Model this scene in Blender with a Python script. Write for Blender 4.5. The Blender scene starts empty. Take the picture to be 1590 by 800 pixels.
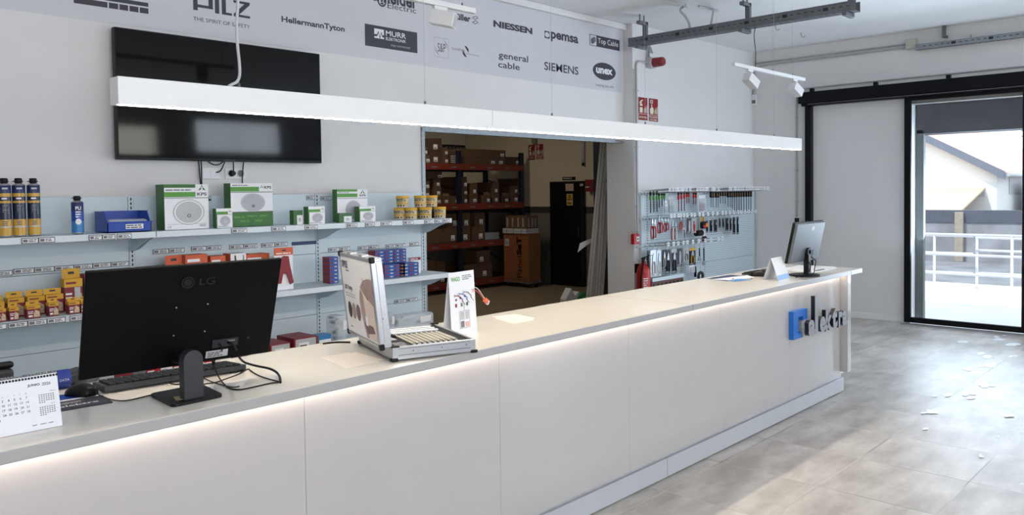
import bpy, bmesh, math, random
from mathutils import Vector, Matrix
random.seed(7)
S = bpy.context.scene
COL = S.collection
PI = math.pi

# ------------------------------------------------------------------ camera, world, lights, exposure
FPX, CYPX, YAW, PITCH, ROLL, CAMH = 1248.86, 336.94, 0.815403, -0.0316281, -0.01333, 1.63
fw = Vector((math.sin(YAW)*math.cos(PITCH), math.cos(YAW)*math.cos(PITCH), math.sin(PITCH)))
r0 = fw.cross(Vector((0, 0, 1))).normalized()
u0 = r0.cross(fw)
rt = r0*math.cos(ROLL) + u0*math.sin(ROLL)
up = u0*math.cos(ROLL) - r0*math.sin(ROLL)
cam = bpy.data.cameras.new('camera')
cam.sensor_fit = 'HORIZONTAL'
cam.sensor_width = 36.0
cam.lens = FPX/1590*36
cam.shift_y = (CYPX-400)/1590
cam.clip_start = 0.02
camo = bpy.data.objects.new('camera', cam)
COL.objects.link(camo)
camo.matrix_world = Matrix(((rt.x, up.x, -fw.x, 0), (rt.y, up.y, -fw.y, 0), (rt.z, up.z, -fw.z, CAMH), (0, 0, 0, 1)))
S.camera = camo

S.view_settings.view_transform = 'Standard'
S.view_settings.look = 'None'
S.view_settings.gamma = 1.0
S.view_settings.use_curve_mapping = False
S.view_settings.exposure = 0.3

W = bpy.data.worlds.new('sky')
S.world = W
W.use_nodes = True
bg = W.node_tree.nodes['Background']
bg.inputs['Color'].default_value = (0.74, 0.87, 1.0, 1)
bg.inputs['Strength'].default_value = 1.8


def light(name, kind, loc, power, color, aim=None, size=None, size_y=None, **kw):
    l = bpy.data.lights.new(name, kind)
    l.energy = power
    l.color = color
    if kind == 'AREA':
        l.shape = 'RECTANGLE'
        l.size = size
        l.size_y = size_y or size
    for k, v in kw.items():
        setattr(l, k, v)
    o = bpy.data.objects.new(name, l)
    COL.objects.link(o)
    o.location = loc
    if aim is not None:
        o.rotation_euler = Vector(aim).to_track_quat('-Z', 'Y').to_euler()
    return o


light('sun', 'SUN', (0, 0, 20), 3.2, (1.0, 0.96, 0.9), aim=(0.45, -0.22, -0.86), angle=0.01)
# daylight through the high windows and the entrance, plus added fill lamps
light('window_daylight', 'AREA', (7.3, -3.44, 2.68), 20, (0.78, 0.90, 1.0), aim=(0, 1, 0.1), size=1.6, size_y=0.56)
light('window_daylight', 'AREA', (4.4, -3.44, 2.55), 24, (0.95, 0.96, 0.80), aim=(0, 1, 0.1), size=2.8, size_y=0.5)
light('added_window_fill', 'AREA', (0.3, -3.44, 1.75), 160, (0.95, 0.96, 1.0), aim=(0, 1, 1.25), size=4.4, size_y=1.7)  # fill lamp added at an invented opening to brighten the room
light('added_window_fill', 'AREA', (9.3, -3.44, 1.25), 62, (0.72, 0.86, 1.0), aim=(0, 1, 0.5), size=1.3, size_y=1.8)  # fill lamp added to brighten the right wall, its opening is invented
light('entrance_daylight', 'AREA', (10.62, 1.9, 1.2), 125, (0.66, 0.82, 1.0), aim=(-1, 0, 1.2), size=2.3, size_y=2.2)
# the fluorescent fitting of the storeroom
light('storeroom_light', 'AREA', (7.6, 9.0, 3.45), 20, (1.0, 0.90, 0.74), aim=(0, 0, -1), size=1.2, size_y=0.2)


# ------------------------------------------------------------------ measuring helpers: a sight line cut by a real plane
def ray(x, y):
    return rt*((x-795)/FPX) - up*((y-CYPX)/FPX) + fw


def ony(x, y, Y):
    d = ray(x, y); t = Y/d.y
    return Vector((d.x*t, Y, d.z*t+CAMH))


def onx(x, y, X):
    d = ray(x, y); t = X/d.x
    return Vector((X, d.y*t, d.z*t+CAMH))


def onz(x, y, z):
    d = ray(x, y); t = (z-CAMH)/d.z
    return Vector((d.x*t, d.y*t, z))


# ------------------------------------------------------------------ materials
def lin(c):
    return tuple(((v/255)/12.92 if v/255 <= 0.04045 else ((v/255+0.055)/1.055)**2.4) for v in c)


MATS = {}


def pm(name, col, rough=0.5, metal=0.0, coat=0.0, noise=0.05, scale=14.0, bump=0.0, emit=0.0, spec=0.5, stretch=None, alpha=1.0):
    if name in MATS:
        return MATS[name]
    m = bpy.data.materials.new(name)
    m.use_nodes = True
    nt = m.node_tree
    b = nt.nodes['Principled BSDF']
    c = lin(col)
    tc = nt.nodes.new('ShaderNodeTexCoord')
    src = tc.outputs['Object']
    if stretch:
        mp = nt.nodes.new('ShaderNodeMapping')
        mp.inputs['Scale'].default_value = stretch
        nt.links.new(src, mp.inputs['Vector'])
        src = mp.outputs['Vector']
    nz = nt.nodes.new('ShaderNodeTexNoise')
    nz.inputs['Scale'].default_value = scale
    nz.inputs['Detail'].default_value = 4
    nt.links.new(src, nz.inputs['Vector'])
    rp = nt.nodes.new('ShaderNodeValToRGB')
    rp.color_ramp.elements[0].position = 0.3
    rp.color_ramp.elements[1].position = 0.7
    rp.color_ramp.elements[0].color = tuple(v*(1-noise) for v in c)+(1,)
    rp.color_ramp.elements[1].color = tuple(min(1, v*(1+noise)) for v in c)+(1,)
    nt.links.new(nz.outputs['Fac'], rp.inputs['Fac'])
    nt.links.new(rp.outputs['Color'], b.inputs['Base Color'])
    b.inputs['Roughness'].default_value = rough
    b.inputs['Metallic'].default_value = metal
    b.inputs['Coat Weight'].default_value = coat
    b.inputs['Coat Roughness'].default_value = 0.05
    b.inputs['Specular IOR Level'].default_value = spec
    if bump:
        bp = nt.nodes.new('ShaderNodeBump')
        bp.inputs['Strength'].default_value = bump
        bp.inputs['Distance'].default_value = 0.002
        nt.links.new(nz.outputs['Fac'], bp.inputs['Height'])
        nt.links.new(bp.outputs['Normal'], b.inputs['Normal'])
    if emit:
        b.inputs['Emission Color'].default_value = c+(1,)
        b.inputs['Emission Strength'].default_value = emit
    MATS[name] = m
    return m


def math_node(nt, op, a, b=None, c=None):
    n = nt.nodes.new('ShaderNodeMath')
    n.operation = op
    for i, v in enumerate((a, b, c)):
        if v is None:
            continue
        if isinstance(v, (int, float)):
            n.inputs[i].default_value = v
        else:
            nt.links.new(v, n.inputs[i])
    return n.outputs[0]


def mix_col(nt, fac, a, b):
    n = nt.nodes.new('ShaderNodeMix')
    n.data_type = 'RGBA'
    for i, v in ((0, fac), (6, a), (7, b)):
        if isinstance(v, (int, float)):
            n.inputs[i].default_value = v
        elif isinstance(v, tuple):
            n.inputs[i].default_value = v if len(v) == 4 else v+(1,)
        else:
            nt.links.new(v, n.inputs[i])
    return n.outputs[2]


def tile_floor_material():
    m = bpy.data.materials.new('grey porcelain tile floor')
    m.use_nodes = True
    nt = m.node_tree
    b = nt.nodes['Principled BSDF']
    g = nt.nodes.new('ShaderNodeNewGeometry')
    sp = nt.nodes.new('ShaderNodeSeparateXYZ')
    nt.links.new(g.outputs['Position'], sp.inputs[0])

    def line(out, origin, step, half):
        t = math_node(nt, 'DIVIDE', math_node(nt, 'SUBTRACT', out, origin-step*100), step)
        fr = math_node(nt, 'FRACT', t)
        d = math_node(nt, 'ABSOLUTE', math_node(nt, 'SUBTRACT', fr, 0.5))
        return math_node(nt, 'GREATER_THAN', d, 0.5-half/step), math_node(nt, 'FLOOR', t)
    lx, ix = line(sp.outputs[0], 6.109, 0.606, 0.0028)
    ly, iy = line(sp.outputs[1], 2.3614, 0.589, 0.0028)
    grout = math_node(nt, 'MAXIMUM', lx, ly)
    nz = nt.nodes.new('ShaderNodeTexNoise')
    nz.inputs['Scale'].default_value = 2.6
    nz.inputs['Detail'].default_value = 9
    nz.inputs['Roughness'].default_value = 0.62
    mp = nt.nodes.new('ShaderNodeMapping')
    mp.inputs['Scale'].default_value = (0.8, 1.9, 1)
    cx = nt.nodes.new('ShaderNodeCombineXYZ')
    wn = nt.nodes.new('ShaderNodeTexWhiteNoise')
    wn.noise_dimensions = '2D'
    cc = nt.nodes.new('ShaderNodeCombineXYZ')
    nt.links.new(ix, cc.inputs[0]); nt.links.new(iy, cc.inputs[1])
    nt.links.new(cc.outputs[0], wn.inputs['Vector'])
    sh = nt.nodes.new('ShaderNodeVectorMath')
    sh.operation = 'MULTIPLY_ADD'
    nt.links.new(wn.outputs['Color'], sh.inputs[0])
    sh.inputs[1].default_value = (7, 7, 7)
    nt.links.new(g.outputs['Position'], sh.inputs[2])
    nt.links.new(sh.outputs[0], mp.inputs['Vector'])
    nt.links.new(mp.outputs['Vector'], nz.inputs['Vector'])
    rp = nt.nodes.new('ShaderNodeValToRGB')
    e = rp.color_ramp.elements
    e[0].position = 0.36; e[0].color = lin((168, 161, 155))+(1,)
    e[1].position = 0.64; e[1].color = lin((208, 202, 196))+(1,)
    nt.links.new(nz.outputs['Fac'], rp.inputs['Fac'])
    n2 = nt.nodes.new('ShaderNodeTexNoise')
    n2.inputs['Scale'].default_value = 0.9
    nt.links.new(g.outputs['Position'], n2.inputs['Vector'])
    gc = nt.nodes.new('ShaderNodeValToRGB')
    gc.color_ramp.elements[0].position = 0.42; gc.color_ramp.elements[0].color = lin((120, 117, 116))+(1,)
    gc.color_ramp.elements[1].position = 0.52; gc.color_ramp.elements[1].color = lin((205, 198, 190))+(1,)
    nt.links.new(n2.outputs['Fac'], gc.inputs['Fac'])
    nt.links.new(mix_col(nt, grout, rp.outputs['Color'], gc.outputs['Color']), b.inputs['Base Color'])
    b.inputs['Roughness'].default_value = 0.42
    bp = nt.nodes.new('ShaderNodeBump')
    bp.inputs['Strength'].default_value = 0.25
    bp.inputs['Distance'].default_value = 0.002
    nt.links.new(math_node(nt, 'SUBTRACT', math_node(nt, 'MULTIPLY', nz.outputs['Fac'], 0.35), grout), bp.inputs['Height'])
    nt.links.new(bp.outputs['Normal'], b.inputs['Normal'])
    return m


def dado_wall_material():
    m = bpy.data.materials.new('cream storeroom wall with grey dado')
    m.use_nodes = True
    nt = m.node_tree
    b = nt.nodes['Principled BSDF']
    g = nt.nodes.new('ShaderNodeNewGeometry')
    sp = nt.nodes.new('ShaderNodeSeparateXYZ')
    nt.links.new(g.outputs['Position'], sp.inputs[0])
    a = math_node(nt, 'GREATER_THAN', sp.outputs[2], 1.24)
    c = math_node(nt, 'GREATER_THAN', sp.outputs[2], 1.355)
    low = mix_col(nt, a, lin((128, 122, 112)), lin((62, 60, 58)))
    nt.links.new(mix_col(nt, c, low, lin((224, 212, 188))), b.inputs['Base Color'])
    b.inputs['Roughness'].default_value = 0.8
    return m


def pegboard_material():
    m = bpy.data.materials.new('perforated pale blue steel')
    m.use_nodes = True
    nt = m.node_tree
    b = nt.nodes['Principled BSDF']
    g = nt.nodes.new('ShaderNodeNewGeometry')
    sp = nt.nodes.new('ShaderNodeSeparateXYZ')
    nt.links.new(g.outputs['Position'], sp.inputs[0])
    st = 0.025

    def fr(o):
        return math_node(nt, 'SUBTRACT', math_node(nt, 'FRACT', math_node(nt, 'ADD', math_node(nt, 'DIVIDE', o, st), 40.0)), 0.5)
    x, z = fr(sp.outputs[0]), fr(sp.outputs[2])
    d = math_node(nt, 'MAXIMUM', math_node(nt, 'ABSOLUTE', x), math_node(nt, 'ABSOLUTE', z))
    hole = math_node(nt, 'LESS_THAN', d, 0.17)
    nt.links.new(mix_col(nt, hole, lin((204, 218, 226)), lin((104, 120, 134))), b.inputs['Base Color'])
    b.inputs['Roughness'].default_value = 0.45
    return m


def glass_material():
    m = bpy.data.materials.new('clear pane glass')
    m.use_nodes = True
    nt = m.node_tree
    nt.nodes.remove(nt.nodes['Principled BSDF'])
    out = nt.nodes['Material Output']
    tr = nt.nodes.new('ShaderNodeBsdfTransparent')
    gl = nt.nodes.new('ShaderNodeBsdfGlossy')
    gl.inputs['Roughness'].default_value = 0.02
    fr = nt.nodes.new('ShaderNodeFresnel')
    fr.inputs['IOR'].default_value = 1.3
    mx = nt.nodes.new('ShaderNodeMixShader')
    nt.links.new(fr.outputs[0], mx.inputs[0])
    nt.links.new(tr.outputs[0], mx.inputs[1])
    nt.links.new(gl.outputs[0], mx.inputs[2])
    nt.links.new(mx.outputs[0], out.inputs['Surface'])
    return m


def clear_bag_material():
    m = bpy.data.materials.new('clear plastic film')
    m.use_nodes = True
    b = m.node_tree.nodes['Principled BSDF']
    b.inputs['Base Color'].default_value = (0.75, 0.82, 0.88, 1)
    b.inputs['Roughness'].default_value = 0.15
    b.inputs['Alpha'].default_value = 0.45
    return m


WHITE = pm('white wall paint', (226, 224, 224), 0.75, noise=0.015, scale=3, bump=0.05)
CEIL = pm('white ceiling paint', (232, 232, 232), 0.9, noise=0.02, scale=5)
BANNER = pm('printed banner vinyl', (208, 208, 214), 0.45, noise=0.01)
INK = pm('dark grey print ink', (62, 59, 68), 0.5)
INK2 = pm('mid grey print ink', (112, 110, 118), 0.5)
PAPERW = pm('white paper', (236, 236, 240), 0.6, noise=0.01)
PAPERWARM = pm('warm white paper', (232, 224, 214), 0.6, noise=0.01)
BLACK = pm('black satin plastic', (10, 10, 12), 0.42, spec=0.3)
BLACKM = pm('matt black plastic', (20, 20, 22), 0.62)
DGREY = pm('dark grey plastic', (44, 46, 50), 0.5)
MGREY = pm('mid grey plastic', (110, 112, 116), 0.5)
LGREY = pm('light grey plastic', (188, 188, 190), 0.5)
WPLAST = pm('white plastic', (232, 232, 232), 0.4, noise=0.01)
FRAMEBLK = pm('black anodised aluminium', (9, 8, 12), 0.4, noise=0.03, spec=0.2)
ALU = pm('brushed aluminium', (186, 188, 192), 0.32, metal=0.85, noise=0.05, scale=40, stretch=(1, 1, 12))
GALV = pm('galvanised steel', (150, 154, 158), 0.42, metal=0.75, noise=0.14, scale=30)
GALVD = pm('dull galvanised tray', (112, 114, 118), 0.5, metal=0.5, noise=0.14, scale=30)
SLOT = pm('dark slot', (38, 40, 44), 0.8)
PIPE = pm('grey conduit', (178, 179, 180), 0.45)
SHELFB = pm('pale blue shelf steel', (204, 217, 225), 0.42, noise=0.015)
SHELFW = pm('pale shelf edge steel', (214, 224, 230), 0.38, noise=0.015)
SLABT = pm('glossy cream countertop', (238, 233, 224), 0.06, coat=0.0, spec=0.35, noise=0.015, scale=4, stretch=(1, 6, 1))
SLABF = pm('grey countertop edge', (172, 171, 171), 0.3, noise=0.015)
GLOSSW = pm('glossy white laminate', (190, 186, 186), 0.08, coat=0.6, noise=0.01)
KICK = pm('white satin plinth', (196, 198, 203), 0.35, noise=0.015)
LED = pm('warm led strip', (255, 238, 220), 0.5, emit=14)
LEDL = pm('lamp led diffuser', (255, 240, 218), 0.5, emit=62)
CARD = pm('brown cardboard', (98, 72, 50), 0.8, noise=0.06, scale=9)
CARDD = pm('darker brown cardboard', (76, 55, 40), 0.8, noise=0.06, scale=9)
CARDO = pm('orange brown cardboard', (136, 82, 46), 0.8, noise=0.05, scale=9)
ORANGE = pm('orange rack beam', (124, 46, 28), 0.5)
RACKB = pm('dark blue rack upright', (15, 21, 46), 0.5)
RED = pm('signal red paint', (186, 22, 28), 0.35)
REDS = pm('dark red sign', (140, 24, 28), 0.45)
CREAMS = pm('luminescent cream print', (222, 222, 200), 0.5)
YELLOW = pm('bright yellow print', (216, 164, 40), 0.45)
GREEN = pm('leaf green print', (84, 150, 58), 0.45)
DGREEN = pm('dark green print', (54, 106, 48), 0.45)
BLUE = pm('bright blue plastic', (18, 64, 160), 0.35)
NAVY = pm('navy print', (28, 44, 92), 0.4)
SKYB = pm('sky blue print', (58, 128, 190), 0.4)
CRIMSON = pm('crimson print', (134, 34, 46), 0.45)
ORNGC = pm('orange carton', (212, 96, 56), 0.5)
GLASS = glass_material()
FILM = clear_bag_material()
SCREEN = pm('black glass screen', (3, 3, 5), 0.055, spec=0.27, noise=0.0)
LOGOBLUE = pm('logo blue acrylic', (26, 108, 196), 0.35)
LOGOGREY = pm('logo grey acrylic', (150, 152, 157), 0.3)
LOGODARK = pm('logo dark acrylic', (26, 28, 34), 0.3)
# ------------------------------------------------------------------ mesh building helpers
def vec(p):
    return p if isinstance(p, Vector) else Vector(p)


TEXTS = {}


def text_mesh(s, bold, solid):
    key = (s, bold, solid)
    if key in TEXTS:
        return TEXTS[key]
    cu = bpy.data.curves.new('lettering', 'FONT')
    cu.body = s
    cu.size = 1.0
    cu.offset = bold
    cu.resolution_u = 3
    cu.extrude = 0.5 if solid else 0.0
    ob = bpy.data.objects.new('lettering', cu)
    COL.objects.link(ob)
    dg = bpy.context.evaluated_depsgraph_get()
    me = bpy.data.meshes.new_from_object(ob.evaluated_get(dg))
    vs = [v.co.copy() for v in me.vertices]
    fs = [tuple(p.vertices) for p in me.polygons]
    bpy.data.objects.remove(ob)
    bpy.data.meshes.remove(me)
    bpy.data.curves.remove(cu)
    x0 = min(v.x for v in vs); x1 = max(v.x for v in vs)
    y0 = min(v.y for v in vs); y1 = max(v.y for v in vs)
    nv = [((v.x-x0)/(x1-x0), (v.y-y0)/(y1-y0), v.z+0.5) for v in vs]
    TEXTS[key] = (nv, fs, (x1-x0)/(y1-y0))
    return TEXTS[key]


class MB:
    def __init__(self):
        self.v = []; self.f = []; self.m = []; self.s = []; self.mats = []

    def mi(self, m):
        if m not in self.mats:
            self.mats.append(m)
        return self.mats.index(m)

    def add(self, vs, fs, m, smooth=False):
        o = len(self.v)
        self.v += [vec(p) for p in vs]
        k = self.mi(m)
        for f in fs:
            self.f.append(tuple(i+o for i in f)); self.m.append(k); self.s.append(smooth)
        return self

    def obox(self, c, u, v, w, size, m, bev=0.0, seg=2, faces=None):
        c = vec(c); u = vec(u).normalized(); v = vec(v).normalized(); w = vec(w).normalized()
        a, b, d = (x/2 for x in size)
        if bev:
            t = bmesh.new()
            bmesh.ops.create_cube(t, size=1.0)
            for x in t.verts:
                x.co = Vector((x.co.x*2*a, x.co.y*2*b, x.co.z*2*d))
            bmesh.ops.bevel(t, geom=list(t.edges), offset=min(bev, a*0.95, b*0.95, d*0.95), segments=seg, affect='EDGES', profile=0.5)
            t.verts.index_update()
            self.add([c+u*x.co.x+v*x.co.y+w*x.co.z for x in t.verts], [[x.index for x in f.verts] for f in t.faces], m)
            t.free()
            return self
        P = [c+u*(a*i)+v*(b*j)+w*(d*k) for i in (-1, 1) for j in (-1, 1) for k in (-1, 1)]
        F = [(0, 1, 3, 2), (4, 6, 7, 5), (0, 4, 5, 1), (2, 3, 7, 6), (0, 2, 6, 4), (1, 5, 7, 3)]
        self.add(P, F, m)
        if faces:                                  # {face index: material}
            n = len(self.f)-6
            for i, mm in faces.items():
                self.m[n+i] = self.mi(mm)
        return self

    def box(self, x0, x1, y0, y1, z0, z1, m, bev=0.0, seg=2, faces=None):
        return self.obox(((x0+x1)/2, (y0+y1)/2, (z0+z1)/2), (1, 0, 0), (0, 1, 0), (0, 0, 1), (abs(x1-x0), abs(y1-y0), abs(z1-z0)), m, bev, seg, faces)

    def cyl(self, p0, p1, r, m, r2=None, seg=16, caps=True, capm=None):
        p0 = vec(p0); p1 = vec(p1)
        r2 = r if r2 is None else r2
        d = (p1-p0).normalized()
        a = d.orthogonal().normalized(); b = d.cross(a)
        vs = []
        for p, q in ((p0, r), (p1, r2)):
            vs += [p+(a*math.cos(2*PI*i/seg)+b*math.sin(2*PI*i/seg))*q for i in range(seg)]
        self.add(vs, [(i, (i+1) % seg, seg+(i+1) % seg, seg+i) for i in range(seg)], m, True)
        if caps:
            self.add(vs[:seg], [tuple(range(seg))], capm or m)
            self.add(vs[seg:], [tuple(range(seg))], capm or m)
        return self

    def lathe(self, o, prof, m, seg=24, axis=(0, 0, 1)):
        """prof: list of (radius, height[, material of the band that starts here])"""
        o = vec(o); d = vec(axis).normalized()
        a = d.orthogonal().normalized(); b = d.cross(a)
        cur = m
        for i in range(len(prof)-1):
            if len(prof[i]) > 2:
                cur = prof[i][2]
            ra, ha = prof[i][:2]; rb, hb = prof[i+1][:2]
            vs = []
            for q, h in ((ra, ha), (rb, hb)):
                vs += [o+d*h+(a*math.cos(2*PI*k/seg)+b*math.sin(2*PI*k/seg))*max(q, 1e-5) for k in range(seg)]
            self.add(vs, [(k, (k+1) % seg, seg+(k+1) % seg, seg+k) for k in range(seg)], cur, abs(ha-hb) > 1e-6)
        return self

    def tube(self, pts, r, m, seg=8, round_=0):
        pts = [vec(p) for p in pts]
        if round_:
            for _ in range(round_):
                q = [pts[0]]
                for a, b in zip(pts, pts[1:]):
                    q += [a.lerp(b, 0.25), a.lerp(b, 0.75)]
                q.append(pts[-1])
                pts = q
        d = (pts[1]-pts[0]).normalized()
        a = d.orthogonal().normalized()
        rings = []
        for i, p in enumerate(pts):
            if i == 0: t = (pts[1]-p)
            elif i == len(pts)-1: t = (p-pts[i-1])
            else: t = (pts[i+1]-pts[i-1])
            t = t.normalized()
            a = (a-t*a.dot(t)).normalized()
            b = t.cross(a)
            rings.append([p+(a*math.cos(2*PI*k/seg)+b*math.sin(2*PI*k/seg))*r for k in range(seg)])
        vs = [x for g in rings for x in g]
        fs = []
        for i in range(len(rings)-1):
            for k in range(seg):
                fs.append((i*seg+k, i*seg+(k+1) % seg, (i+1)*seg+(k+1) % seg, (i+1)*seg+k))
        self.add(vs, fs, m, True)
        self.add(rings[0], [tuple(range(seg))], m)
        self.add(rings[-1], [tuple(range(seg))], m)
        return self

    def poly(self, pts, m):
        return self.add(pts, [tuple(range(len(pts)))], m)

    def prism(self, pts, d, m, cap=None):
        pts = [vec(p) for p in pts]; d = vec(d); n = len(pts)
        self.add(pts+[p+d for p in pts], [(i, (i+1) % n, n+(i+1) % n, n+i) for i in range(n)], m)
        self.add(pts, [tuple(range(n))], cap or m)
        self.add([p+d for p in pts], [tuple(range(n))], cap or m)
        return self

    def rect(self, o, u, v, w, h, m):
        o = vec(o); u = vec(u); v = vec(v)
        return self.poly([o, o+u*w, o+u*w+v*h, o+v*h], m)

    def disc(self, c, u, v, ru, rv, m, n=28, r_in=None):
        c = vec(c); u = vec(u); v = vec(v)
        out = [c+u*(ru*math.cos(2*PI*i/n))+v*(rv*math.sin(2*PI*i/n)) for i in range(n)]
        if r_in is None:
            return self.poly(out, m)
        inn = [c+(p-c)*r_in for p in out]
        return self.add(out+inn, [(i, (i+1) % n, n+(i+1) % n, n+i) for i in range(n)], m)

    def text(self, s, o, u, v, w, h, m, bold=0.0, depth=0.0, side=None, slant=0.0):
        nv, fs, asp = text_mesh(s, bold, depth > 0)
        o = vec(o); u = vec(u); v = vec(v); n = u.cross(v).normalized()
        if w is None: w = asp*h
        if h is None: h = w/asp
        pts = [o+u*(x*w+slant*y*h)+v*(y*h)+n*(z*depth if depth else 0) for x, y, z in nv]
        self.add(pts, fs, m)
        if side is not None and depth:
            k = self.mi(side)
            for i in range(len(self.f)-len(fs), len(self.f)):
                a, b, c = (self.v[j] for j in self.f[i][:3])
                if abs((b-a).cross(c-a).normalized().dot(n)) < 0.5:
                    self.m[i] = k
        return self

    def scribble(self, o, u, v, w, h, rows, m, fill=0.85, seed=1):
        """rows of dashes as unreadable small print"""
        o = vec(o); u = vec(u); v = vec(v); rnd = random.Random(seed)
        lh = h/rows
        for i in range(rows):
            x = 0
            end = w*(fill-rnd.random()*0.3*fill)
            while x < end:
                l = min(end-x, lh*(1+rnd.random()*2.5))
                self.rect(o+u*x+v*(h-(i+0.75)*lh), u, v, l, lh*0.5, m)
                x += l+lh*0.35
        return self

    def build(self, name, parent=None, loc=None, label=None, cat=None, group=None, kind=None):
        off = Vector((0, 0, 0))
        p = parent
        while p is not None:
            off += p.location; p = p.parent
        if loc is not None:
            off += vec(loc)
        me = bpy.data.meshes.new(name)
        me.from_pydata([p-off for p in self.v], [], self.f)
        for m in self.mats:
            me.materials.append(m)
        me.polygons.foreach_set('material_index', self.m)
        me.polygons.foreach_set('use_smooth', self.s)
        bm = bmesh.new(); bm.from_mesh(me)
        bmesh.ops.remove_doubles(bm, verts=bm.verts, dist=1e-6)
        bm.to_mesh(me); bm.free()
        me.update()
        o = bpy.data.objects.new(name, me)
        COL.objects.link(o)
        if parent is not None:
            o.parent = parent
        if loc is not None:
            o.location = vec(loc)
        tag(o, label, cat, group, kind)
        return o


def tag(o, label=None, cat=None, group=None, kind=None):
    for k, v in (('label', label), ('category', cat), ('group', group), ('kind', kind)):
        if v:
            o[k] = v
    return o


def thing(name, label, cat, loc, group=None, kind=None):
    o = bpy.data.objects.new(name, None)
    COL.objects.link(o)
    o.location = vec(loc)
    o.empty_display_size = 0.05
    return tag(o, label, cat, group, kind)


def kids(o):
    return [c for c in COL.objects if c.parent == o]


def dup(src, loc, label=None, group=None, rotz=0.0, scale=None):
    r = src.copy(); COL.objects.link(r)
    r.location = vec(loc)
    r.rotation_euler = (0, 0, rotz)
    if scale: r.scale = scale
    if label: r['label'] = label
    if group: r['group'] = group
    for c in kids(src):
        d = c.copy(); COL.objects.link(d); d.parent = r
        for e in kids(c):
            g = e.copy(); COL.objects.link(g); g.parent = d
    return r


X_, Y_, Z_ = Vector((1, 0, 0)), Vector((0, 1, 0)), Vector((0, 0, 1))
ORD = ['first', 'second', 'third', 'fourth', 'fifth', 'sixth', 'seventh', 'eighth', 'ninth', 'tenth', 'eleventh', 'twelfth', 'thirteenth',
       'fourteenth', 'fifteenth', 'sixteenth', 'seventeenth', 'eighteenth']
STRUCT = dict(kind='structure')
# ------------------------------------------------------------------ the room shell
CZ = 3.45           # ceiling
XL, XR = -3.0, 10.18
YF, YW, YA = -3.5, 5.21, 5.09   # front wall, logo wall, side stretch with the pegboard
TILE = tile_floor_material()
m = MB(); m.box(XL-0.2, XR+0.02, YF-0.2, 5.45, -0.08, 0.0, TILE); m.build('floor', **STRUCT)
CONC = pm('brown grey concrete floor', (132, 118, 98), 0.6, noise=0.12, scale=3)
m = MB(); m.box(3.4, 10.9, 5.45, 11.5, -0.08, 0.0, CONC); m.build('floor_storeroom', **STRUCT)
m = MB(); m.box(XL-0.2, 10.5, YF-0.2, 5.45, CZ, CZ+0.15, CEIL); m.build('ceiling', **STRUCT)
m = MB(); m.box(3.4, 10.9, 5.45, 11.5, 3.6, 3.75, CEIL); m.build('ceiling_storeroom', **STRUCT)
m = MB()
m.box(XL-0.2, 4.43, YW, 5.45, 0, CZ, WHITE)
m.box(4.43, 7.36, YW, 5.45, 2.18, CZ, WHITE)
m.build('wall_back', **STRUCT)
m = MB(); m.box(7.36, XR+0.3, YA, 5.45, 0, CZ, WHITE); m.build('wall_side', **STRUCT)
m = MB()
m.box(XR, 10.48, 3.10, 5.09, 0, CZ, WHITE)
m.box(XR, 10.48, YF-0.2, 0.62, 0, CZ, WHITE)
m.box(XR, 10.48, 0.62, 3.10, 2.66, CZ, WHITE)
m.build('wall_right', **STRUCT)
# wall behind the camera with two high windows and two openings added for light
m = MB()
wins = [(-1.9, 2.5, 0.9, 2.6), (3.0, 5.8, 2.3, 2.8), (6.5, 8.1, 2.4, 2.96), (8.6, 10.0, 0.3, 2.2)]  # first and last openings are unseen, added to admit fill light
xs = XL-0.2
for x0, x1, z0, z1 in wins:
    m.box(xs, x0, YF-0.2, YF, 0, CZ, WHITE)
    m.box(x0, x1, YF-0.2, YF, 0, z0, WHITE)
    m.box(x0, x1, YF-0.2, YF, z1, CZ, WHITE)
    xs = x1
m.box(xs, 10.48, YF-0.2, YF, 0, CZ, WHITE)
m.build('wall_front', **STRUCT)
for i, (x0, x1, z0, z1) in enumerate(wins):
    w = MB()
    t = 0.05
    for a, b, c, d in ((x0, x1, z0, z0+t), (x0, x1, z1-t, z1), (x0, x0+t, z0, z1), (x1-t, x1, z0, z1), ((x0+x1)/2-t/2, (x0+x1)/2+t/2, z0, z1)):
        w.box(a, b, YF-0.16, YF-0.08, c, d, WPLAST)
    wo = w.build('window_%d' % (i+1), **STRUCT)
    g = MB(); g.box(x0+t, x1-t, YF-0.125, YF-0.115, z0+t, z1-t, GLASS); g.build('pane', wo)
m = MB(); m.box(XL-0.2, XL, YF-0.2, 5.45, 0, CZ, WHITE); m.build('wall_left', **STRUCT)
# storeroom shell
DADO = dado_wall_material()
m = MB(); m.box(10.74, 10.9, 5.45, 11.5, 0, 3.6, DADO); m.build('wall_storeroom_right', **STRUCT)
m = MB(); m.box(3.4, 10.74, 11.33, 11.5, 0, 3.6, DADO); m.build('wall_storeroom_back', **STRUCT)
m = MB(); m.box(3.4, 3.56, 5.45, 11.33, 0, 3.6, DADO); m.build('wall_storeroom_left', **STRUCT)
# trims
m = MB(); m.box(XL, 7.36, YW-0.05, YW, 3.385, CZ, WHITE, 0.012); m.build('trim_1', **STRUCT)
m = MB()
m.box(4.425, 4.462, YW-0.012, YW+0.06, 0, 2.185, GALV, 0.003)
m.box(4.425, 7.18, YW-0.012, YW+0.05, 2.145, 2.185, GALV, 0.003)
m.box(7.0, 7.33, YW-0.014, YW+0.02, 2.15, 2.168, GALV, 0.003)
m.build('trim_2', **STRUCT)
m = MB()
m.box(XR-0.014, XR, 3.14, 5.09, 0, 0.075, WPLAST, 0.004)
m.build('baseboard_right', **STRUCT)
m = MB(); m.box(7.38, XR-0.014, YA-0.014, YA, 0, 0.075, WPLAST, 0.004); m.build('baseboard_back', **STRUCT)
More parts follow.
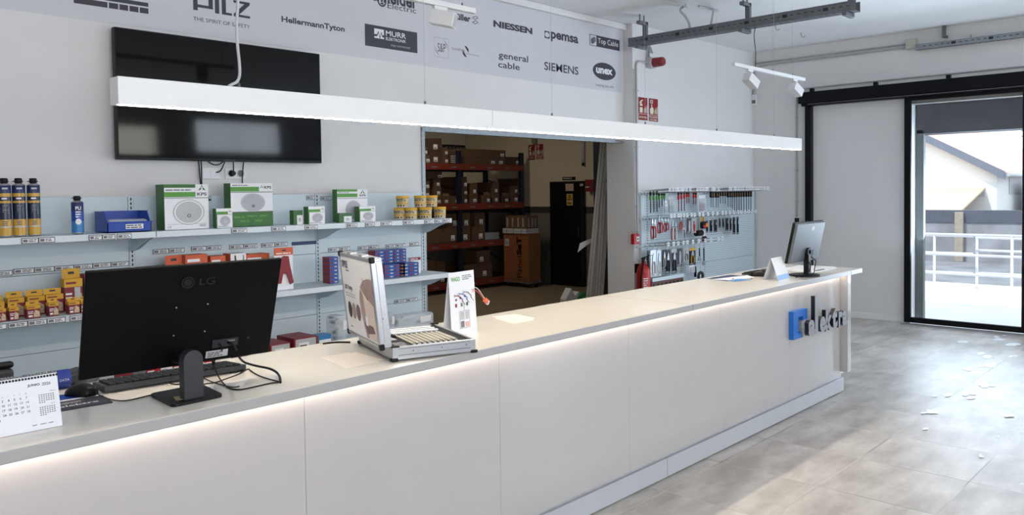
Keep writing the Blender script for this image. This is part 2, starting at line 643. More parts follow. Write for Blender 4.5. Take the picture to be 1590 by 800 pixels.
# entrance: header box, post, two glass leaves
h = MB()
h.box(10.03, 10.18, 0.5, 4.40, 2.70, 2.842, FRAMEBLK, 0.006)
h.box(10.06, 10.18, 0.5, 4.37, 2.668, 2.70, FRAMEBLK)
h.box(10.05, 10.06, 0.5, 4.28, 2.683, 2.69, MGREY)
ho = h.build('trim_3', **STRUCT)
for px, py in ((1261, 145), (1360, 133), (1473, 119)):
    p = onx(px, py, 10.08)
    b = MB(); b.box(10.05, 10.11, p.y-0.022, p.y+0.022, 2.83, 2.885, FRAMEBLK, 0.003); b.build('bracket', ho)
m = MB(); m.box(10.09, 10.178, 4.262, 4.338, 0, 2.668, FRAMEBLK, 0.004); m.build('trim_4', **STRUCT)
for i, (y0, y1) in enumerate(((1.882, 3.142), (0.622, 1.878))):
    d = MB()
    d.box(10.095, 10.14, y1-0.072, y1, 0.02, 2.668, FRAMEBLK, 0.004)
    d.box(10.095, 10.14, y0, y0+0.06, 0.02, 2.668, FRAMEBLK, 0.004)
    d.box(10.096, 10.139, y0+0.06, y1-0.072, 0.02, 0.083, FRAMEBLK)
    d.box(10.096, 10.139, y0+0.06, y1-0.072, 2.63, 2.668, FRAMEBLK)
    do = d.build('door_%d' % (i+1), **STRUCT)
    g = MB(); g.box(10.114, 10.122, y0+0.06, y1-0.072, 0.083, 2.63, GLASS); g.build('pane', do)
m = MB(); m.box(10.02, 10.085, 0.6, 3.16, 0, 0.014, ALU, 0.003); m.build('trim_5', **STRUCT)
# outside reveal: lintel, shutter box with slats rolled up, guides
m = MB()
REVEAL = pm('grey rendered lintel', (140, 138, 132), 0.8, noise=0.2, scale=8)
SHUT = pm('dark grey roller shutter', (74, 73, 77), 0.55, noise=0.08, scale=6)
GUIDE = pm('greenish grey shutter guide', (92, 98, 96), 0.5, noise=0.05)
m.box(10.20, 10.50, 0.62, 3.10, 2.60, 2.66, REVEAL)
m.build('trim_6', **STRUCT)
m = MB()
m.box(10.36, 10.60, 0.62, 3.09, 2.245, 2.60, SHUT, 0.01)
for k in range(4):
    m.box(10.40, 10.42, 0.66, 3.06, 2.235+k*0.02, 2.252+k*0.02, SHUT, 0.002)
so = m.build('roller_shutter', None, None, 'dark grey roller shutter rolled up above the glass entrance door', 'shutter')
m = MB(); m.box(10.36, 10.44, 3.005, 3.09, 0, 2.30, GUIDE, 0.004); m.build('guide_rail', so)
m = MB(); m.box(10.36, 10.44, 0.63, 0.71, 0, 2.30, GUIDE, 0.004); m.build('guide_rail', so)
# white footprint marks laid flat on the tiles
FOOTMARK = pm('satin white', (236, 240, 246), 0.35, noise=0.05, scale=60)
m = MB()
rnd = random.Random(3)
zst = 0.0006
for px, py, w, hh, n in ((1495, 531, 20, 4, 1), (1549, 525, 18, 6, 4), (1573, 535, 26, 5, 1), (1523, 549, 14, 5, 1), (1533, 554, 16, 6, 1), (1571, 553, 16, 6, 2),
                         (1538, 568, 20, 7, 1), (1522, 567, 10, 5, 3), (1502, 573, 12, 5, 5), (1529, 596, 18, 10, 5), (1541, 599, 12, 3, 1), (1505, 612, 16, 6, 3), (1508, 618, 18, 4, 1),
                         (1451, 615, 6, 3, 1), (1470, 613, 10, 5, 4), (1443, 639, 22, 6, 6), (1437, 666, 11, 3.5, 1), (1521, 707, 6, 4, 3), (1524, 709, 6, 2.5, 1), (1549, 677, 5, 3, 2),
                         (1570, 646, 18, 6, 5), (1586, 750, 5, 4, 2), (1582, 535, 6, 3, 1), (1560, 521, 12, 2, 2)):
    for k in range(n):
        zst += 0.00012
        cx = px+(rnd.random()-0.5)*w*(0.9 if n > 1 else 0); cy = py+(rnd.random()-0.5)*hh*(0.9 if n > 1 else 0)
        ww = w*0.5 if n == 1 else w*(0.18+0.22*rnd.random()); h2 = hh*0.5 if n == 1 else hh*(0.2+0.2*rnd.random())
        pts = []
        for a in range(14):
            q = 0.72+0.4*rnd.random()
            pts.append(onz(cx+ww*q*math.cos(a*2*PI/14), cy+h2*q*math.sin(a*2*PI/14), zst))
        m.poly(pts, FOOTMARK)
m.build('white_footprints', None, None, 'satin white footprints on the grey tiles near the entrance', 'dust', kind='stuff')
# ------------------------------------------------------------------ the service counter
CT = 0.984
ctr = thing('service_counter', 'long white glossy service counter with a cream top and a lit underside', 'counter', (3.0, 2.65, 0))
m = MB()
m.box(-1.2, 6.533, 2.342, 2.985, 0.949, CT, SLABF, 0.004, 2)
m.box(-1.198, 6.531, 2.345, 2.982, CT-0.001, CT+0.0004, SLABT)
m.box(6.296, 6.2985, 2.3405, 2.344, 0.95, CT+0.0008, LGREY)
m.box(3.952, 3.9545, 2.3412, 2.985, 0.95, CT+0.0006, MGREY)
m.build('countertop', ctr)
sx = [-1.2, -0.42, 0.545, 1.51, 2.476, 3.44, 4.41, 5.372, 6.28]
for a, b in zip(sx, sx[1:]):
    m = MB(); m.box(a+0.0004, b-0.0004, 2.42, 2.44, 0.155, 0.949, GLOSSW, 0.0012, 1); m.build('front_panel', ctr)
for a, b in ((-1.2, 0.15), (0.152, 3.862), (3.866, 6.455)):
    m = MB(); m.box(a, b, 2.458, 2.475, 0.006, 0.112, KICK, 0.001, 1); m.build('plinth', ctr)
m = MB(); m.box(-1.2, 6.44, 2.476, 2.5, 0.0, 0.159, KICK); m.build('plinth_shade_groove', ctr)  # groove added to stand in for the panel overhang's shadow on the plinth
m = MB(); m.box(-1.2, 6.40, 2.4405, 2.9, 0.16, 0.949, WPLAST); m.build('carcass', ctr)
m = MB(); m.box(6.281, 6.343, 2.362, 2.95, 0.193, 0.949, GLOSSW, 0.002); m.build('end_panel', ctr)
m = MB(); m.box(-1.2, 6.27, 2.392, 2.402, 0.9445, 0.949, LED); m.build('led_strip', ctr)

# company sign in standing letters on the front of the counter
YL = 2.385
lg = thing('logo_sign', 'blue and grey raised company lettering on the front of the counter', 'sign', (5.85, 2.42, 0.55))
a = ony(1232.3, 485, YL); b = ony(1253.5, 480, YL)
z0 = ony(1232.5, 528.5, YL).z; z1 = a.z; x0, x1 = a.x, b.x
hz = z1-z0; wx = x1-x0
m = MB()
P = [(0, 0), (1, 0), (1, 0.18), (0.36, 0.18), (0.36, 0.78), (0.72, 0.78), (0.72, 0.58), (1, 0.58), (1, 1), (0, 1)]
P = [(0, 0), (0.62, 0), (0.62, 0.2), (0.34, 0.2), (0.34, 0.77), (0.68, 0.77), (0.68, 0.62), (1, 0.62), (1, 1), (0, 1)]
m.prism([(x0+wx*p, YL, z0+hz*q) for p, q in P], (0, 2.42-YL, 0), LOGOBLUE)
m.build('blue_bracket', lg)
m = MB()
P = [(0.46, 0.36), (0.55, 0.36), (0.55, 0.03), (0.74, 0.03), (0.74, 0.40), (0.80, 0.40), (0.80, 0.03), (0.96, 0.03), (0.96, 0.62), (0.46, 0.62)]
m.prism([(x0+wx*p, YL-0.012, z0+hz*q) for p, q in P], (0, 2.42-YL+0.012, 0), LOGOGREY)
m.build('grey_bracket', lg)
YT_ = 2.343
for ch, pl, pr, yt, yb in (('a', 1254.6, 1266, 497, 521.5), ('l', 1264.6, 1270.5, 459.5, 517.5), ('e', 1272.2, 1282.4, 491.8, 516), ('k', 1281.3, 1292.3, 480.6, 513.5),
                           ('t', 1291.3, 1300.5, 479.5, 509.5), ('r', 1301.2, 1308, 484, 508), ('a', 1307, 1315.3, 482.5, 505.5)):
    p = ony(pl+1.0, (yt+yb)/2, YT_); q = ony(pr, (yt+yb)/2, YT_)
    t = ony((pl+pr)/2, yt, YT_); bt = ony((pl+pr)/2, yb, YT_)
    m = MB()
    m.text(ch, (p.x, YT_+0.03, bt.z), X_, Z_, q.x-p.x, t.z-bt.z, LOGOGREY, 0.05, 0.03, LOGODARK)
    m.cyl(((p.x+q.x)/2, YT_+0.02, bt.z+0.012), ((p.x+q.x)/2, 2.42, bt.z+0.012), 0.004, LOGODARK, seg=8)
    m.build('letter', lg)

# ------------------------------------------------------------------ the long pendant lamp over the counter
lamp = thing('linear_pendant_lamp', 'very long white linear pendant lamp hanging over the service counter', 'lamp', (3.5, 2.69, 2.01))
YP = 2.66
for a, b in ((1.012, 2.700), (2.702, 4.385), (4.387, 6.135)):
    m = MB()
    m.box(a, b, YP, YP+0.068, 1.925, 2.013, WPLAST, 0.0015, 1)
    m.build('housing', lamp)
m = MB()
m.box(1.02, 6.127, YP+0.003, YP+0.032, 1.9235, 1.926, LEDL)
m.build('diffuser', lamp)
for px, py in ((371, 130), (660, 163), (857, 180), (1002, 192), (1113, 202), (1202, 210)):
    x = ony(px, py, YP+0.034).x
    m = MB(); m.cyl((x, YP+0.034, 2.01), (x, YP+0.034, CZ), 0.0008, LGREY, seg=6); m.cyl((x, YP+0.034, 2.012), (x, YP+0.034, 2.03), 0.005, GALV, seg=8)
    m.build('suspension_wire', lamp)
m = MB()
pts = [ony(x, y, YP+0.03) for x, y in ((366, -210), (368, -60), (370, 0), (367, 40), (369, 75), (372, 100), (372.5, 118), (368, 128), (360, 131), (355, 134))]
pts[0].z = CZ
m.tube(pts, 0.0055, LGREY, 8, 2)
m.build('power_cable', lamp)

# ------------------------------------------------------------------ brand banner on the upper wall
YB = YW-0.004
bn = thing('brand_banner', 'wide pale banner of grey brand logos across the upper wall', 'banner', (3, YW, 2.7))
m = MB(); m.box(-2.6, 7.318, YB, YW, 2.70, 3.382, BANNER); m.build('banner_sheet', bn)
YI = YB-0.0006


def wr(xl, yt, yb, xr):
    a = ony(xl, yt, YI); b = ony(xl, yb, YI); c = ony(xr, yb, YI)
    return a.x, c.x, b.z, a.z


def btext(m, s, xl, yt, yb, xr, mat, bold=0.0, slant=0.0):
    x0, x1, z0, z1 = wr(xl, yt, yb, xr)
    m.text(s, (x0, YI, z0), X_, Z_, x1-x0, z1-z0, mat, bold, 0, None, slant)


def brect(m, xl, yt, yb, xr, mat, dy=0.0):
    x0, x1, z0, z1 = wr(xl, yt, yb, xr)
    m.poly([(x0, YI+dy, z0), (x1, YI+dy, z0), (x1, YI+dy, z1), (x0, YI+dy, z1)], mat)
    return x0, x1, z0, z1


def logo(m):
    m.build('printed_logo', bn)


m = MB()
zr = lambda y: ony(230, y, YI).z
xx = lambda x: ony(x, 15, YI).x
zb, zt = zr(21.7), zr(13.2)
for a, b in ((114.8, 167), (169.3, 183.7), (185.5, 199), (201.2, 215), (217, 230.4)):
    m.poly([(xx(a), YI, zb), (xx(b), YI, zb), (xx(b), YI, zt), (xx(a), YI, zt)], INK)
hh = zt-zb; gap = zr(9)-zt
for k, segs in ((1, ((114.8, 120), (122, 230.4))), (2, ((114.8, 150), (152, 230.4))), (3, ((114.8, 190), (192, 230.4)))):
    z = zb+k*(hh+gap)*0.86
    for a, b in segs:
        m.poly([(xx(a), YI, z), (xx(b), YI, z), (xx(b), YI, z+hh*0.72), (xx(a), YI, z+hh*0.72)], INK)
logo(m)
m = MB()
x0, x1, z0, z1 = wr(299.5, -11, 15, 388)
sw = 0.034
P0 = x0; pw = (x1-x0)


def blk(a, b, c, d):
    m.poly([(x0+pw*a, YI, z0+(z1-z0)*c), (x0+pw*b, YI, z0+(z1-z0)*c), (x0+pw*b, YI, z0+(z1-z0)*d), (x0+pw*a, YI, z0+(z1-z0)*d)], INK)


blk(0, .075, 0, 1); blk(.075, .33, .84, 1); blk(.26, .335, .36, .84); blk(.075, .335, .20, .37)
blk(.37, .445, 0, 1)
blk(.49, .565, 0, 1); blk(.565, .67, 0, .15)
blk(.70, 1, 0, .15); blk(.70, 1, .85, 1)
m.poly([(x0+pw*a, YI, z0+(z1-z0)*b) for a, b in ((.70, .15), (.80, .15), (1, .85), (.90, .85))], INK)
logo(m)
m = MB(); btext(m, 'THE SPIRIT OF SAFETY', 300, 25.5, 31.5, 388, INK); btext(m, 'HellermannTyton', 437, 24.5, 36.5, 535, INK, 0.03); logo(m)
m = MB()
btext(m, 'Schneider', 565, -26, -2.0, 648, INK, 0.03); btext(m, 'Electric', 601.5, 3.5, 12.5, 646, INK)
c = ony(593, 1, YI)
m.disc(c, X_, Z_, 0.045, 0.05, INK, r_in=0.72)
m.rect(c+Vector((-0.014, -0.0003, -0.03)), X_, Z_, 0.03, 0.014, INK)
m.rect(c+Vector((-0.016, -0.0003, 0.008)), X_, Z_, 0.03, 0.014, INK)
logo(m)
m = MB()
x0, x1, z0, z1 = brect(m, 566.3, 36.5, 70.5, 648, INK)
w, h = x1-x0, z1-z0
yy = YI-0.0005
q = lambda a, b: Vector((x0+w*a, yy, z0+h*b))
m.poly([q(.17, .42), q(.35, .42), q(.35, .86), q(.17, .86)], PAPERW)
zz = [(.17, .55), (.22, .55), (.245, .72), (.275, .44), (.30, .70), (.32, .55), (.35, .55)]
for (a, b), (c2, d) in zip(zz, zz[1:]):
    m.poly([q(a, b-.05)-Y_*0.0004, q(c2, d-.05)-Y_*0.0004, q(c2, d+.05)-Y_*0.0004, q(a, b+.05)-Y_*0.0004], INK)
m.text('MURR', q(.385, .60), X_, Z_, w*.39, h*.25, PAPERW, 0.012)
m.text('ELEKTRONIK', q(.385, .40), X_, Z_, w*.39, h*.14, PAPERW, 0.008)
m.text('stay connected', q(.475, .12), X_, Z_, w*.37, h*.14, LGREY, 0, 0, None, 0.2)
logo(m)
m = MB()
btext(m, 'Weidm\u00fcller', 672, 12.5, 23, 730.5, INK, 0.04, 0.0)
for (sx_, flip) in ((734, 1), (739.5, -1)):
    c = ony(sx_, 31, YI)
    for dz in (-0.020, 0.02):
        pts = [(0, 0), (0.03, 0.016), (0.03, 0.028), (-0.004, 0.006), (-0.004, -0.006), (0.03, -0.028), (0.03, -0.016)]
        pts = [c+Vector((a*flip if flip > 0 else 0.02-a, 0, b*0.62+dz)) for a, b in pts]
        m.poly(pts, INK)
logo(m)
m = MB(); btext(m, 'NIESSEN', 766, 31, 41.5, 826.5, INK, 0.05); logo(m)
m = MB()
x0, x1, z0, z1 = wr(673.8, 57, 87.5, 697)
for a, b, c2, d in ((x0, x1, z0, z0+.002), (x0, x1, z1-.002, z1), (x0, x0+.002, z0, z1), (x1-.002, x1, z0, z1)):
    m.poly([(a, YI, c2), (b, YI, c2), (b, YI, d), (a, YI, d)], INK2)
w, h = x1-x0, z1-z0
m.text('S&P', (x0+w*.24, YI, z0+h*.28), X_, Z_, w*.54, h*.44, INK, 0.0)
for s in (0, PI):
    n = 12
    out = [Vector((x0+w/2+w*.42*math.cos(s+t), YI, z0+h/2+h*.44*math.sin(s+t))) for t in [(-.15+1.5*i/n) for i in range(n+1)]]
    inn = [Vector((x0+w/2+w*(.42-.035*math.sin(PI*i/n))*math.cos(s-.15+1.5*i/n), YI, z0+h/2+h*(.44-.035*math.sin(PI*i/n))*math.sin(s-.15+1.5*i/n))) for i in range(n+1)]
    for i in range(n):
        m.poly([out[i], out[i+1], inn[i+1], inn[i]], INK)
logo(m)
m = MB()
btext(m, 'Soler&Palau', 701.5, 73, 77, 722, INK2); btext(m, 'Ventilation Group', 723, 82, 85, 744, INK2)
for px, py, s in ((725, 77, 1), (721, 83, -1)):
    c = ony(px, py, YI)
    m.poly([c+Vector((s*a, 0, s*b)) for a, b in ((-.03, .03), (-.005, .028), (.02, .005), (.02, -.03), (-.01, .005))], INK)
logo(m)
m = MB(); btext(m, 'general', 774, 79.5, 93, 820, INK, 0.012); btext(m, 'cable', 773.5, 94.5, 104.5, 807, INK, 0.012); logo(m)
m = MB()
x0, x1, z0, z1 = brect(m, 845.5, 47.5, 58.8, 853.5, INK)
w, h = x1-x0, z1-z0
m.disc((x0+w*.5, YI-.0004, z0+h*.5), X_, Z_, w*.42, h*.36, BANNER)
btext(m, 'pemsa', 855, 48.5, 64, 898, INK, 0.035); logo(m)
m = MB()
x0, x1, z0, z1 = brect(m, 915.3, 52.5, 70, 962, INK)
w, h = x1-x0, z1-z0
m.poly([(x0+w*.02, YI-.0004, z0+h*.05), (x0+w*.22, YI-.0004, z0+h*.05), (x0+w*.22, YI-.0004, z0+h*.95), (x0+w*.02, YI-.0004, z0+h*.95)], BANNER)
for k in range(4):
    m.disc((x0+w*(.09+.02*k), YI-.0006-k*.0002, z0+h*(.42+.05*k)), X_, Z_, w*.05, h*.26, INK if k % 2 == 0 else INK2)
m.text('Top Cable', (x0+w*.27, YI-.0004, z0+h*.2), X_, Z_, w*.68, h*.6, PAPERW, 0.0); logo(m)
m = MB(); btext(m, 'SIEMENS', 845, 95.5, 108.5, 898, INK, 0.015); logo(m)
m = MB()
c = ony(938.5, 111, YI); rx = (ony(956, 111, YI).x-ony(920.5, 111, YI).x)/2; rz = 0.092
m.disc(c, X_, Z_, rx, rz, INK)
m.text('unex', c+Vector((-rx*.72, -.0004, -rz*.32)), X_, Z_, rx*1.44, rz*.66, PAPERW, 0.04)
m.text('R', c+Vector((rx*.88, 0, rz*.86)), X_, Z_, None, .014, INK2)
btext(m, 'keeping you safe', 925, 129, 134.5, 952.5, INK2); logo(m)

# ------------------------------------------------------------------ television on the wall
tv = thing('television', 'large black wall television partly behind the pendant lamp', 'television', (2.66, YW, 1.86))
x0, x1, z0, z1 = 1.934, 3.388, 1.858, 2.664
m = MB()
m.box(x0, x1, 5.12, 5.165, z0, z1, BLACK, 0.004)
m.box(x0+0.15, x1-0.15, 5.16, 5.185, z0+0.08, z1-0.1, BLACKM, 0.01)
m.build('housing', tv)
m = MB(); m.box(x0+0.008, x1-0.008, 5.118, 5.1205, z0+0.016, z1-0.008, SCREEN); m.build('screen', tv)
m = MB(); m.box(2.4, 2.95, 5.184, YW, 2.05, 2.45, BLACKM); m.build('wall_bracket', tv)
m = MB(); m.box(2.62, 2.70, 5.117, 5.122, z0+0.003, z0+0.012, DGREY); m.build('brand_plate', tv)

# sockets and cables under the television
def socket_plate(x, z, w, label, kind):
    t = thing('socket_plate', label, 'socket', (x, YW, z))
    m = MB(); m.box(x-w/2, x+w/2, YW-0.011, YW, z-0.04, z+0.04, WPLAST, 0.004); m.build('plate', t)
    for k in (-1, 1):
        c = Vector((x+k*w*0.22, YW-0.0115, z))
        m = MB()
        if kind[(k+1)//2] == 's':
            m.cyl(c, c+Vector((0, -0.003, 0)), 0.026, LGREY, seg=20); m.cyl(c+Vector((0, -.003, 0)), c+Vector((0, -.0035, 0)), 0.021, MGREY, seg=20)
            m.build('socket', t)
        elif kind[(k+1)//2] == 'b':
            m.box(c.x-0.026, c.x+0.026, YW-0.013, YW-0.011, z-0.027, z+0.027, PAPERW, 0.002)
            m.build('blank_cover', t)
        else:
            m.cyl(c, c+Vector((0, -0.003, 0)), 0.026, LGREY, seg=20)
            m.cyl(c+Vector((0, -0.003, 0)), c+Vector((0, -0.035, 0)), 0.021, BLACK, 0.016, seg=18)
            m.build('plug', t)
    return t


socket_plate(2.555, 1.78, 0.155, 'white double wall plate below the left half of the television', 'bb')
socket_plate(2.745, 1.78, 0.155, 'white double socket with a black plug below the television', 'ps')
for i, (pts, lab) in enumerate((
        ([(2.475, 5.19, 1.9), (2.478, 5.185, 1.80), (2.482, 5.18, 1.70), (2.484, 5.15, 1.62), (2.486, 5.08, 1.6)], 'thin black cable running down left of the blank wall plate'),
        ([(2.492, 5.19, 1.9), (2.495, 5.185, 1.80), (2.488, 5.18, 1.70), (2.492, 5.15, 1.62), (2.5, 5.08, 1.6)], 'second thin black cable beside the first left of the wall plates'),
        ([(2.52, 5.17, 1.87), (2.56, 5.165, 1.835), (2.61, 5.165, 1.835), (2.645, 5.17, 1.865)], 'black cable looping just under the television edge'),
        ([(2.655, 5.17, 1.87), (2.635, 5.18, 1.81), (2.62, 5.185, 1.79), (2.60, 5.196, 1.785)], 'black cable plugged into the left wall plate'),
        ([(2.712, 5.17, 1.87), (2.711, 5.165, 1.82), (2.711, 5.168, 1.785)], 'black power cord rising from the black plug'),
        ([(2.79, 5.17, 1.87), (2.785, 5.185, 1.76), (2.787, 5.19, 1.70), (2.79, 5.15, 1.62), (2.79, 5.08, 1.6)], 'black cable running down right of the black plug'))):
    m = MB(); m.tube(pts, 0.0042, BLACK, 6, 2); m.build('cable', None, pts[0], lab, 'cable')
# ------------------------------------------------------------------ wall shelving behind the counter
YPN = 5.12          # face of the back panels
YS = 4.757          # front edge of the shelves
bays = [(0.67, 2.003), (2.003, 3.336), (3.336, 4.352)]
SL = pm('price label paper', (206, 210, 210), 0.5, noise=0.12, scale=160)
LBG = pm('dark label holder', (96, 102, 108), 0.5)


def label_strip(m, x0, x1, z, y, h=0.026, n=2, dark=True):
    """a holder with n printed price labels"""
    m.box(x0, x1, y-0.004, y, z-h/2, z+h/2, LBG if dark else SHELFW)
    w = (x1-x0)/n
    for i in range(n):
        a = x0+i*w+0.004; b = x0+(i+1)*w-0.004
        m.rect((a, y-0.0045, z-h*0.36), X_, Z_, b-a, h*0.72, PAPERW)
        m.rect((a+0.003, y-0.005, z-h*0.25), X_, Z_, (b-a)*0.3, h*0.5, MGREY)
        m.scribble((a+(b-a)*0.4, y-0.005, z-h*0.28), X_, Z_, (b-a)*0.55, h*0.56, 2, DGREY, 0.95, int(a*1000) % 97)


names = ['white shelving bay with foam cans on its top shelf', 'white shelving bay with green boxes on its top shelf', 'white shelving bay next to the storeroom opening with yellow tubs']
shelf_tops = [1.421, 0.985, 0.55]
for bi, (x0, x1) in enumerate(bays):
    t = thing('shelving_bay', names[bi], 'shelf', ((x0+x1)/2, 5.0, 0), 'wall shelving bays')
    for z0, z1 in ((0.1, 0.30), (0.302, 0.74), (0.742, 1.19), (1.192, 1.632)):
        m = MB(); m.box(x0+0.017, x1-0.017, YPN, YPN+0.02, z0, z1, SHELFB, 0.003); m.build('back_panel', t)
    for ux in ([x0] if bi == 0 else [])+[x1]:
        m = MB()
        m.box(ux-0.016, ux+0.016, YPN-0.004, YW, 0, 1.632, SHELFB, 0.002)
        z = 0.12
        while z < 1.62:
            m.rect((ux-0.004, YPN-0.0046, z), X_, Z_, 0.008, 0.017, SLOT)
            z += 0.027
        if bi == 2:
            m.box(ux+0.010, ux+0.017, YPN-0.01, YW, 0, 1.632, SHELFW)
        m.build('upright', t)
    for z in shelf_tops:
        s = MB()
        s.box(x0+0.002, x1-0.002, YS+0.004, YPN, z-0.026, z, SHELFB, 0.002)
        s.box(x0+0.002, x1-0.002, YS, YS+0.004, z-0.034, z+0.002, SHELFW, 0.0015, 1)
        so = s.build('shelf', t)
        for ux in (x0+0.01, x1-0.01):
            b = MB()
            b.prism([(ux-0.002, YPN, z-0.026), (ux-0.002, YS+0.02, z-0.028), (ux-0.002, YS+0.12, z-0.055), (ux-0.002, YPN-0.1, z-0.11), (ux-0.002, YPN, z-0.13)], (0.004, 0, 0), SHELFB)
            b.build('bracket', so)
    # labels on the shelf edges
    fr = {0: {0: [(1.30, 1.46, 2), (1.63, 1.77, 2), (1.78, 1.86, 1)], 1: [(0.9, 1.22, 3), (1.225, 1.5, 3), (1.52, 1.70, 2), (1.71, 1.99, 3)]},
          1: {0: [(2.47, 2.575, 1), (2.75, 2.855, 1), (3.0, 3.10, 1)], 1: []},
          2: {0: [(3.345, 3.43, 1), (3.50, 3.585, 1), (3.64, 3.74, 1), (3.85, 3.95, 1), (4.06, 4.14, 1), (4.165, 4.235, 1), (4.25, 4.32, 1)], 1: []}}[bi]
    for k, lst in fr.items():
        for a, b, n in lst:
            m = MB(); label_strip(m, a, b, shelf_tops[k]-0.017, YS-0.0005, 0.03, n, True); m.build('price_label', t)
    bk = {0: [(0.72, 1.35, 6, 1.213), (1.355, 1.98, 6, 1.218)],
          1: [(2.129, 2.332, 2, 1.279), (2.378, 2.582, 2, 1.281), (2.641, 2.846, 2, 1.278), (2.88, 3.085, 2, 1.276), (2.49, 2.52, 1, 1.61), (2.28, 2.49, 2, 1.605), (3.249, 3.318, 1, 1.603)],
          2: [(3.427, 3.62, 2, 1.211), (3.695, 3.893, 2, 1.207), (3.963, 4.16, 2, 1.205), (4.21, 4.30, 1, 1.208), (3.369, 3.46, 1, 1.597), (4.04, 4.28, 2, 0.752)]}[bi]
    for a, b, n, z in bk:
        m = MB(); label_strip(m, a, b, z, YPN-0.001, 0.03, n, True); m.build('label_holder', t)
    if bi == 1:
        m = MB(); m.box(3.12, 3.325, YPN-0.008, YPN, 1.262, 1.287, NAVY, 0.002); m.build('blue_label_holder', t)

# --- cans of mounting foam -------------------------------------------------------------------
SZ = 1.4235
GOLD = pm('foam can gold print', (206, 160, 62), 0.35)
CANN = pm('foam can navy print', (26, 36, 66), 0.3)


def foam_can(x, y, label, blue=False, h=0.30, r=0.0315):
    t = thing('foam_can', label, 'spray can', (x, y, SZ), 'cans of mounting foam' if not blue else None)
    m = MB()
    if blue:
        prof = [(r*0.9, 0.0, ALU), (r, 0.004), (r, 0.008, SKYB), (r, 0.35*h), (r, 0.35*h, BLUE), (r, 0.62*h), (r, 0.62*h, NAVY), (r, 0.87*h), (r, 0.87*h, ALU), (r*0.94, 0.885*h), (r*0.55, 0.915*h), (r*0.5, 0.92*h)]
    else:
        prof = [(r*0.9, 0.0, ALU), (r, 0.004), (r, 0.008, GOLD), (r, 0.16*h), (r, 0.165*h, LGREY), (r, 0.19*h), (r, 0.19*h, GOLD), (r, 0.31*h), (r, 0.31*h, CANN), (r, 0.60*h), (r, 0.60*h, GOLD), (r, 0.64*h), (r, 0.64*h, CANN),
                (r, 0.715*h), (r, 0.715*h, GOLD), (r, 0.775*h), (r, 0.775*h, NAVY), (r, 0.915*h), (r, 0.915*h, ALU), (r*0.93, 0.93*h), (r*0.5, 0.955*h), (r*0.45, 0.96*h)]
    m.lathe((x, y, SZ), prof, ALU)
    # printed picture and text on the side facing the room
    d = Vector((-x*0.55, -y, 0)).normalized(); u = Vector((-d.y, d.x, 0))
    c = Vector((x, y, SZ))+d*(r+0.0006)
    if blue:
        m.text('PU', c-u*0.014+Z_*h*0.66, u, Z_, 0.028, 0.02, PAPERW, 0.02)
        m.disc(c+Z_*h*0.34, u, Z_, 0.015, 0.017, PAPERW); m.scribble(c-u*0.014+Z_*h*0.44, u, Z_, 0.028, 0.04, 3, PAPERW, 1, 3)
    else:
        m.scribble(c-u*0.016+Z_*h*0.655, u, Z_, 0.034, 0.016, 1, PAPERW, 1, 2)
        m.rect(c-u*0.013+Z_*h*0.845, u, Z_, 0.026, 0.009, LGREY)
        for a, b, cc, dd in ((-.012, -.0095, .43, .57), (.001, .0035, .43, .57), (-.013, .012, .545, .565), (-.013, .012, .47, .485), (.011, .0145, .40, .52)):
            m.poly([c+u*a+Z_*h*cc, c+u*b+Z_*h*cc, c+u*b+Z_*h*dd, c+u*a+Z_*h*dd], MGREY)
        m.scribble(c-u*0.015+Z_*h*0.2, u, Z_, 0.03, 0.026, 3, CANN, 1, 5)
    m.build('can', t)
    m = MB()
    top = h*(0.92 if blue else 0.955)
    m.lathe((x, y, SZ), [(0.014, top), (0.019, top+0.003), (0.019, h*1.02), (0.016, h*1.045), (0.0, h*1.046)], BLACK, 18)
    m.obox((x-0.006, y-0.012, SZ+h*0.985), X_, Y_, Z_, (0.052, 0.012, 0.005), BLACK, 0.002)
    m.build('valve_cap', t)


for i, px in enumerate((11, 33.5, 56.5)):
    p = ony(px, 360, 4.875)
    foam_can(p.x, p.y+0.03, ['tall gold and navy foam can at the left end of the top shelf', 'tall gold and navy foam can in the middle of the three', 'tall gold and navy foam can nearest the blue can'][i])
p = ony(124, 360, 4.87)
foam_can(p.x, p.y+0.03, 'short blue spray can standing alone on the top shelf', True, 0.205)

# --- blue parts bin -------------------------------------------------------------------------------
t = thing('parts_bin', 'blue plastic stacking bin with a label on the top shelf', 'bin', (1.885, 4.93, SZ))
m = MB()
a, b, y0, y1, H = 1.762, 2.01, 4.84, 5.03, 0.122
wl = 0.004
m.box(a, b, y0, y1, SZ, SZ+wl, BLUE)
m.box(a, b, y1-wl, y1, SZ, SZ+H, BLUE)
m.box(a, b, y0, y0+wl, SZ, SZ+0.058, BLUE)
for x in (a, b-wl):
    m.prism([(x, y0, SZ), (x, y1, SZ), (x, y1, SZ+H), (x, y0+0.055, SZ+H), (x, y0+0.012, SZ+0.06), (x, y0, SZ+0.058)], (wl, 0, 0), BLUE)
m.box(a-0.004, b+0.004, y0-0.004, y0+0.004, SZ+0.054, SZ+0.062, BLUE, 0.002)
m.box(a-0.004, a+0.004, y0+0.05, y1, SZ+H-0.006, SZ+H, BLUE, 0.002)
m.box(b-0.004, b+0.004, y0+0.05, y1, SZ+H-0.006, SZ+H, BLUE, 0.002)
m.build('bin_body', t)
m = MB(); m.rect((1.862, y0-0.002, SZ+0.018), X_, Z_, 0.10, 0.028, PAPERW); m.scribble((1.866, y0-0.0025, SZ+0.02), X_, Z_, 0.09, 0.024, 2, DGREY, 1, 8); m.build('label', t, label='white label')
m = MB(); m.box(a+0.01, b-0.01, y0+0.01, y1-0.01, SZ+wl, SZ+0.075, FILM, 0.02); m.build('bagged_contents', t)


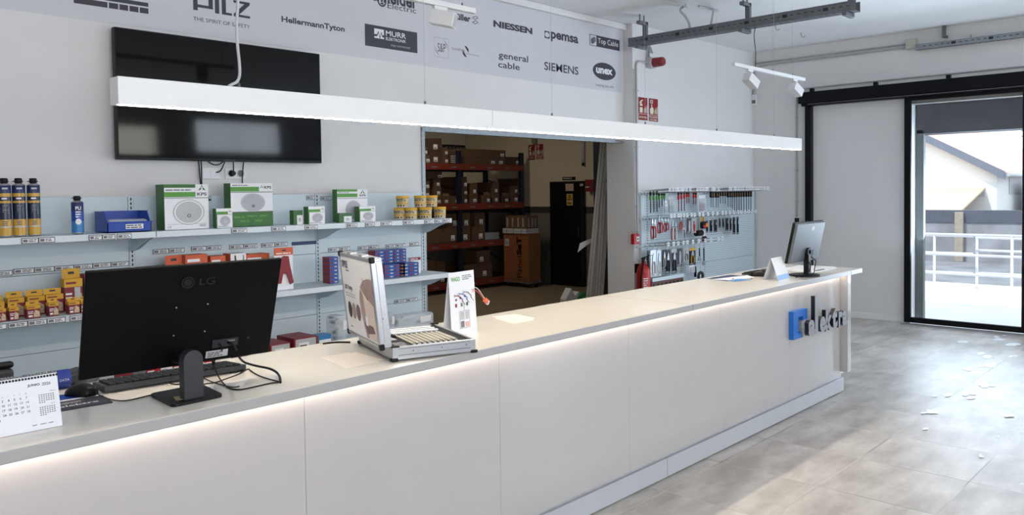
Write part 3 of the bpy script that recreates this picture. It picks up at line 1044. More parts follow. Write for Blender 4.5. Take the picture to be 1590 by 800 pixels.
# --- white and green luminaire boxes ---------------------------------------------------------------
def lum_box(px0, px1, pyb, depth, h, label, style, group, Y=None):
    y = onz((px0+px1)/2, pyb, SZ).y if Y is None else Y
    x0 = ony(px0, pyb-10, y).x; x1 = ony(px1, pyb-10, y).x
    w = x1-x0
    t = thing('luminaire_box', label, 'box', ((x0+x1)/2, y+depth/2, SZ), group)
    m = MB()
    m.box(x0, x1, y, y+depth, SZ, SZ+h, PAPERW, 0.0, faces={4: PAPERW, 0: DGREEN})
    f = lambda a, b: Vector((x0+w*a, y-0.0008, SZ+h*b))

    def R(a, b, c, d, mat, k=0):
        o = Vector((0, -0.0004*k, 0))
        m.poly([f(a, c)+o, f(b, c)+o, f(b, d)+o, f(a, d)+o], mat)

    def tri(cx, cy, s):
        m.poly([f(cx-s, cy), f(cx-s*.3, cy+s*.2), f(cx-s*0.1, cy+s*.9), f(cx-s*.6, cy+s*.6)], DGREEN)
        m.poly([f(cx-s*.45, cy+s*.72), f(cx, cy+s*1.5), f(cx+s*.45, cy+s*.72), f(cx, cy+s*1.1)], DGREEN)
        m.poly([f(cx+s, cy), f(cx+s*.3, cy+s*.2), f(cx+s*0.1, cy+s*.9), f(cx+s*.6, cy+s*.6)], DGREEN)
    if style == 'A':
        R(0, .70, .925, 1, DGREEN); R(0, .70, .72, .83, GREEN); m.scribble(f(.03, .85), X_, Z_, w*.6, h*.05, 1, MGREY, 1, 1)
        R(0, 1, .69, .705, INK2)
        tri(.85, .86, .085)
        m.text('KPS', f(.74, .745), X_, Z_, w*.22, h*.07, INK, 0.03)
        for r_, mt in ((.36, LGREY), (.33, MGREY if False else PAPERW), (.30, LGREY)):
            m.disc(f(.54, .38)-Y_*(.0004*(3-r_*5)), X_, Z_, w*r_, h*r_*.80, mt)
        m.disc(f(.54, .30)-Y_*.0022, X_, Z_, w*.045, h*.04, INK2); m.disc(f(.54, .30)-Y_*.0026, X_, Z_, w*.025, h*.022, LGREY)
        R(.05, .95, .115, .12, INK2); m.text('CE', f(.06, .04), X_, Z_, w*.08, h*.04, INK)
        m.scribble(f(.78, .05), X_, Z_, w*.16, h*.05, 2, INK2, 1, 4)
    elif style == 'B':
        R(0, .67, .81, .915, GREEN); m.scribble(f(.04, .93), X_, Z_, w*.5, h*.04, 1, MGREY, 1, 2)
        R(0, 1, .785, .80, DGREEN)
        tri(.74, .885, .045)
        m.text('KPS', f(.80, .87), X_, Z_, w*.17, h*.065, INK, 0.03)
        for r_, mt in ((.29, MGREY), (.275, LGREY), (.25, MGREY)):
            m.disc(f(.52, .55)-Y_*(.0004*(3-r_*5)), X_, Z_, w*r_, h*r_*.74, LGREY if mt is LGREY else pm('luminaire picture', (176, 176, 184), .5))
        m.disc(f(.52, .47)-Y_*.0022, X_, Z_, w*.04, h*.035, INK2)
        R(0, 1, 0, .33, DGREEN); R(0, 1, .33, .345, INK2)
        for a, c in ((.06, .18), (.36, .2), (.66, .2), (.2, .09), (.55, .09)):
            m.scribble(f(a, c)-Y_*.0007, X_, Z_, w*.26, h*.07, 1, GREEN, 1, int(a*50))
    elif style == 'C':
        R(0, .66, .93, 1, GREEN); R(0, .66, .76, .87, GREEN); m.scribble(f(.04, .885), X_, Z_, w*.5, h*.03, 1, MGREY, 1, 2)
        R(0, 1, .715, .73, INK2)
        tri(.84, .86, .08); m.text('KPS', f(.74, .775), X_, Z_, w*.2, h*.06, INK, 0.03)
        m.disc(f(.52, .36), X_, Z_, w*.26, h*.30, LGREY); m.disc(f(.52, .36)-Y_*.0004, X_, Z_, w*.24, h*.27, pm('luminaire picture', (176, 176, 184), .5))
    elif style == 'S':
        R(0, .72, .70, .84, GREEN); R(0, .05, 0, .7, DGREEN); tri(.85, .80, .08); R(.05, 1, .68, .695, INK2)
        m.disc(f(.54, .36), X_, Z_, w*.33, h*.26, LGREY); m.disc(f(.54, .36)-Y_*.0004, X_, Z_, w*.27, h*.21, pm('luminaire picture', (176, 176, 184), .5)); m.disc(f(.54, .33)-Y_*.0008, X_, Z_, w*.14, h*.1, LGREY)
        m.scribble(f(.1, .05), X_, Z_, w*.8, h*.06, 1, MGREY, 1, 9)
    else:
        R(0, 1, .66, 1, DGREEN); R(0, .36, 0, .66, DGREEN); tri(.82, .76, .09)
        m.disc(f(.66, .34), X_, Z_, w*.17, h*.17, LGREY); R(.45, .9, .05, .62, PAPERW, 0.5)
        m.disc(f(.66, .34)-Y_*.001, X_, Z_, w*.15, h*.14, LGREY)
    m.build('carton', t)
    return t


G = 'green and white luminaire boxes'
lum_box(256, 324.5, 356, 0.12, 0.277, 'large white and green lamp box beside the blue bin', 'A', G)
lum_box(359, 424, 352, 0.09, 0.284, 'large white and green lamp box with a green lower band', 'B', G, 4.90)
lum_box(336, 361, 354, 0.045, 0.123, 'small lamp box in front of the green banded box', 'S', G, 4.83)
lum_box(456, 470, 349, 0.05, 0.098, 'smallest dark green lamp box alone mid shelf', 'T', G)
lum_box(479, 504.5, 348, 0.06, 0.121, 'cube lamp box with a round picture left of the shelf joint', 'S', G)
lum_box(524, 571, 346, 0.06, 0.238, 'tall lamp box standing behind two small lamp boxes', 'C', G, 4.93)
lum_box(527, 546, 345.5, 0.05, 0.068, 'low lamp box in front of the tall lamp box', 'T', G, 4.83)
lum_box(558, 583, 345, 0.06, 0.112, 'small lamp box right in front of the tall lamp box', 'S', G, 4.82)

# --- yellow lidded tubs ----------------------------------------------------------------------------
TUBW = pm('tub label print', (196, 178, 140), 0.5, noise=0.5, scale=90)


def tub(loc, label):
    t = thing('fixings_tub', label, 'tub', loc, 'tubs of fixings with yellow lids')
    x, y, z = loc
    m = MB(); m.lathe(loc, [(0.043, 0, LGREY), (0.045, 0.003), (0.0455, 0.006, TUBW), (0.047, 0.03), (0.047, 0.03, GOLD), (0.0475, 0.042), (0.0475, 0.042, TUBW), (0.048, 0.074), (0.048, 0.076)], TUBW, 24)
    d = Vector((-0.62, -0.78, 0)); u = Vector((0.78, -0.62, 0))
    for k in (-0.7, -0.25, 0.2):
        dd = (d*math.cos(k)+u*math.sin(k)); uu = Vector((-dd.y, dd.x, 0))
        m.rect(Vector(loc)+dd*0.0478-uu*0.006+Z_*0.012, uu, Z_, 0.011, 0.011, DGREY)
        m.scribble(Vector(loc)+dd*0.0486-uu*0.018+Z_*0.048, uu, Z_, 0.034, 0.022, 2, DGREY, 1, int(k*10))
    m.build('tub', t)
    m = MB(); m.lathe(loc, [(0.047, 0.073), (0.0505, 0.074), (0.051, 0.088), (0.049, 0.091), (0.0, 0.0915)], pm('yellow tub lid', (226, 174, 40), 0.4), 24); m.build('lid', t)


t0 = None
low = [(621, 341, 4.92, 'leftmost yellow lidded tub of the lower row, set back'), (638, 341, 4.85, 'yellow lidded tub in front at the lower left'), (661, 340.5, 4.82, 'yellow lidded tub in the middle of the lower row'), (683, 339, 4.845, 'yellow lidded tub at the right end of the lower row'),
       (652, 340.5, 4.92, 'yellow lidded tub of the lower row hidden behind the middle one')]
for px, py, y, lab in low:
    p = ony(px, py-8, y)
    tub((p.x, y+0.0, SZ), lab)
for px, y, lab in ((625, 4.89, 'yellow lidded tub standing alone on the left of the upper row'), (652.5, 4.87, 'left tub of the stacked pair on the upper row'), (670, 4.90, 'right tub of the stacked pair on the upper row')):
    p = ony(px, 315, y)
    tub((p.x, y, SZ+0.0925), lab)

# --- second shelf -----------------------------------------------------------------------------------
S2 = 0.9875


def hang_box(px0, px1, y, h, d, label, cols, group, z=S2, hook=True, name='hang_box', cat='box', deco=None):
    xa = ony(px0, 480, y).x; xb = ony(px1, 480, y).x
    t = thing(name, label, cat, ((xa+xb)/2, y+d/2, z), group)
    w = xb-xa
    body, top = cols
    m = MB()
    hb = h*0.76 if hook else h
    m.box(xa, xb, y, y+d, z, z+hb, body)
    m.box(xa-0.0006, xb+0.0006, y-0.0006, y+d+0.0006, z+hb*0.74, z+hb+0.0006, top)
    f = lambda a, b: Vector((xa+w*a, y-0.0014, z+hb*b))
    m.poly([f(.45, .08), f(.95, .08), f(.95, .5), f(.6, .68)], pm('pale picture print', (206, 180, 150), .5, noise=.3, scale=80))
    m.scribble(f(.06, .34), X_, Z_, w*.5, hb*.25, 2, PAPERW, 1, int(px0))
    m.poly([f(.1, .1), f(.4, .1), f(.4, .25), f(.1, .25)], PAPERW)
    m.scribble(f(.08, .8), X_, Z_, w*.8, hb*.14, 1, CRIMSON if top is YELLOW else PAPERW, 1, 2)
    m.build('carton', t)
    if hook:
        m = MB()
        m.box(xa, xb, y+d*0.5-0.001, y+d*0.5+0.001, z+hb, z+h, top)
        m.rect((xa+w*.33, y+d*0.5-0.0014, z+hb+(h-hb)*.45), X_, Z_, w*.34, (h-hb)*.25, DGREY)
        m.build('hang_tab', t)
    return t


G = 'red and yellow hang boxes on the second shelf'
G2 = 'front row of small red and yellow hang boxes'
fr = [(-6, 9), (14.5, 29), (42, 62.5), (76, 91), (107, 124), (126, 135)]
fl = ['cut off at the photo edge', 'second from the left in the front row', 'third from the left in the front row', 'fourth from the left in the front row', 'before the tall red box', 'next to the monitor edge']
for i, (a, b) in enumerate(fr):
    hang_box(a, b, 4.80, 0.088 if i != 3 else 0.095, 0.05, 'small red and yellow hang box, '+fl[i], (CRIMSON, YELLOW), G2)
for i, (a, b) in enumerate(((-14, 7), (12.5, 38), (43.5, 70), (72, 99))):
    hang_box(a, b, 4.92, 0.135 if i else 0.12, 0.08, 'larger yellow topped hang box in the back row, '+['cut off at the photo edge', 'left of three', 'middle of three', 'right of three'][i], (CRIMSON, YELLOW), 'back row of yellow topped hang boxes')
tb = hang_box(101, 129, 4.95, 0.235, 0.07, 'tall red box with yellow top and a clear window', (CRIMSON, YELLOW), None, hook=True)
xa = ony(116, 450, 4.945).x; xb = ony(125, 450, 4.945).x
m = MB(); m.rect((xa, 4.9475, S2+0.06), X_, Z_, xb-xa, 0.07, LGREY); m.build('window', tb)
hang_box(132, 150, 4.95, 0.20, 0.07, 'tall dark box half hidden behind the monitor', (DGREY, CRIMSON), None, hook=False)
# orange cartons seen over the monitor
PRN = pm('orange print', (206, 92, 52), .5)
for a, b, y, h, lab, hk in ((264, 290, 4.90, 0.275, 'orange hang box seen above the monitor edge, left one', True), (290, 324, 4.92, 0.27, 'orange and white carton behind the monitor', False), (329, 352, 4.92, 0.252, 'low orange carton just above the monitor edge', False),
                            (383, 420, 4.95, 0.245, 'flat orange carton furthest right behind the monitor', False)):
    hang_box(a, b, y, h, 0.1, lab, (PAPERW if not hk else PRN, PRN), None, hook=hk, name='orange_carton')
xa = ony(358, 400, 4.9).x; xb = ony(382, 400, 4.9).x
t = thing('white_carton', 'white carton with orange side and black slash behind the monitor', 'box', ((xa+xb)/2, 4.95, S2))
m = MB(); m.box(xa, xb, 4.9, 5.0, S2, S2+0.262, PAPERW, faces={0: PRN}); w = xb-xa
for k in (0.25, 0.45, 0.8):
    m.poly([(xa+w*k, 4.8992, S2+.14), (xa+w*(k+.06), 4.8992, S2+.14), (xa+w*(k+.06)-0.02*(k == .45), 4.8992, S2+.25), (xa+w*k-0.02*(k == .45), 4.8992, S2+.25)], INK)
m.build('carton', t)
# glove clamshell
xa = ony(426, 420, 4.83).x; xb = ony(455, 420, 4.83).x; w = xb-xa
t = thing('glove_pack', 'clear hang pack with red gloves under an orange header card', 'pack', ((xa+xb)/2, 4.84, S2))
m = MB(); m.box(xa, xb, 4.83, 4.833, S2, S2+0.285, PAPERW); m.build('backing_card', t)
m = MB(); m.box(xa, xb, 4.826, 4.83, S2+0.235, S2+0.285, PRN); m.rect((xa+w*.4, 4.8255, S2+.262), X_, Z_, w*.22, .01, DGREY); m.scribble((xa+w*.1, 4.8255, S2+.24), X_, Z_, w*.8, .014, 1, PAPERW, 1, 1); m.build('header_card', t)
m = MB()
m.prism([(xa+w*a, 4.815, S2+.23*b) for a, b in ((.12, .2), (.3, .2), (.42, .5), (.62, .45), (.8, .15), (.97, .2), (.78, .72), (.72, .98), (.5, 1), (.3, .92), (.24, .6))], (0, 0.014, 0), CRIMSON)
m.build('glove', t)
# blue and red stacked cartons
BR = pm('blue print', (44, 84, 160), .45)
PK = [(512, 525.5, 436, 4.89, 7, 0.19), (583, 612, 430, 4.95, 8, 0.206), (611.5, 631, 430, 4.95, 8, 0.206), (597, 629, 431, 4.84, 4, 0.102), (620.5, 650, 428, 4.84, 4, 0.102)]
PL = ['stack left of the open sample case', 'tall back stack right of the sample case', 'tall back stack furthest right', 'low front stack beside the sample case', 'low front stack nearest the shelf end']
for si, (a, b, yb, y, n, h) in enumerate(PK):
    xa = ony(a, yb-15, y).x; xb = ony(b, yb-15, y).x; w = xb-xa
    cols = [(xa, (xa+xb)/2-0.001), ((xa+xb)/2+0.001, xb)] if si else [(xa, xb)]
    for ci, (c0, c1) in enumerate(cols):
        for k in range(n):
            z = S2+k*h/n; hh = h/n-0.0012
            side = '' if len(cols) == 1 else (' left column,' if ci == 0 else ' right column,')
            t = thing('lamp_carton', 'blue and red carton, %s,%s %s up' % (PL[si], side, ORD[k]), 'box', ((c0+c1)/2, y+.04, z), 'small blue and red cartons')
            m = MB(); m.box(c0, c1, y, y+0.09, z, z+hh, BR, faces={0: CRIMSON})
            m.rect((c0+(c1-c0)*.06, y-.0006, z+hh*.3), X_, Z_, (c1-c0)*.3, hh*.5, CRIMSON)
            m.rect((c0+(c1-c0)*.55, y-.0006, z+hh*.2), X_, Z_, (c1-c0)*.28, hh*.35, LGREY)
            m.build('carton', t)
xa = ony(637, 405, 4.95).x; xb = ony(653, 405, 4.95).x
t = thing('red_white_pack', 'flat white and red pack standing near the shelf end', 'pack', ((xa+xb)/2, 4.96, S2))
m = MB(); m.box(xa, xb, 4.95, 4.975, S2, S2+0.128, PAPERW); m.rect((xa, 4.9493, S2+.105), X_, Z_, xb-xa, .022, CRIMSON); m.scribble((xa+.005, 4.9488, S2+.108), X_, Z_, (xb-xa)*.7, .014, 1, PAPERW, 1, 1)
m.build('carton', t)

# --- base shelf -------------------------------------------------------------------------------------
S3 = 0.5525
for i, (a, b, yb, y, h, lab) in enumerate(((420, 451, 555, 4.72, 0.098, 'red and white carton with a label on the base shelf, beside the monitor'), (457, 492, 549, 4.72, 0.114, 'red and white carton with a label beside the blue tin'), (383, 415, 560, 4.72, 0.09, 'red and white carton mostly hidden behind the monitor'))):
    xa = ony(a, yb-10, y).x; xb = ony(b, yb-10, y).x; w = xb-xa
    t = thing('red_carton', lab, 'box', ((xa+xb)/2, y+.12, S3), 'red and white cartons on the base shelf')
    m = MB(); m.box(xa, xb, y, y+0.22, S3, S3+h+0.0, CRIMSON)
    m.rect((xa+w*.06, y-.0006, S3+.005), X_, Z_, w*.9, h*.88, LGREY)
    m.rect((xa+w*.2, y-.0012, S3+h*.2), X_, Z_, w*.45, h*.5, PAPERW); m.scribble((xa+w*.24, y-.0018, S3+h*.3), X_, Z_, w*.36, h*.3, 2, INK, 1, i)
    m.rect((xa+w*.2, y-.0018, S3+h*.1), X_, Z_, w*.14, h*.18, INK2)
    m.build('carton', t)
xa = ony(495.5, 530, 4.72).x; xb = ony(514, 530, 4.72).x
t = thing('blue_tin', 'small blue printed box behind the counter beside the red cartons', 'box', ((xa+xb)/2, 4.76, S3))
m = MB(); m.box(xa, xb, 4.72, 4.81, S3, S3+0.108, SKYB, faces={0: LGREY}); m.rect((xa, 4.7194, S3+.055), X_, Z_, xb-xa, .022, PAPERW); m.disc((xa+(xb-xa)*.7, 4.7188, S3+.03), X_, Z_, .018, .018, INK)
m.build('carton', t)
cl = [LGREY, CRIMSON, MGREY, RED, PAPERW, RED, LGREY, RED, PAPERW]
pxs = [150, 178, 207, 228, 250, 269, 285, 303, 330, 360]
for i in range(9):
    xa = ony(pxs[i], 580, 4.72).x; xb = ony(pxs[i+1]-1, 580, 4.72).x
    h = (0.075, 0.085, 0.07, 0.09, 0.085, 0.09, 0.08, 0.09, 0.08)[i]
    t = thing('small_carton', 'small %s carton glimpsed under the monitor, %s from the left' % ({id(LGREY): 'light grey', id(CRIMSON): 'crimson', id(MGREY): 'mid grey', id(RED): 'bright red', id(PAPERW): 'white'}[id(cl[i])], ORD[i]), 'box', ((xa+xb)/2, 4.8, S3), 'cartons on the base shelf')
    m = MB(); m.box(xa, xb, 4.72, 4.88, S3, S3+h, cl[i]); m.rect((xa+.004, 4.7194, S3+h*.3), X_, Z_, (xb-xa)*.5, h*.4, PAPERW if cl[i] is not PAPERW else MGREY)
    m.build('carton', t)


def bag(px0, px1, y, h, lab, seed):
    rnd = random.Random(seed)
    xa = ony(px0, 495, y).x; xb = ony(px1, 495, y).x
    t = thing('parts_bag', lab, 'bag', ((xa+xb)/2, y+.05, S3), 'clear bags of grey fittings')
    m = MB(); m.box(xa, xb, y, y+0.14, S3, S3+h, FILM, 0.025, 3)
    m.rect((xb-(xb-xa)*.4, y-0.001, S3+h*.55), X_, Z_, (xb-xa)*.3, h*.3, PAPERW)
    m.build('film_bag', t)
    m = MB()
    for i in range(14):
        x = xa+.015+(xb-xa-.03)*rnd.random(); z = S3+.012+(h-.03)*rnd.random(); yy = y+.02+.09*rnd.random()
        m.cyl((x-.015, yy, z), (x+.015, yy+.01, z), .009, MGREY if i % 2 else LGREY, seg=10)
    m.build('fittings', t)


bag(522, 540, 4.73, 0.22, 'clear bag of grey fittings behind the left side of the sample case', 1)
bag(600, 614, 4.73, 0.19, 'clear bag of grey fittings right behind the case lid', 2)
bag(618, 675, 4.73, 0.15, 'wide clear bag of grey fittings behind the open case', 3)
# ------------------------------------------------------------------ things on the counter
def frame(a, t=0.0):
    """axes of an upright face turned by a and leaning back by t: width, height, outward (towards the camera side)"""
    u = Vector((math.cos(a), math.sin(a), 0))
    n = Vector((-math.sin(a), math.cos(a), 0))
    v = Z_*math.cos(t)+n*math.sin(t)
    return u, v, u.cross(v).normalized()


# --- the large monitor seen from behind -------------------------------------------------------------
mon = thing('computer_monitor', 'large black computer monitor seen from behind on the near end of the counter', 'monitor', (1.147, 2.526, CT))
mu, mv, mo = frame(math.radians(-5.2), math.radians(-19.5))
MW, MH = 0.613, 0.363
bc = Vector((1.170, 2.613, 1.068))
mp = lambda a, b, o=0.0: bc+mu*(MW*(a-0.5))+mv*(MH*b)+mo*o
BACK = pm('black textured monitor back', (9, 9, 11), 0.55, noise=0.2, scale=200, bump=0.1, spec=0.12)
m = MB()
m.obox(mp(.5, .5, -0.008), mu, mv, mo, (MW, MH, 0.014), BACK, 0.004)
m.build('housing', mon)
m = MB(); m.obox(mp(.5, .5, -0.016), mu, mv, mo, (MW-0.012, MH-0.014, 0.003), SCREEN); m.build('screen', mon)
for a, b in ((.4415, .60), (.605, .605), (.4415, .325), (.605, .33)):
    m = MB(); m.cyl(mp(a, b, 0.001), mp(a, b, 0.0045), 0.0022, ALU, seg=10); m.build('mount_screw', mon)
m = MB()
m.obox(mp(.727, .185, 0.0032), mu, mv, mo, (0.088, 0.03, 0.001), SLOT)
m.obox(mp(.76, .20, 0.004), mu, mv, mo, (0.026, 0.007, 0.002), MGREY, 0.001)
m.build('port_recess', mon)
m = MB(); m.cyl(mp(.86, .2, 0.0), mp(.86, .2, 0.0012), 0.0045, SLOT, seg=12); m.build('lock_slot', mon)
m = MB(); m.rect(mp(.625, .045, 0.0034), mu, mv, 0.075, 0.026, LGREY); m.scribble(mp(.635, .05, 0.0038), mu, mv, 0.055, 0.02, 3, INK, 1, 4); m.build('type_label', mon, label='white type label')
GLB = pm('glossy black emblem', (6, 6, 8), 0.2)
m = MB()
m.disc(mp(.487, .835, 0.0042), mu, mv, 0.021, 0.021, GLB)
m.text('LG', mp(.545, .80, 0.0042), mu, mv, 0.052, 0.026, GLB, 0.03)
m.disc(mp(.487, .835, 0.0046), mu, mv, 0.016, 0.016, BACK, r_in=0.82)
m.build('emblem', mon, label='glossy black round emblem with two letters')
m = MB()
nx, ny = 1.137, 2.452
n = 14
pts = [Vector((nx-0.031, ny, CT+0.008)), Vector((nx+0.031, ny, CT+0.008))]
pts += [Vector((nx+0.031*math.cos(PI*i/n), ny, CT+0.130+0.031*math.sin(PI*i/n))) for i in range(n+1)]
m.prism(pts, (0, 0.034, 0), DGREY)
m.build('stand_neck', mon)
m = MB()
m.obox(Vector((nx+0.008, 2.535, 1.10)), X_, Y_, Z_, (0.03, 0.13, 0.025), BLACK, 0.006)
m.build('hinge_arm', mon)
m = MB()
P = [(1.068, 2.623), (1.055, 2.424), (1.222, 2.429), (1.243, 2.629)]
c = Vector((sum(p[0] for p in P)/4, sum(p[1] for p in P)/4))
pts = []
for i, p in enumerate(P):
    p = Vector(p); q = Vector(P[i-1]); r = Vector(P[(i+1) % 4])
    d1 = (q-p).normalized()*0.02; d2 = (r-p).normalized()*0.02
    for k in range(5):
        tt = k/4
        pts.append((p+d1)*(1-tt)**2+p*2*tt*(1-tt)+(p+d2)*tt**2)
m.prism([Vector((p.x, p.y, CT+0.0008)) for p in pts], (0, 0, 0.009), BLACK)
m.build('stand_base', mon)
m = MB()
m.poly([Vector((x, y, CT+0.0103)) for x, y in ((1.085, 2.465), (1.125, 2.455), (1.128, 2.51), (1.10, 2.52))], pm('beige card tag', (176, 156, 124), .7))
m.build('card_tag', mon, label='small beige card tag')


def pix(lst):
    """sight lines met at given heights above the counter top: (px, py, h) or (px, py, ('y', Y))"""
    out = []
    for x, y, h in lst:
        out.append(ony(x, y, h[1]) if isinstance(h, tuple) else onz(x, y, CT+h))
    return out


pl = mp(.69, .19, 0.006)
pw = mp(.74, .19, 0.006)
m = MB()
m.tube([pw, pw+Vector((0.01, -0.03, -0.008))]+pix(((373, 561, 0.045), (395, 568, 0.03), (418, 572, 0.022), (430, 578, 0.015), (435, 586, 0.008), (435.5, 594, 0.0045))), 0.0042, BLACK, 8, 2)
m.build('monitor_cable', None, pw, 'thick black cable from the monitor port bending down onto the counter', 'cable')
m = MB()
a = pix(((331, 561, 0.04), (334, 572, 0.03), (339, 585, 0.010), (347, 596, 0.0035), (356, 604, 0.003), (372, 606, 0.003), (395, 601, 0.003), (420, 595, 0.003), (433, 594, 0.003)))
m.tube([pl, pl+Vector((0.004, -0.025, -0.02))]+a, 0.0026, BLACK, 8, 2)
m.cyl(a[0], a[1]+Vector((0.002, 0, -0.006)), 0.006, BLACK, 0.005, seg=12)
m.build('power_cord', None, pl, 'thin black power cord with an inline plug hanging from the monitor', 'cable')
m = MB()
m.tube(pix(((260, 594, 0.012), (268, 597, 0.003), (290, 597, 0.003), (330, 596, 0.003), (352, 588, 0.003), (372, 581, 0.003), (386, 572, 0.003), (388, 575, 0.003), (400, 583, 0.003), (418, 589, 0.003), (434, 593, 0.003))), 0.0022, BLACK, 6, 2)
m.build('keyboard_cable', None, onz(300, 597, CT), 'thin black keyboard cable looping across the counter', 'cable')
m = MB()
m.tube(pix(((310, 583, 0.003), (325, 592, 0.003), (345, 598, 0.003), (362, 602, 0.003), (372, 600, 0.003))), 0.002, BLACK, 6, 2)
m.build('loose_cable', None, onz(325, 592, CT), 'short thin black cable beside the monitor stand', 'cable')

# --- keyboard, mice, mouse pad -------------------------------------------------------------------------
def keyboard(c, ang, L, Dp, label, step=(18, 5), pxh=0.02):
    u = Vector((math.cos(ang), math.sin(ang), 0)); w = Vector((-math.sin(ang), math.cos(ang), 0))
    t = thing('keyboard', label, 'keyboard', c)
    m = MB()
    prof = [(0, 0.009), (0, pxh), (Dp, pxh*0.55), (Dp, 0.004), (Dp*0.97, 0.001), (0.02, 0.001)]
    o = c-u*(L/2)-w*(Dp/2)
    m.prism([o+w*a+Z_*b for a, b in prof], u*L, DGREY)
    m.build('keyboard_body', t)
    nx, ny = step
    zt = lambda b: pxh+(pxh*0.55-pxh)*b
    row = []
    for j in range(ny):
        m = MB()
        b = (j+0.5)/ny*0.9+0.05
        kw = (L-0.03)/nx
        for i in range(nx):
            p = o+u*(0.015+(i+0.5)*kw)+w*(Dp*b)+Z_*(zt(b)+0.0032)
            m.obox(p, u, w, Z_, (kw*0.86, Dp*0.9/ny*0.84, 0.006), BLACK, 0.0012, 1)
        m.build('key_row', t)
    for e in (0.08, 0.92):
        m = MB(); m.obox(o+u*(L*e)+w*0.012+Z_*0.0052, u, w, Z_, (0.03, 0.008, 0.0104), BLACK); m.build('foot', t)
    return t


a = onz(163, 611, CT+0.004); b = onz(382, 575.5, CT+0.004)
u = (b-a); L = u.length; ang = math.atan2(u.y, u.x)
w = Vector((-math.sin(ang), math.cos(ang), 0))
kc = (a+b)/2+w*0.075; kc.z = CT
keyboard(kc, ang, L, 0.15, 'black keyboard lying behind the large monitor stand', pxh=0.026)


def mouse(c, ang, label, s=1.0, col=BLACK):
    t = thing('computer_mouse', label, 'mouse', c)
    u = Vector((math.cos(ang), math.sin(ang), 0)); w = Vector((-math.sin(ang), math.cos(ang), 0))
    m = MB()
    prev = None; seg = 12; N = 10
    rings = []
    for i in range(N+1):
        x = -0.055+0.11*i/N
        k = i/N
        hw = 0.031*math.sqrt(max(0.0, 1-(2*k-1)**4))*(0.94+0.06*math.cos(2*PI*k))+0.0015
        hh = 0.036*(math.sin(PI*min(1, 0.12+0.84*k)))**0.7+0.003
        rings.append([c+(u*x+w*(hw*math.cos(PI*j/seg))+Z_*(hh*math.sin(PI*j/seg)**0.75))*s+Z_*0.001 for j in range(seg+1)])
    vs = [p for r in rings for p in r]
    fs = [(i*(seg+1)+j, i*(seg+1)+j+1, (i+1)*(seg+1)+j+1, (i+1)*(seg+1)+j) for i in range(N) for j in range(seg)]
    m.add(vs, fs, col, True)
    for r in (rings[0], rings[-1]): m.poly(r, col)
    m.poly([r[0] for r in rings]+[r[-1] for r in reversed(rings)], col)
    m.build('mouse_shell', t)
    m = MB(); m.cyl(c+u*0.028*s+Z_*0.032*s-w*0.004, c+u*0.028*s+Z_*0.032*s+w*0.004, 0.009*s, DGREY, seg=14); m.build('scroll_wheel', t)
    return t


NB = pm('mouse pad navy print', (34, 38, 52), 0.6)
pad = thing('mouse_pad', 'dark mouse pad with a blue band and white lettering under the mouse', 'mouse pad', (0.86, 2.74, CT))
P0 = Vector((0.72, 2.652, CT)); pu = Vector((0.239, -0.021, 0)).normalized(); pv = Vector((0.021, 0.239, 0)).normalized()
m = MB(); m.obox(P0+pu*0.12+pv*0.11+Z_*0.002, pu, pv, Z_, (0.24, 0.22, 0.003), NB, 0.001, 1)
m.rect(P0+pv*0.135+Z_*0.0038, pu, pv, 0.24, 0.08, BLUE); m.rect(P0+pv*0.118+Z_*0.0038, pu, pv, 0.24, 0.018, PAPERW)
m.scribble(P0+pu*0.08+pv*0.07+Z_*0.0038, pu, pv, 0.12, 0.028, 3, LGREY, 1, 5)
m.text('galektra', P0+pu*0.08+pv*0.03+Z_*0.0038, pu, pv, 0.13, 0.026, PAPERW, 0.02)
m.build('pad', pad)
mouse(onz(130, 614, CT+0.006)+Vector((0, 0.02, -0.0022)), math.radians(118), 'black computer mouse on the printed mouse pad', 1.0)
m = MB(); m.tube(pix(((151, 612, 0.012), (160, 616, 0.003), (172, 621, 0.003), (190, 623, 0.003), (205, 621, 0.003), (232, 614, 0.003), (262, 609, 0.003), (285, 605, 0.003))), 0.0021, BLACK, 6, 2)
m.build('mouse_cable', None, onz(172, 621, CT), 'thin black mouse cable curving towards the monitor base', 'cable')
# things half hidden behind the calendar
t = thing('tape_dispenser', 'dark blue rounded desk gadget peeking out beside the calendar', 'dispenser', onz(99, 606, CT))
c = onz(99, 606, CT)+Vector((0, 0.03, 0))
m = MB(); m.cyl(c+Vector((-.03, 0, .032)), c+Vector((.025, 0, .032)), .032, pm('royal blue plastic', (30, 58, 150), .35), seg=28); m.build('body', t)
m = MB(); m.text('DATA', c+Vector((-.012, -.0325, .03)), X_, Z_, .03, .008, PAPERW); m.build('printed_word', t)
c = onz(122, 603, CT)+Vector((0.0, 0.06, 0))
t = thing('barcode_scanner', 'dark grey barcode scanner lying behind the mouse', 'scanner', c)
m = MB(); m.obox(c+Z_*0.03, Vector((.94, .2, .12)), Vector((-.2, .97, 0)), Vector((-.12, 0, .99)), (0.09, 0.07, 0.045), DGREY, 0.012); m.build('head', t)
m = MB(); m.obox(c+Vector((0.05, 0.01, 0.012)), X_, Y_, Z_, (0.08, 0.035, 0.024), MGREY, 0.009); m.build('handle', t)
c = onz(9, 607, CT)+Vector((0.0, 0.22, 0))
t = thing('desk_phone', 'dark desk phone handset just visible above the calendar', 'phone', c)
m = MB(); m.obox(c+Z_*0.02, X_, Y_, Z_, (0.14, 0.12, 0.04), DGREY, 0.012); m.build('phone_base', t)
m = MB(); m.obox(c+Vector((0, -0.03, 0.052)), X_, Y_, Z_, (0.15, 0.035, 0.024), BLACK, 0.011); m.build('handset', t)

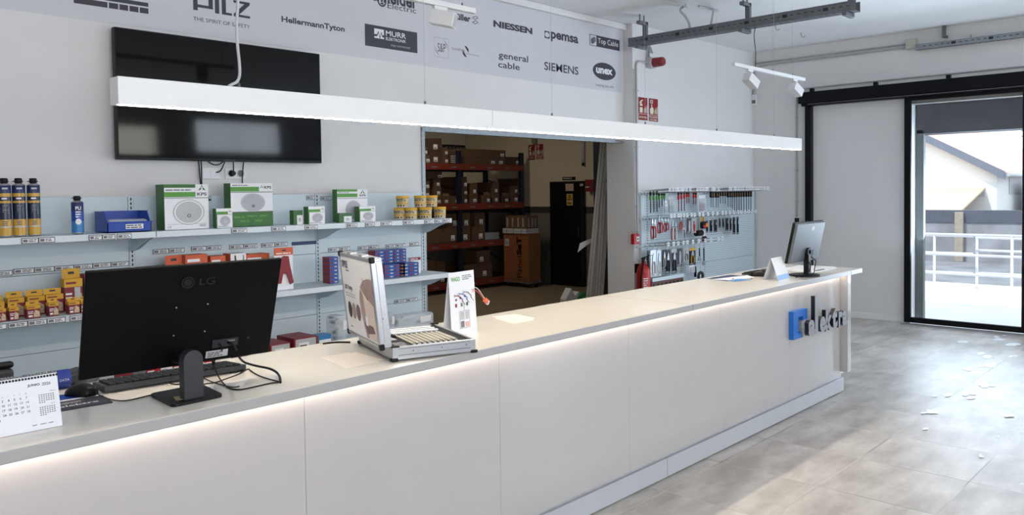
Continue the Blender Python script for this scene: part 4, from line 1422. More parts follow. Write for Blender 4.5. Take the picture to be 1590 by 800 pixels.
# --- desk calendar ----------------------------------------------------------------------------------
cal = thing('desk_calendar', 'white spiral bound desk calendar open at June at the left edge', 'calendar', (0.66, 2.5, CT))
cw, ch = 0.225, 0.150
cu = Vector((0.9995, -0.03, 0)).normalized(); cn = Vector((0.03, 0.9995, 0)).normalized()
tilt = math.radians(15)
cv = Z_*math.cos(tilt)+cn*math.sin(tilt)
co = Vector((0.765, 2.478, CT+0.0012))-cu*cw
f = lambda a, b, o=0.0: co+cu*(cw*a)+cv*(ch*b)+cu.cross(cv)*o
m = MB(); m.prism([f(0, 0), f(1, 0), f(1, 1), f(0, 1)], cu.cross(cv)*0.0012, PAPERW); m.build('front_leaf', cal)
cb = Z_*math.cos(-tilt)+cn*math.sin(-tilt)
bo = co+cn*(2*ch*math.sin(tilt)+0.006)
m = MB(); m.prism([bo, bo+cu*cw, bo+cu*cw+cb*ch, bo+cb*ch], cn*0.0012, PAPERW); m.build('back_leaf', cal)
m = MB(); m.prism([co+Z_*0+cn*0.004, co+cu*cw+cn*0.004, co+cu*cw+cn*0.078, co+cn*0.078], Z_*0.001, PAPERW); m.build('foot_leaf', cal)
m = MB()
k = 0.02
while k < 0.99:
    c = f(k, 1.0, -0.003)+Z_*0.0
    ring = [c+cn*(0.006+0.009*math.sin(2*PI*i/12))+Z_*(0.009*math.cos(2*PI*i/12)-0.003) for i in range(12)]
    m.tube(ring+[ring[0]], 0.0011, ALU, 5)
    m.tube([p+cu*0.0028 for p in ring]+[ring[0]+cu*0.0028], 0.0011, ALU, 5)
    m.rect(f(k-0.004, 0.945, 0.0016), cu, cv, 0.006, 0.006, SLOT)
    k += 0.0345
m.build('spiral_binding', cal)
m = MB()
m.text('JUNIO', f(.66, .80, .0016), cu, cv, .031, .0085, INK, 0.03)
m.text('2026', f(.82, .80, .0016), cu, cv, .022, .0085, MGREY, 0.02)
day = 1
for r in range(5):
    for d in range(7):
        if day > 30: break
        m.text(str(day), f(.245+d*.064, .605-r*.085, .0016), cu, cv, None, .0062, INK if d < 5 else INK2, 0.02); day += 1
for d, s in enumerate('LMXJVSD'):
    m.text(s, f(.245+d*.064, .69, .0016), cu, cv, None, .004, INK2)
for bx, by, cap in ((.77, .47, 'MAYO'), (.77, .24, 'JULIO')):
    m.text(cap, f(bx+.13, by+.20, .0016), cu, cv, None, .0035, INK2)
    n = 1
    for r in range(5):
        for d in range(7):
            if n <= 31:
                m.rect(f(bx+d*.026, by+.15-r*.035, .0016), cu, cv, .0035, .0026, INK2); n += 1
for i in range(3):
    m.scribble(f(.67+i*.09, .085, .0016), cu, cv, .017, .004, 1, INK2, 1, i)
m.build('printing', cal)

# --- loose papers ------------------------------------------------------------------------------------
def sheet(pts, label, z=0.0008, mat=PAPERW, name='paper_sheet', th=0.0006):
    P = [onz(x, y, CT) for x, y in pts]
    m = MB(); m.prism([Vector((p.x, p.y, CT+z)) for p in P], (0, 0, th), mat)
    return m.build(name, None, (P[0].x, P[0].y, CT+z), label, 'paper')


sheet(((495, 555), (542, 548), (590, 563), (538, 574)), 'blank paper sheet on the counter left of the sample case', 0.0008, PAPERWARM)
sheet(((505, 557), (552, 547), (596, 559), (548, 570)), 'lower paper sheet sticking out under another left of the case', 0.0001, PAPERWARM)
sheet(((764, 492), (800, 488), (831, 494.5), (795, 501)), 'blank paper sheet right of the display card', 0.0008, PAPERWARM)
sheet(((768, 495), (806, 489.5), (830, 497), (798, 503)), 'second paper sheet underneath right of the display card', 0.0001, PAPERWARM)

# --- open aluminium sample case -----------------------------------------------------------------------
cs = thing('sample_case', 'open aluminium sample case of led strip samples standing on the counter', 'case', (1.9031, 2.4283, CT))
ca = math.radians(-19.38)
e1 = Vector((math.cos(ca), math.sin(ca), 0)); e2 = Vector((-math.sin(ca), math.cos(ca), 0))
A = Vector((1.9031, 2.4283, CT)); w1, w2, hb = 0.3507, 0.4425, 0.0568
ft = 0.006
FOAM = pm('black foam insert', (30, 30, 30), 0.85, noise=0.2, scale=90)
STRIP = pm('cream led strip sample', (228, 222, 196), 0.4)
q = lambda a, b, z: A+e1*a+e2*b+Z_*z
m = MB()
m.obox(q(w1/2, 0.006, (ft+hb)/2), e1, e2, Z_, (w1, 0.012, hb-ft), ALU, 0.003)
m.obox(q(w1/2, w2-0.006, (ft+hb)/2), e1, e2, Z_, (w1, 0.012, hb-ft), ALU, 0.003)
m.obox(q(0.006, w2/2, (ft+hb)/2), e1, e2, Z_, (0.012, w2-0.01, hb-ft), ALU, 0.003)
m.obox(q(w1-0.006, w2/2, (ft+hb)/2), e1, e2, Z_, (0.012, w2-0.01, hb-ft), ALU, 0.003)
m.obox(q(w1/2, w2/2, ft+0.003), e1, e2, Z_, (w1-0.01, w2-0.01, 0.005), LGREY)
m.obox(q(w1/2, -0.0008, hb*0.42), e1, e2, Z_, (w1-0.05, 0.003, 0.002), MGREY)
m.obox(q(w1/2, -0.0008, hb*0.86), e1, e2, Z_, (w1-0.05, 0.003, 0.0015), MGREY)
for k in (.24, .58, .88):
    m.cyl(q(w1*k, 0.001, hb*0.66), q(w1*k, -0.0015, hb*0.66), 0.003, MGREY, seg=10)
m.build('case_shell', cs)
for a, b in ((0.008, 0.006), (w1-0.008, 0.006), (0.008, w2-0.006), (w1-0.008, w2-0.006)):
    m = MB(); m.obox(q(a, b, 0.0075), e1, e2, Z_, (0.03, 0.022, 0.013), BLACK, 0.004); m.build('corner_foot', cs)
for a, b in ((0.008, 0.006), (w1-0.008, w2-0.008)):
    m = MB(); m.obox(q(a+0.004, b, hb+0.001), e1, e2, Z_, (0.034, 0.02, 0.006), BLACK, 0.002); m.build('corner_cap', cs)
m = MB(); m.obox(q(w1/2, w2/2, hb-0.012), e1, e2, Z_, (w1-0.026, w2-0.026, 0.012), FOAM); m.build('foam_insert', cs)
m = MB()
for i in range(9):
    x = 0.105+i*0.0225
    m.obox(q(x, 0.165, hb-0.004), e1, e2, Z_, (0.0065, 0.20, 0.005), STRIP, 0.001, 1)
    m.obox(q(x+0.011, 0.165, hb-0.0045), e1, e2, Z_, (0.003, 0.19, 0.004), LGREY)
    m.cyl(q(x, 0.045, hb-0.0058), q(x, 0.045, hb-0.003), 0.006, LGREY, seg=12)
m.build('strip_samples', cs)
m = MB()
for y in (0.305, 0.345, 0.39):
    m.obox(q(0.19, y, hb-0.003), e1, e2, Z_, (0.24, 0.016, 0.008), PAPERW, 0.002)
m.build('profile_samples', cs)
m = MB()
m.rect(q(0.03, 0.03, hb-0.0055), e1, e2, 0.055, 0.10, INK)
m.scribble(q(0.034, 0.035, hb-0.005), e1, e2, 0.05, 0.08, 6, LGREY, 1, 7)
m.rect(q(0.03, 0.17, hb-0.005), e1, e2, 0.05, 0.07, LGREY)
m.build('info_card', cs)
m = MB()
m.tube([q(0.05, 0.36, hb-0.004), q(0.075, 0.30, hb+0.003), q(0.085, 0.22, hb-0.004)], 0.009, BLACK, 8, 1)
for k in range(4):
    m.cyl(q(0.055+0.008*k, 0.345-0.033*k, hb+0.004), q(0.055+0.008*k, 0.345-0.033*k, hb+0.0075), 0.004, LGREY, seg=10)
m.build('lid_stay', cs)
m = MB(); m.tube([q(w1+0.002, 0.17, 0.034), q(w1+0.022, 0.175, 0.034), q(w1+0.024, 0.27, 0.034), q(w1+0.002, 0.275, 0.034)], 0.005, DGREY, 8, 1); m.build('carry_handle', cs)
# the raised lid with its printed panel
tl = 0.1013; lt, lh = 0.0473, 0.3465
lu = Z_*math.cos(tl)-e1*math.sin(tl); lo = -e1*math.cos(tl)-Z_*math.sin(tl)
Hh = A+Z_*(hb+0.002)
g = lambda b, v, o: Hh+e2*b+lu*v+lo*o
m = MB()
for b, v, sb, sv in ((w2/2, lh-0.008, w2, 0.016), (w2/2, 0.008, w2, 0.016), (0.008, lh/2, 0.016, lh-0.02), (w2-0.008, lh/2, 0.016, lh-0.02)):
    m.obox(g(b, v, lt/2), e2, lu, lo, (sb, sv, lt), ALU, 0.004)
m.obox(g(-0.0005, lh/2, lt*0.55), e2, lu, lo, (0.002, lh-0.04, 0.002), LGREY)
m.cyl(g(0.001, lh*.33, lt*.5), g(-0.0015, lh*.33, lt*.5), 0.003, MGREY, seg=10)
lid = m.build('lid', cs)
for b, v in ((0.006, 0.006), (w2-0.006, 0.006), (0.006, lh-0.006), (w2-0.006, lh-0.006)):
    m = MB(); m.obox(g(b, v, lt-0.008), e2, lu, lo, (0.024, 0.024, 0.02), BLACK, 0.005); m.build('corner_cap', lid)
m = MB()
m.obox(g(w2/2, lh/2, lt-0.004), e2, lu, lo, (w2-0.028, lh-0.028, 0.004), PAPERW)
# print on the lid; b runs from the right (near) edge to the left (far) edge
pc = lambda s, v, o=0.0016: g(w2-0.016-(w2-0.032)*s, 0.016+(lh-0.032)*v, lt-0.002+o)
pu_ = -e2
m.text('OPPLE', pc(.03, .86), pu_, lu, .085, .03, NAVY, 0.03)
m.scribble(pc(.16, .81), pu_, lu, .05, .01, 1, INK2, 1, 3)
m.text('LED Strip', pc(.05, .555), pu_, lu, .11, .024, INK, 0.02)
m.scribble(pc(.06, .47), pu_, lu, .15, .02, 2, LGREY, 1, 3)
PIC = pm('mauve room picture', (164, 140, 138), 0.5, noise=0.1, scale=6)
PICL = pm('pale curtain picture', (214, 200, 194), 0.5, noise=0.05)
PICD = pm('dark mauve picture', (104, 84, 86), 0.5, noise=0.1)
arc = [pc(1.0, .78)]+[pc(.99-.40*math.sin(PI*.5*i/10), .42+.37*math.cos(PI*.5*i/10)) for i in range(1, 11)]
m.poly([pc(.99, .02), pc(.99, .79)]+[pc(.97-.43*math.sin(PI*.5*i/12)**0.8, .45+.34*math.cos(PI*.5*i/12)) for i in range(13)]+[pc(.56, .3), pc(.60, .18), pc(.66, .02)], PIC)
m.poly([pc(.66, .60, .002), pc(.80, .53, .002), pc(.99, .46, .002), pc(.99, .02, .002), pc(.74, .02, .002), pc(.70, .3, .002)], PICL)
m.poly([pc(.57, .66, .0024), pc(.575, .675, .0024), pc(.80, .505, .0024), pc(.79, .49, .0024)], pm('warm strip picture', (250, 232, 200), .5))
for a, b in ((.70, .78), (.86, .76), (.97, .62)):
    m.poly([pc(a, b, .0022), pc(a+.012, b, .0022), pc(.81, .52, .0022), pc(.80, .51, .0022)], PICD)
m.poly([pc(.62, .20, .0024), pc(.9, .20, .0024), pc(.95, .12, .0024), pc(.7, .07, .0024)], PICD)
m.poly([pc(.68, .30, .0026), pc(.76, .30, .0026), pc(.76, .18, .0026), pc(.68, .18, .0026)], PAPERW)
for s_, mt in ((.16, DGREY), (.30, PIC), (.45, PICD)):
    m.disc(pc(s_, .30), pu_, lu, .026, .034, mt)
m.scribble(pc(.12, .06), pu_, lu, .035, .008, 1, INK, 1, 3)
m.build('printed_panel', lid)
for b in (0.14, 0.30):
    m = MB(); m.obox(g(b, lh+0.002, lt*0.6), e2, lu, lo, (0.04, 0.008, 0.03), ALU, 0.002); m.build('latch', lid)
for b in (0.04, w2-0.08):
    m = MB(); m.cyl(q(-0.004, b, hb), q(-0.004, b+0.03, hb), 0.006, BLACK, seg=10); m.build('hinge', cs)
m = MB(); m.tube([q(-0.03, 0.47, 0.004), q(-0.07, 0.50, 0.004), q(-0.10, 0.51, 0.004), q(-0.14, 0.50, 0.004)], 0.004, BLACK, 8, 2)
m.build('case_cable', None, q(-0.03, .47, 0.004), 'short black cable behind the raised case lid', 'cable')

# --- display card with loose wires ---------------------------------------------------------------------
dc = thing('display_card', 'white standing display card with wire drawings and real wires', 'display card', (2.488, 2.66, CT))
du, dv, do_ = frame(math.radians(7.7), math.radians(3.4))
dw, dh = 0.18, 0.286
d0 = Vector((2.488, 2.647, CT+0.0008))-du*(dw/2)
f = lambda a, b, o=0.0: d0+du*(dw*a)+dv*(dh*b)+do_*o
m = MB(); m.prism([f(0, 0), f(1, 0), f(1, 1), f(0, 1)], do_*0.0016, PAPERW)
fo = 0.0022
m.text('WAGO', f(.08, .855, fo), du, dv, .062, .020, GREEN, 0.03)
m.scribble(f(.52, .86, fo), du, dv, .07, .024, 3, INK2, 1, 3)
for i, (a, b, c) in enumerate(((.15, .62, CRIMSON), (.32, .64, BLUE), (.50, .66, MGREY))):
    for kk in (0, .03):
        m.tube([f(a, b+kk, .004), f(a+.2, b+.02-kk, .004), f(a+.35, b-.09+kk, .004)], .0011, c, 5, 2)
    m.tube([f(a+.3, b-.08, .004), f(a+.42, b-.15, .004)], .0013, c, 5)
    m.rect(f(a+.05, b-.07, fo), du, dv, .012, .009, c)
    m.rect(f(.18+.22*i, .45, fo), du, dv, .014, .016, (CRIMSON, MGREY, DGREEN)[i])
m.rect(f(.32, .10, fo), du, dv, dw*.42, dh*.28, LGREY)
m.rect(f(.35, .115, fo+.0004), du, dv, dw*.36, dh*.25, PAPERW)
for a, b, c, d, mt in ((.36, .24, .52, .36, LGREY), (.55, .24, .70, .36, LGREY), (.36, .12, .5, .22, INK2), (.53, .12, .70, .2, CRIMSON)):
    m.poly([f(a, b, fo+.0008), f(c, b, fo+.0008), f(c, d, fo+.0008), f(a, d, fo+.0008)], mt if mt is not CRIMSON else pm('pale pink print', (210, 170, 170), .5))
m.rect(f(.52, .38, fo), du, dv, .003, .03, INK2)
m.scribble(f(.08, .03, fo), du, dv, .03, .012, 2, INK2, 1, 8)
m.build('front_panel', dc)
m = MB()
bo = d0+Vector((-math.sin(.134), math.cos(.134), 0))*0.055
m.poly([f(0, 1), f(1, 1), bo+du*dw, bo], PAPERW)
m.build('back_panel', dc)
m = MB()
r0_ = f(.86, .68, .004)
e = r0_+du*0.055-dv*0.05+do_*0.03
for kk, mt in ((0, CRIMSON), (.008, PAPERW), (-.008, ORNGC)):
    m.tube([r0_+dv*kk, r0_+du*.02+dv*(.006+kk)+do_*.015, e+dv*kk*.5], .0013, mt, 6, 2)
m.build('loose_wire', dc)
m = MB(); m.obox(e+du*.008-dv*.006, du*.8-dv*.6, dv*.8+du*.6, do_, (.03, .02, .014), ORNGC, .003); m.obox(e+du*.02-dv*.015, du*.8-dv*.6, dv*.8+du*.6, do_, (.012, .022, .012), PAPERW, .003); m.build('wire_connector', dc)

# --- right hand end of the counter -----------------------------------------------------------------------
t = thing('tent_card', 'white folded tent card with a pale blue foot beside the far monitor', 'card', (5.43, 2.5, CT))
a = onz(1209, 436.5, CT+0.001); b = onz(1226.5, 432.5, CT+0.001)
tu = (b-a).normalized(); tn = Vector((-tu.y, tu.x, 0)); L = (b-a).length
ap = 0.155
top = tn*0.055+Z_*ap
m = MB(); m.prism([a, b, b+top, a+top], tn*0.001-Z_*0.0003, PAPERW); m.rect(a-tn*.0008+top*.02, tu, top.normalized(), L, .035, pm('pale blue print', (150, 190, 236), .5)); m.build('front_leaf', t)
m = MB(); m.prism([a+tn*0.115, b+tn*0.115, b+top+tn*0.001, a+top+tn*0.001], tn*0.001, PAPERW); m.build('back_leaf', t)
mo2 = thing('computer_monitor', 'smaller dark grey computer monitor at the far end of the counter', 'monitor', (5.76, 2.5, CT))
gu, gv, go = frame(0.0, math.radians(-12))
GW, GH = 0.5, 0.30
gc = Vector((5.727, 2.49, 1.09))
gp = lambda a, b, o=0.0: gc+gu*(GW*(a-.5))+gv*(GH*b)+go*o
GB = pm('grey monitor back', (92, 96, 102), 0.34)
m = MB()
m.obox(gp(.5, .5, -.006), gu, gv, go, (GW, GH, 0.02), BLACK, 0.005)
m.obox(gp(.5, .5, .010), gu, gv, go, (GW-.008, GH-.008, 0.022), GB, 0.012, 3)
m.build('housing', mo2)
m = MB(); m.obox(gp(.5, .5, -.0165), gu, gv, go, (GW-.02, GH-.03, 0.002), SCREEN); m.build('screen', mo2)
m = MB(); m.rect(gp(.52, .78, .0215), gu, gv, .055, .035, LGREY); m.disc(gp(.575, .84, .0219), gu, gv, .012, .012, PAPERW); m.build('emblem', mo2, label='silver emblem plate')
m = MB(); m.obox(gp(.62, .17, .0205), gu, gv, go, (.14, .07, .004), BLACK, .001); m.build('port_recess', mo2)
bx, by = 5.75, 2.455
m = MB(); m.box(bx-.024, bx+.024, by-.02, by+.02, CT+.012, 1.19, BLACK, .006); m.obox(Vector((bx, by+.01, 1.16)), X_, Y_, Z_, (.075, .06, .05), BLACK, .01); m.build('stand_neck', mo2)
m = MB(); m.lathe((bx, by+.02, CT+.0008), [(.0, 0), (.112, 0), (.112, .006), (.105, .011), (.02, .014), (0, .014)], BLACK, 32); m.build('stand_base', mo2)
m = MB()
p = gp(.7, .12, .024)
m.tube([p, p+Vector((.015, -.03, -.03)), Vector((bx+.06, by-.04, CT+.10)), Vector((bx+.055, by-.03, CT+.05)), Vector((bx+.01, by-.05, CT+.02)), Vector((bx-.13, by-.02, CT+.004))], .0035, BLACK, 8, 2)
m.build('video_cable', None, p, 'black cable hanging behind the far monitor', 'cable')
m = MB(); p = gp(.52, .1, .024)
m.tube([p, p+Vector((-.004, -.03, -.03)), Vector((bx-.05, by-.05, CT+.06)), Vector((bx-.07, by-.03, CT+.02)), Vector((bx-.17, by+.01, CT+.004))], .003, BLACK, 8, 2)
m.build('power_cord', None, p, 'thin black cord left of the far monitor neck', 'cable')
c = onz(1182, 430, CT)+Vector((0.02, 0.03, 0))
mouse(c+Z_*.0003, math.radians(-60), 'black computer mouse left of the tent card', 1.15)
keyboard(Vector((5.75, 2.80, CT)), math.radians(-2), 0.40, 0.13, 'black keyboard lying behind the tent card', (16, 5), 0.02)
sheet(((1097, 433), (1135, 427), (1164, 431), (1128, 437)), 'dark printed leaflet among the papers near the far mouse', 0.0004, NAVY, 'leaflet')
sheet(((1104, 434.5), (1160, 428), (1172, 431), (1150, 436)), 'white leaflet lying over the dark one near the far mouse', 0.0014, PAPERW, 'leaflet')
sheet(((1128, 436), (1152, 433.5), (1166, 435.5), (1140, 438)), 'blue edged leaflet nearest the counter front', 0.0022, SKYB, 'leaflet')
a = onz(1139, 433, CT+.006); b = onz(1166, 432.5, CT+.006)
m = MB(); m.cyl(a, b, .004, PAPERW, seg=10); m.cyl(a, a+(a-b)*.12, .004, ORNGC, .001, seg=10); m.cyl(b, b+(b-a)*.06, .0032, NAVY, seg=10)
m.build('pen', None, a, 'white pen with an orange tip on the leaflets', 'pen')
t = thing('desk_mat', 'white rounded desk mat near the far end of the counter', 'mat', (6.3, 2.67, CT))
pts = []
x0, x1, y0, y1, r = 6.02, 6.49, 2.50, 2.82, .09
for cx, cy, s in ((x1-r, y1-r, 0), (x0+r, y1-r, 1), (x0+r, y0+r, 2), (x1-r, y0+r, 3)):
    pts += [Vector((cx+r*math.cos(PI/2*(s+k/6)), cy+r*math.sin(PI/2*(s+k/6)), CT+.0006)) for k in range(7)]
m = MB(); m.prism(pts, (0, 0, .004), PAPERW); m.build('mat', t)
m = MB(); m.box(6.06, 6.22, 2.515, 2.535, CT+.0047, CT+.010, MGREY, .002); m.build('pencil_groove', t)
# ------------------------------------------------------------------ side wall: pegboard with tools
YPEG = 5.06
PEG = pegboard_material()
pgx = [(7.585, 8.815), (8.815, 10.14)]
pb = thing('pegboard_unit', 'pale perforated pegboard wall unit full of hanging hand tools', 'pegboard', (8.85, YPEG, 0))
for x0, x1 in pgx:
    for z0, z1 in ((0.1, 0.46), (0.462, 0.73), (0.732, 1.06), (1.062, 1.33), (1.332, 1.60)):
        m = MB(); m.box(x0+.002, x1-.002, YPEG, YPEG+0.02, z0, z1, PEG, .002, 1); m.build('perforated_panel', pb)
for ux in (7.56, 8.815, 10.14):
    m = MB(); m.box(ux-.022, ux+.022, YPEG-.002, YA, 0, 1.605, SHELFB, .002)
    z = .15
    while z < 1.59:
        m.rect((ux+.004, YPEG-.0026, z), X_, Z_, .01, .018, SLOT); z += .03
    if ux < 8: m.box(7.46, 7.54, YPEG+.0, YA, 0, 1.60, SHELFB, .003)
    m.build('upright', pb)

# hooks with price tags, one after another along four rails
def hook_mesh():
    m = MB()
    m.box(-.012, .012, -.004, 0, -.012, .012, GALV)
    m.cyl((0, 0, 0), (0, -.34, .018), .0022, GALV, seg=6)
    m.cyl((0, -.34, .018), (0, -.346, .03), .0022, GALV, seg=6)
    m.cyl((0, 0, .03), (0, -.365, .055), .0018, GALV, seg=6)
    m.box(-.021, .021, -.369, -.366, .022, .062, PAPERW)
    m.rect((-.014, -.3696, .03), X_, Z_, .02, .007, MGREY); m.rect((-.014, -.3696, .043), X_, Z_, .026, .007, DGREY)
    return m


proto = None


def rail(pts_px, z, label, tag_ok=True):
    """pts_px: photo columns at the hook plane; the rail runs along the board"""
    global proto
    xs = [ony(x, 330, 4.93).x for x in pts_px]
    t = thing('hook_rail', label, 'hook rail', ((xs[0]+xs[-1])/2, YPEG, z))
    m = MB(); m.box(min(xs)-.04, max(xs)+.04, YPEG-.012, YPEG, z-.008, z+.008, SHELFB, .002); m.build('rail_bar', t)
    for x in xs:
        if proto is None:
            proto = hook_mesh().build('hook')
            h = proto
        else:
            h = proto.copy(); COL.objects.link(h)
        h.parent = t
        h.location = Vector((x, YPEG-.010, z))-t.location
    return xs


R1a = [1010, 1015, 1020, 1023.5, 1028, 1031.5, 1036, 1042, 1053.5, 1058, 1062.5, 1066.5, 1069.5, 1077, 1080.5, 1087]
R1b = [1104, 1107, 1112, 1115, 1118.5, 1122.5, 1126, 1130.5, 1134, 1137, 1140.5, 1144, 1147.5, 1151, 1155, 1159, 1162.5, 1165.8]
R2a = [1012, 1017, 1023, 1027, 1032, 1037, 1044, 1049, 1056.5, 1062, 1070, 1077.5, 1084.5, 1093]
R2b = [1098, 1104, 1110.5, 1117.5, 1122.5, 1128.5, 1134, 1139.5, 1145.3]
R3 = [1007, 1015.5, 1022.5, 1031, 1037, 1046, 1055, 1065.5, 1074.5, 1086, 1092.5]
z1, z2, z3 = 1.585, 1.30, 1.00
rail(R1a, z1, 'top row of hooks with price tags on the left half of the pegboard')
rail(R1b, z1, 'top row of hooks with price tags on the right half of the pegboard')
rail(R2a, z2, 'second row of hooks with price tags above the red pliers')
rail(R2b, z2, 'second row of hooks with price tags above the dark tool sleeves')
rail(R3, z3, 'third row of hooks with price tags above the packed pliers')
YH = 4.93


def at(px, y):
    p = ony(px, y, YH)
    return p


def hang(t, x, zt, w=.016):
    """the punched strip that carries a pack on its hook"""
    zh = min([z for z in (z1, z2, z3) if z > zt-.03] or [z1])
    m = MB(); m.box(x-w/2, x+w/2, YH+.0005, YH+.0025, min(zt, zh)-.01, zh+.012, LGREY); m.build('hang_tab', t)


STLB = pm('blued tool steel', (52, 64, 84), .4, metal=.3)


def screwdriver(px, yt, yb, col, label, group, lh=.105, rh=.014):
    a = at(px, yt); b = at(px, yb)
    t = thing('screwdriver', label, 'screwdriver', (a.x, YH, b.z), group)
    L = a.z-b.z; lh = min(lh, L*.5)
    m = MB(); m.lathe((a.x, YH, a.z), [(.0, 0), (rh*.7, -.002), (rh, -.012, BLACK), (rh*.95, -lh*.35), (rh*.72, -lh*.45, col), (rh*.95, -lh*.6), (rh*.85, -lh*.9), (rh*.4, -lh)], col, 14); m.build('handle', t)
    m = MB(); m.cyl((a.x, YH, a.z-lh), (a.x, YH, b.z), .0052, STLB if col is not RED else CRIMSON, seg=8); m.cyl((a.x, YH, b.z+.012), (a.x, YH, b.z), .0036, DGREY, .002, seg=8); m.build('blade', t)
    return t


def pliers(px, yt, yb, col, col2, label, group=None, w=.05):
    a = at(px, yt); b = at(px, yb); L = a.z-b.z
    t = thing('pliers', label, 'pliers', (a.x, YH, b.z), group)
    c = a.z-L*.36
    m = MB()
    for s in (-1, 1):
        m.prism([(a.x+s*w*p, YH-.006, c+L*q_) for p, q_ in ((.02, -.02), (.30, .0), (.28, .12), (.12, .33), (.03, .35))], (0, .012, 0), ALU)
    m.cyl((a.x, YH-.008, c+L*.05), (a.x, YH+.008, c+L*.05), w*.2, MGREY, seg=14)
    m.build('jaws', t)
    for s, cc in ((-1, col), (1, col2)):
        m = MB()
        m.tube([(a.x+s*w*.12, YH, c-.002), (a.x+s*w*.42, YH, c-L*.18), (a.x+s*w*.45, YH, c-L*.38), (a.x+s*w*.30, YH, c-L*.63)], .0075, cc, 8, 2)
        m.build('grip', t)
    return t


def pack(px0, px1, yt, yb, card, label, kind='pack', content=None, cmat=ALU, group=None, header=None, name='tool_pack'):
    a = at(px0, yt); b = at(px1, yb); a2 = at((px0+px1)/2, yt); b2 = at((px0+px1)/2, yb)
    x0, x1, z0, z1_ = a.x, b.x, b2.z, a2.z
    w, h = x1-x0, z1_-z0
    t = thing(name, label, kind, ((x0+x1)/2, YH, z0), group)
    m = MB(); m.box(x0, x1, YH, YH+.003, z0, z1_, card, .001, 1)
    if header: m.rect((x0, YH-.0007, z1_-h*.16), X_, Z_, w, h*.16, header)
    m.scribble((x0+w*.1, YH-.001, z0+h*.03), X_, Z_, w*.7, h*.08, 2, LGREY if card in (BLACK, DGREY, INK) else INK2, 1, int(px0))
    m.build('backing_card', t)
    m = MB(); cx = (x0+x1)/2
    if content == 'pliers':
        for s in (-1, 1):
            m.prism([(cx+s*w*p, YH-.008, z0+h*q_) for p, q_ in ((.0, .55), (.22, .56), (.18, .72), (.05, .88), (0, .88))], (0, .006, 0), ALU)
            m.tube([(cx+s*w*.08, YH-.006, z0+h*.58), (cx+s*w*.25, YH-.006, z0+h*.42), (cx+s*w*.2, YH-.006, z0+h*.12)], .006, cmat, 6, 1)
    elif content == 'knife':
        m.prism([(cx+w*p, YH-.010, z0+h*q_) for p, q_ in ((-.12, .12), (.12, .12), (.18, .55), (.1, .85), (-.12, .85), (-.2, .5))], (0, .009, 0), cmat)
        m.prism([(cx+w*p, YH-.011, z0+h*q_) for p, q_ in ((-.1, .6), (.1, .6), (.06, .8), (-.08, .8))], (0, .004, 0), LGREY)
    elif content == 'bag':
        m.box(x0+w*.05, x1-w*.05, YH-.02, YH, z0+h*.05, z0+h*.8, FILM, .008)
        m.obox((cx, YH-.008, z0+h*.3), X_, Y_, Z_, (w*.6, .012, h*.4), cmat, .004)
    m.build('tool', t)
    hang(t, (x0+x1)/2, z1_)
    return t


def file_tool(px, yt, yb, label, group, blade, hm=BLACK, bw=.008, hw=.013):
    a = at(px, yt); b = at(px, yb)
    t = thing('hex_driver', label, 'tool', (a.x, YH, b.z), group)
    L = a.z-b.z; lh = min(.075, L*.4)
    m = MB(); m.obox((a.x, YH, a.z-lh/2), X_, Y_, Z_, (hw*2.1, .03, lh), hm, .005); m.rect((a.x-hw*.3, YH-.0155, a.z-lh*.8), X_, Z_, hw*.9, lh*.5, pm('tan grip print', (170, 136, 96), .5)); m.build('handle', t)
    m = MB(); m.box(a.x-bw/2, a.x+bw/2, YH-.003, YH+.003, b.z, a.z-lh, blade, .001, 1); m.build('blade', t)


G = 'green handled screwdrivers'
for i, (px, yt, yb) in enumerate(((1010, 297, 331), (1015, 296.5, 330), (1020, 296, 329.5), (1023.5, 299, 322.5), (1028, 299, 320), (1031.5, 299, 320))):
    screwdriver(px, yt, yb, GREEN, 'green and black handled screwdriver, %s from the left on the top row' % ORD[i], G)
G = 'red handled insulated screwdrivers'
for i, (px, yt, yb) in enumerate(((1053.5, 296.5, 329), (1058, 296, 328), (1062.5, 295, 327.5), (1066.5, 297, 316.5), (1069.5, 297, 315), (1077, 298, 317.5), (1080.5, 298, 317.5))):
    screwdriver(px, yt, yb, RED, 'red and black insulated screwdriver, %s from the left on the top row' % ORD[i], G)
pack(1030, 1036, 312, 331, PAPERW, 'narrow clear pack right below the short green screwdrivers', 'pack', 'bag', DGREEN)
pack(1037, 1047, 305, 331, LGREY, 'clear pack with a green tool between green and red screwdrivers', 'pack', 'bag', DGREEN)
pack(1084.5, 1095.5, 303, 329, PAPERW, 'clear pack of thin red drivers on the top row', 'pack', 'bag', CRIMSON)
G = 'black handled drivers on the top right of the pegboard'
yb_ = [322.5, 322.5, 322.5, 322.5, 316, 316, 316, 321.5, 321.5, 324, 327, 327, 327, 328, 328, 328, 328, 328]
STL = pm('dark tool steel', (92, 98, 108), .4, metal=.4)
for i, px in enumerate(R1b):
    file_tool(px, 297.5-i*.06, yb_[i], 'black handled driver, %s from the left on the right half' % ORD[i], G, STL, bw=.008 if i < 9 else .016)
G = 'red and black pliers on the second row'
for i, (px, yt, yb) in enumerate(((1012.5, 338, 372), (1016.5, 340, 370), (1023, 334, 363), (1027, 335, 362), (1032.5, 338, 360.5), (1036.5, 339, 358))):
    pliers(px, yt, yb, RED, BLACK if i % 2 == 0 else RED, 'red handled pliers, %s from the left on the second row' % ORD[i], G)
pliers(1044, 343, 373, CRIMSON, WPLAST, 'red and white pliers left of the other red and white pair')
pliers(1049, 344, 372, CRIMSON, WPLAST, 'red and white pliers right of the other red and white pair')
pliers(1057, 337, 357, RED, RED, 'short red pliers above the grey knife')
pack(1060, 1065, 354, 371, LGREY, 'grey knife in a clear sleeve right of the short red pliers', 'pack', 'knife', MGREY)
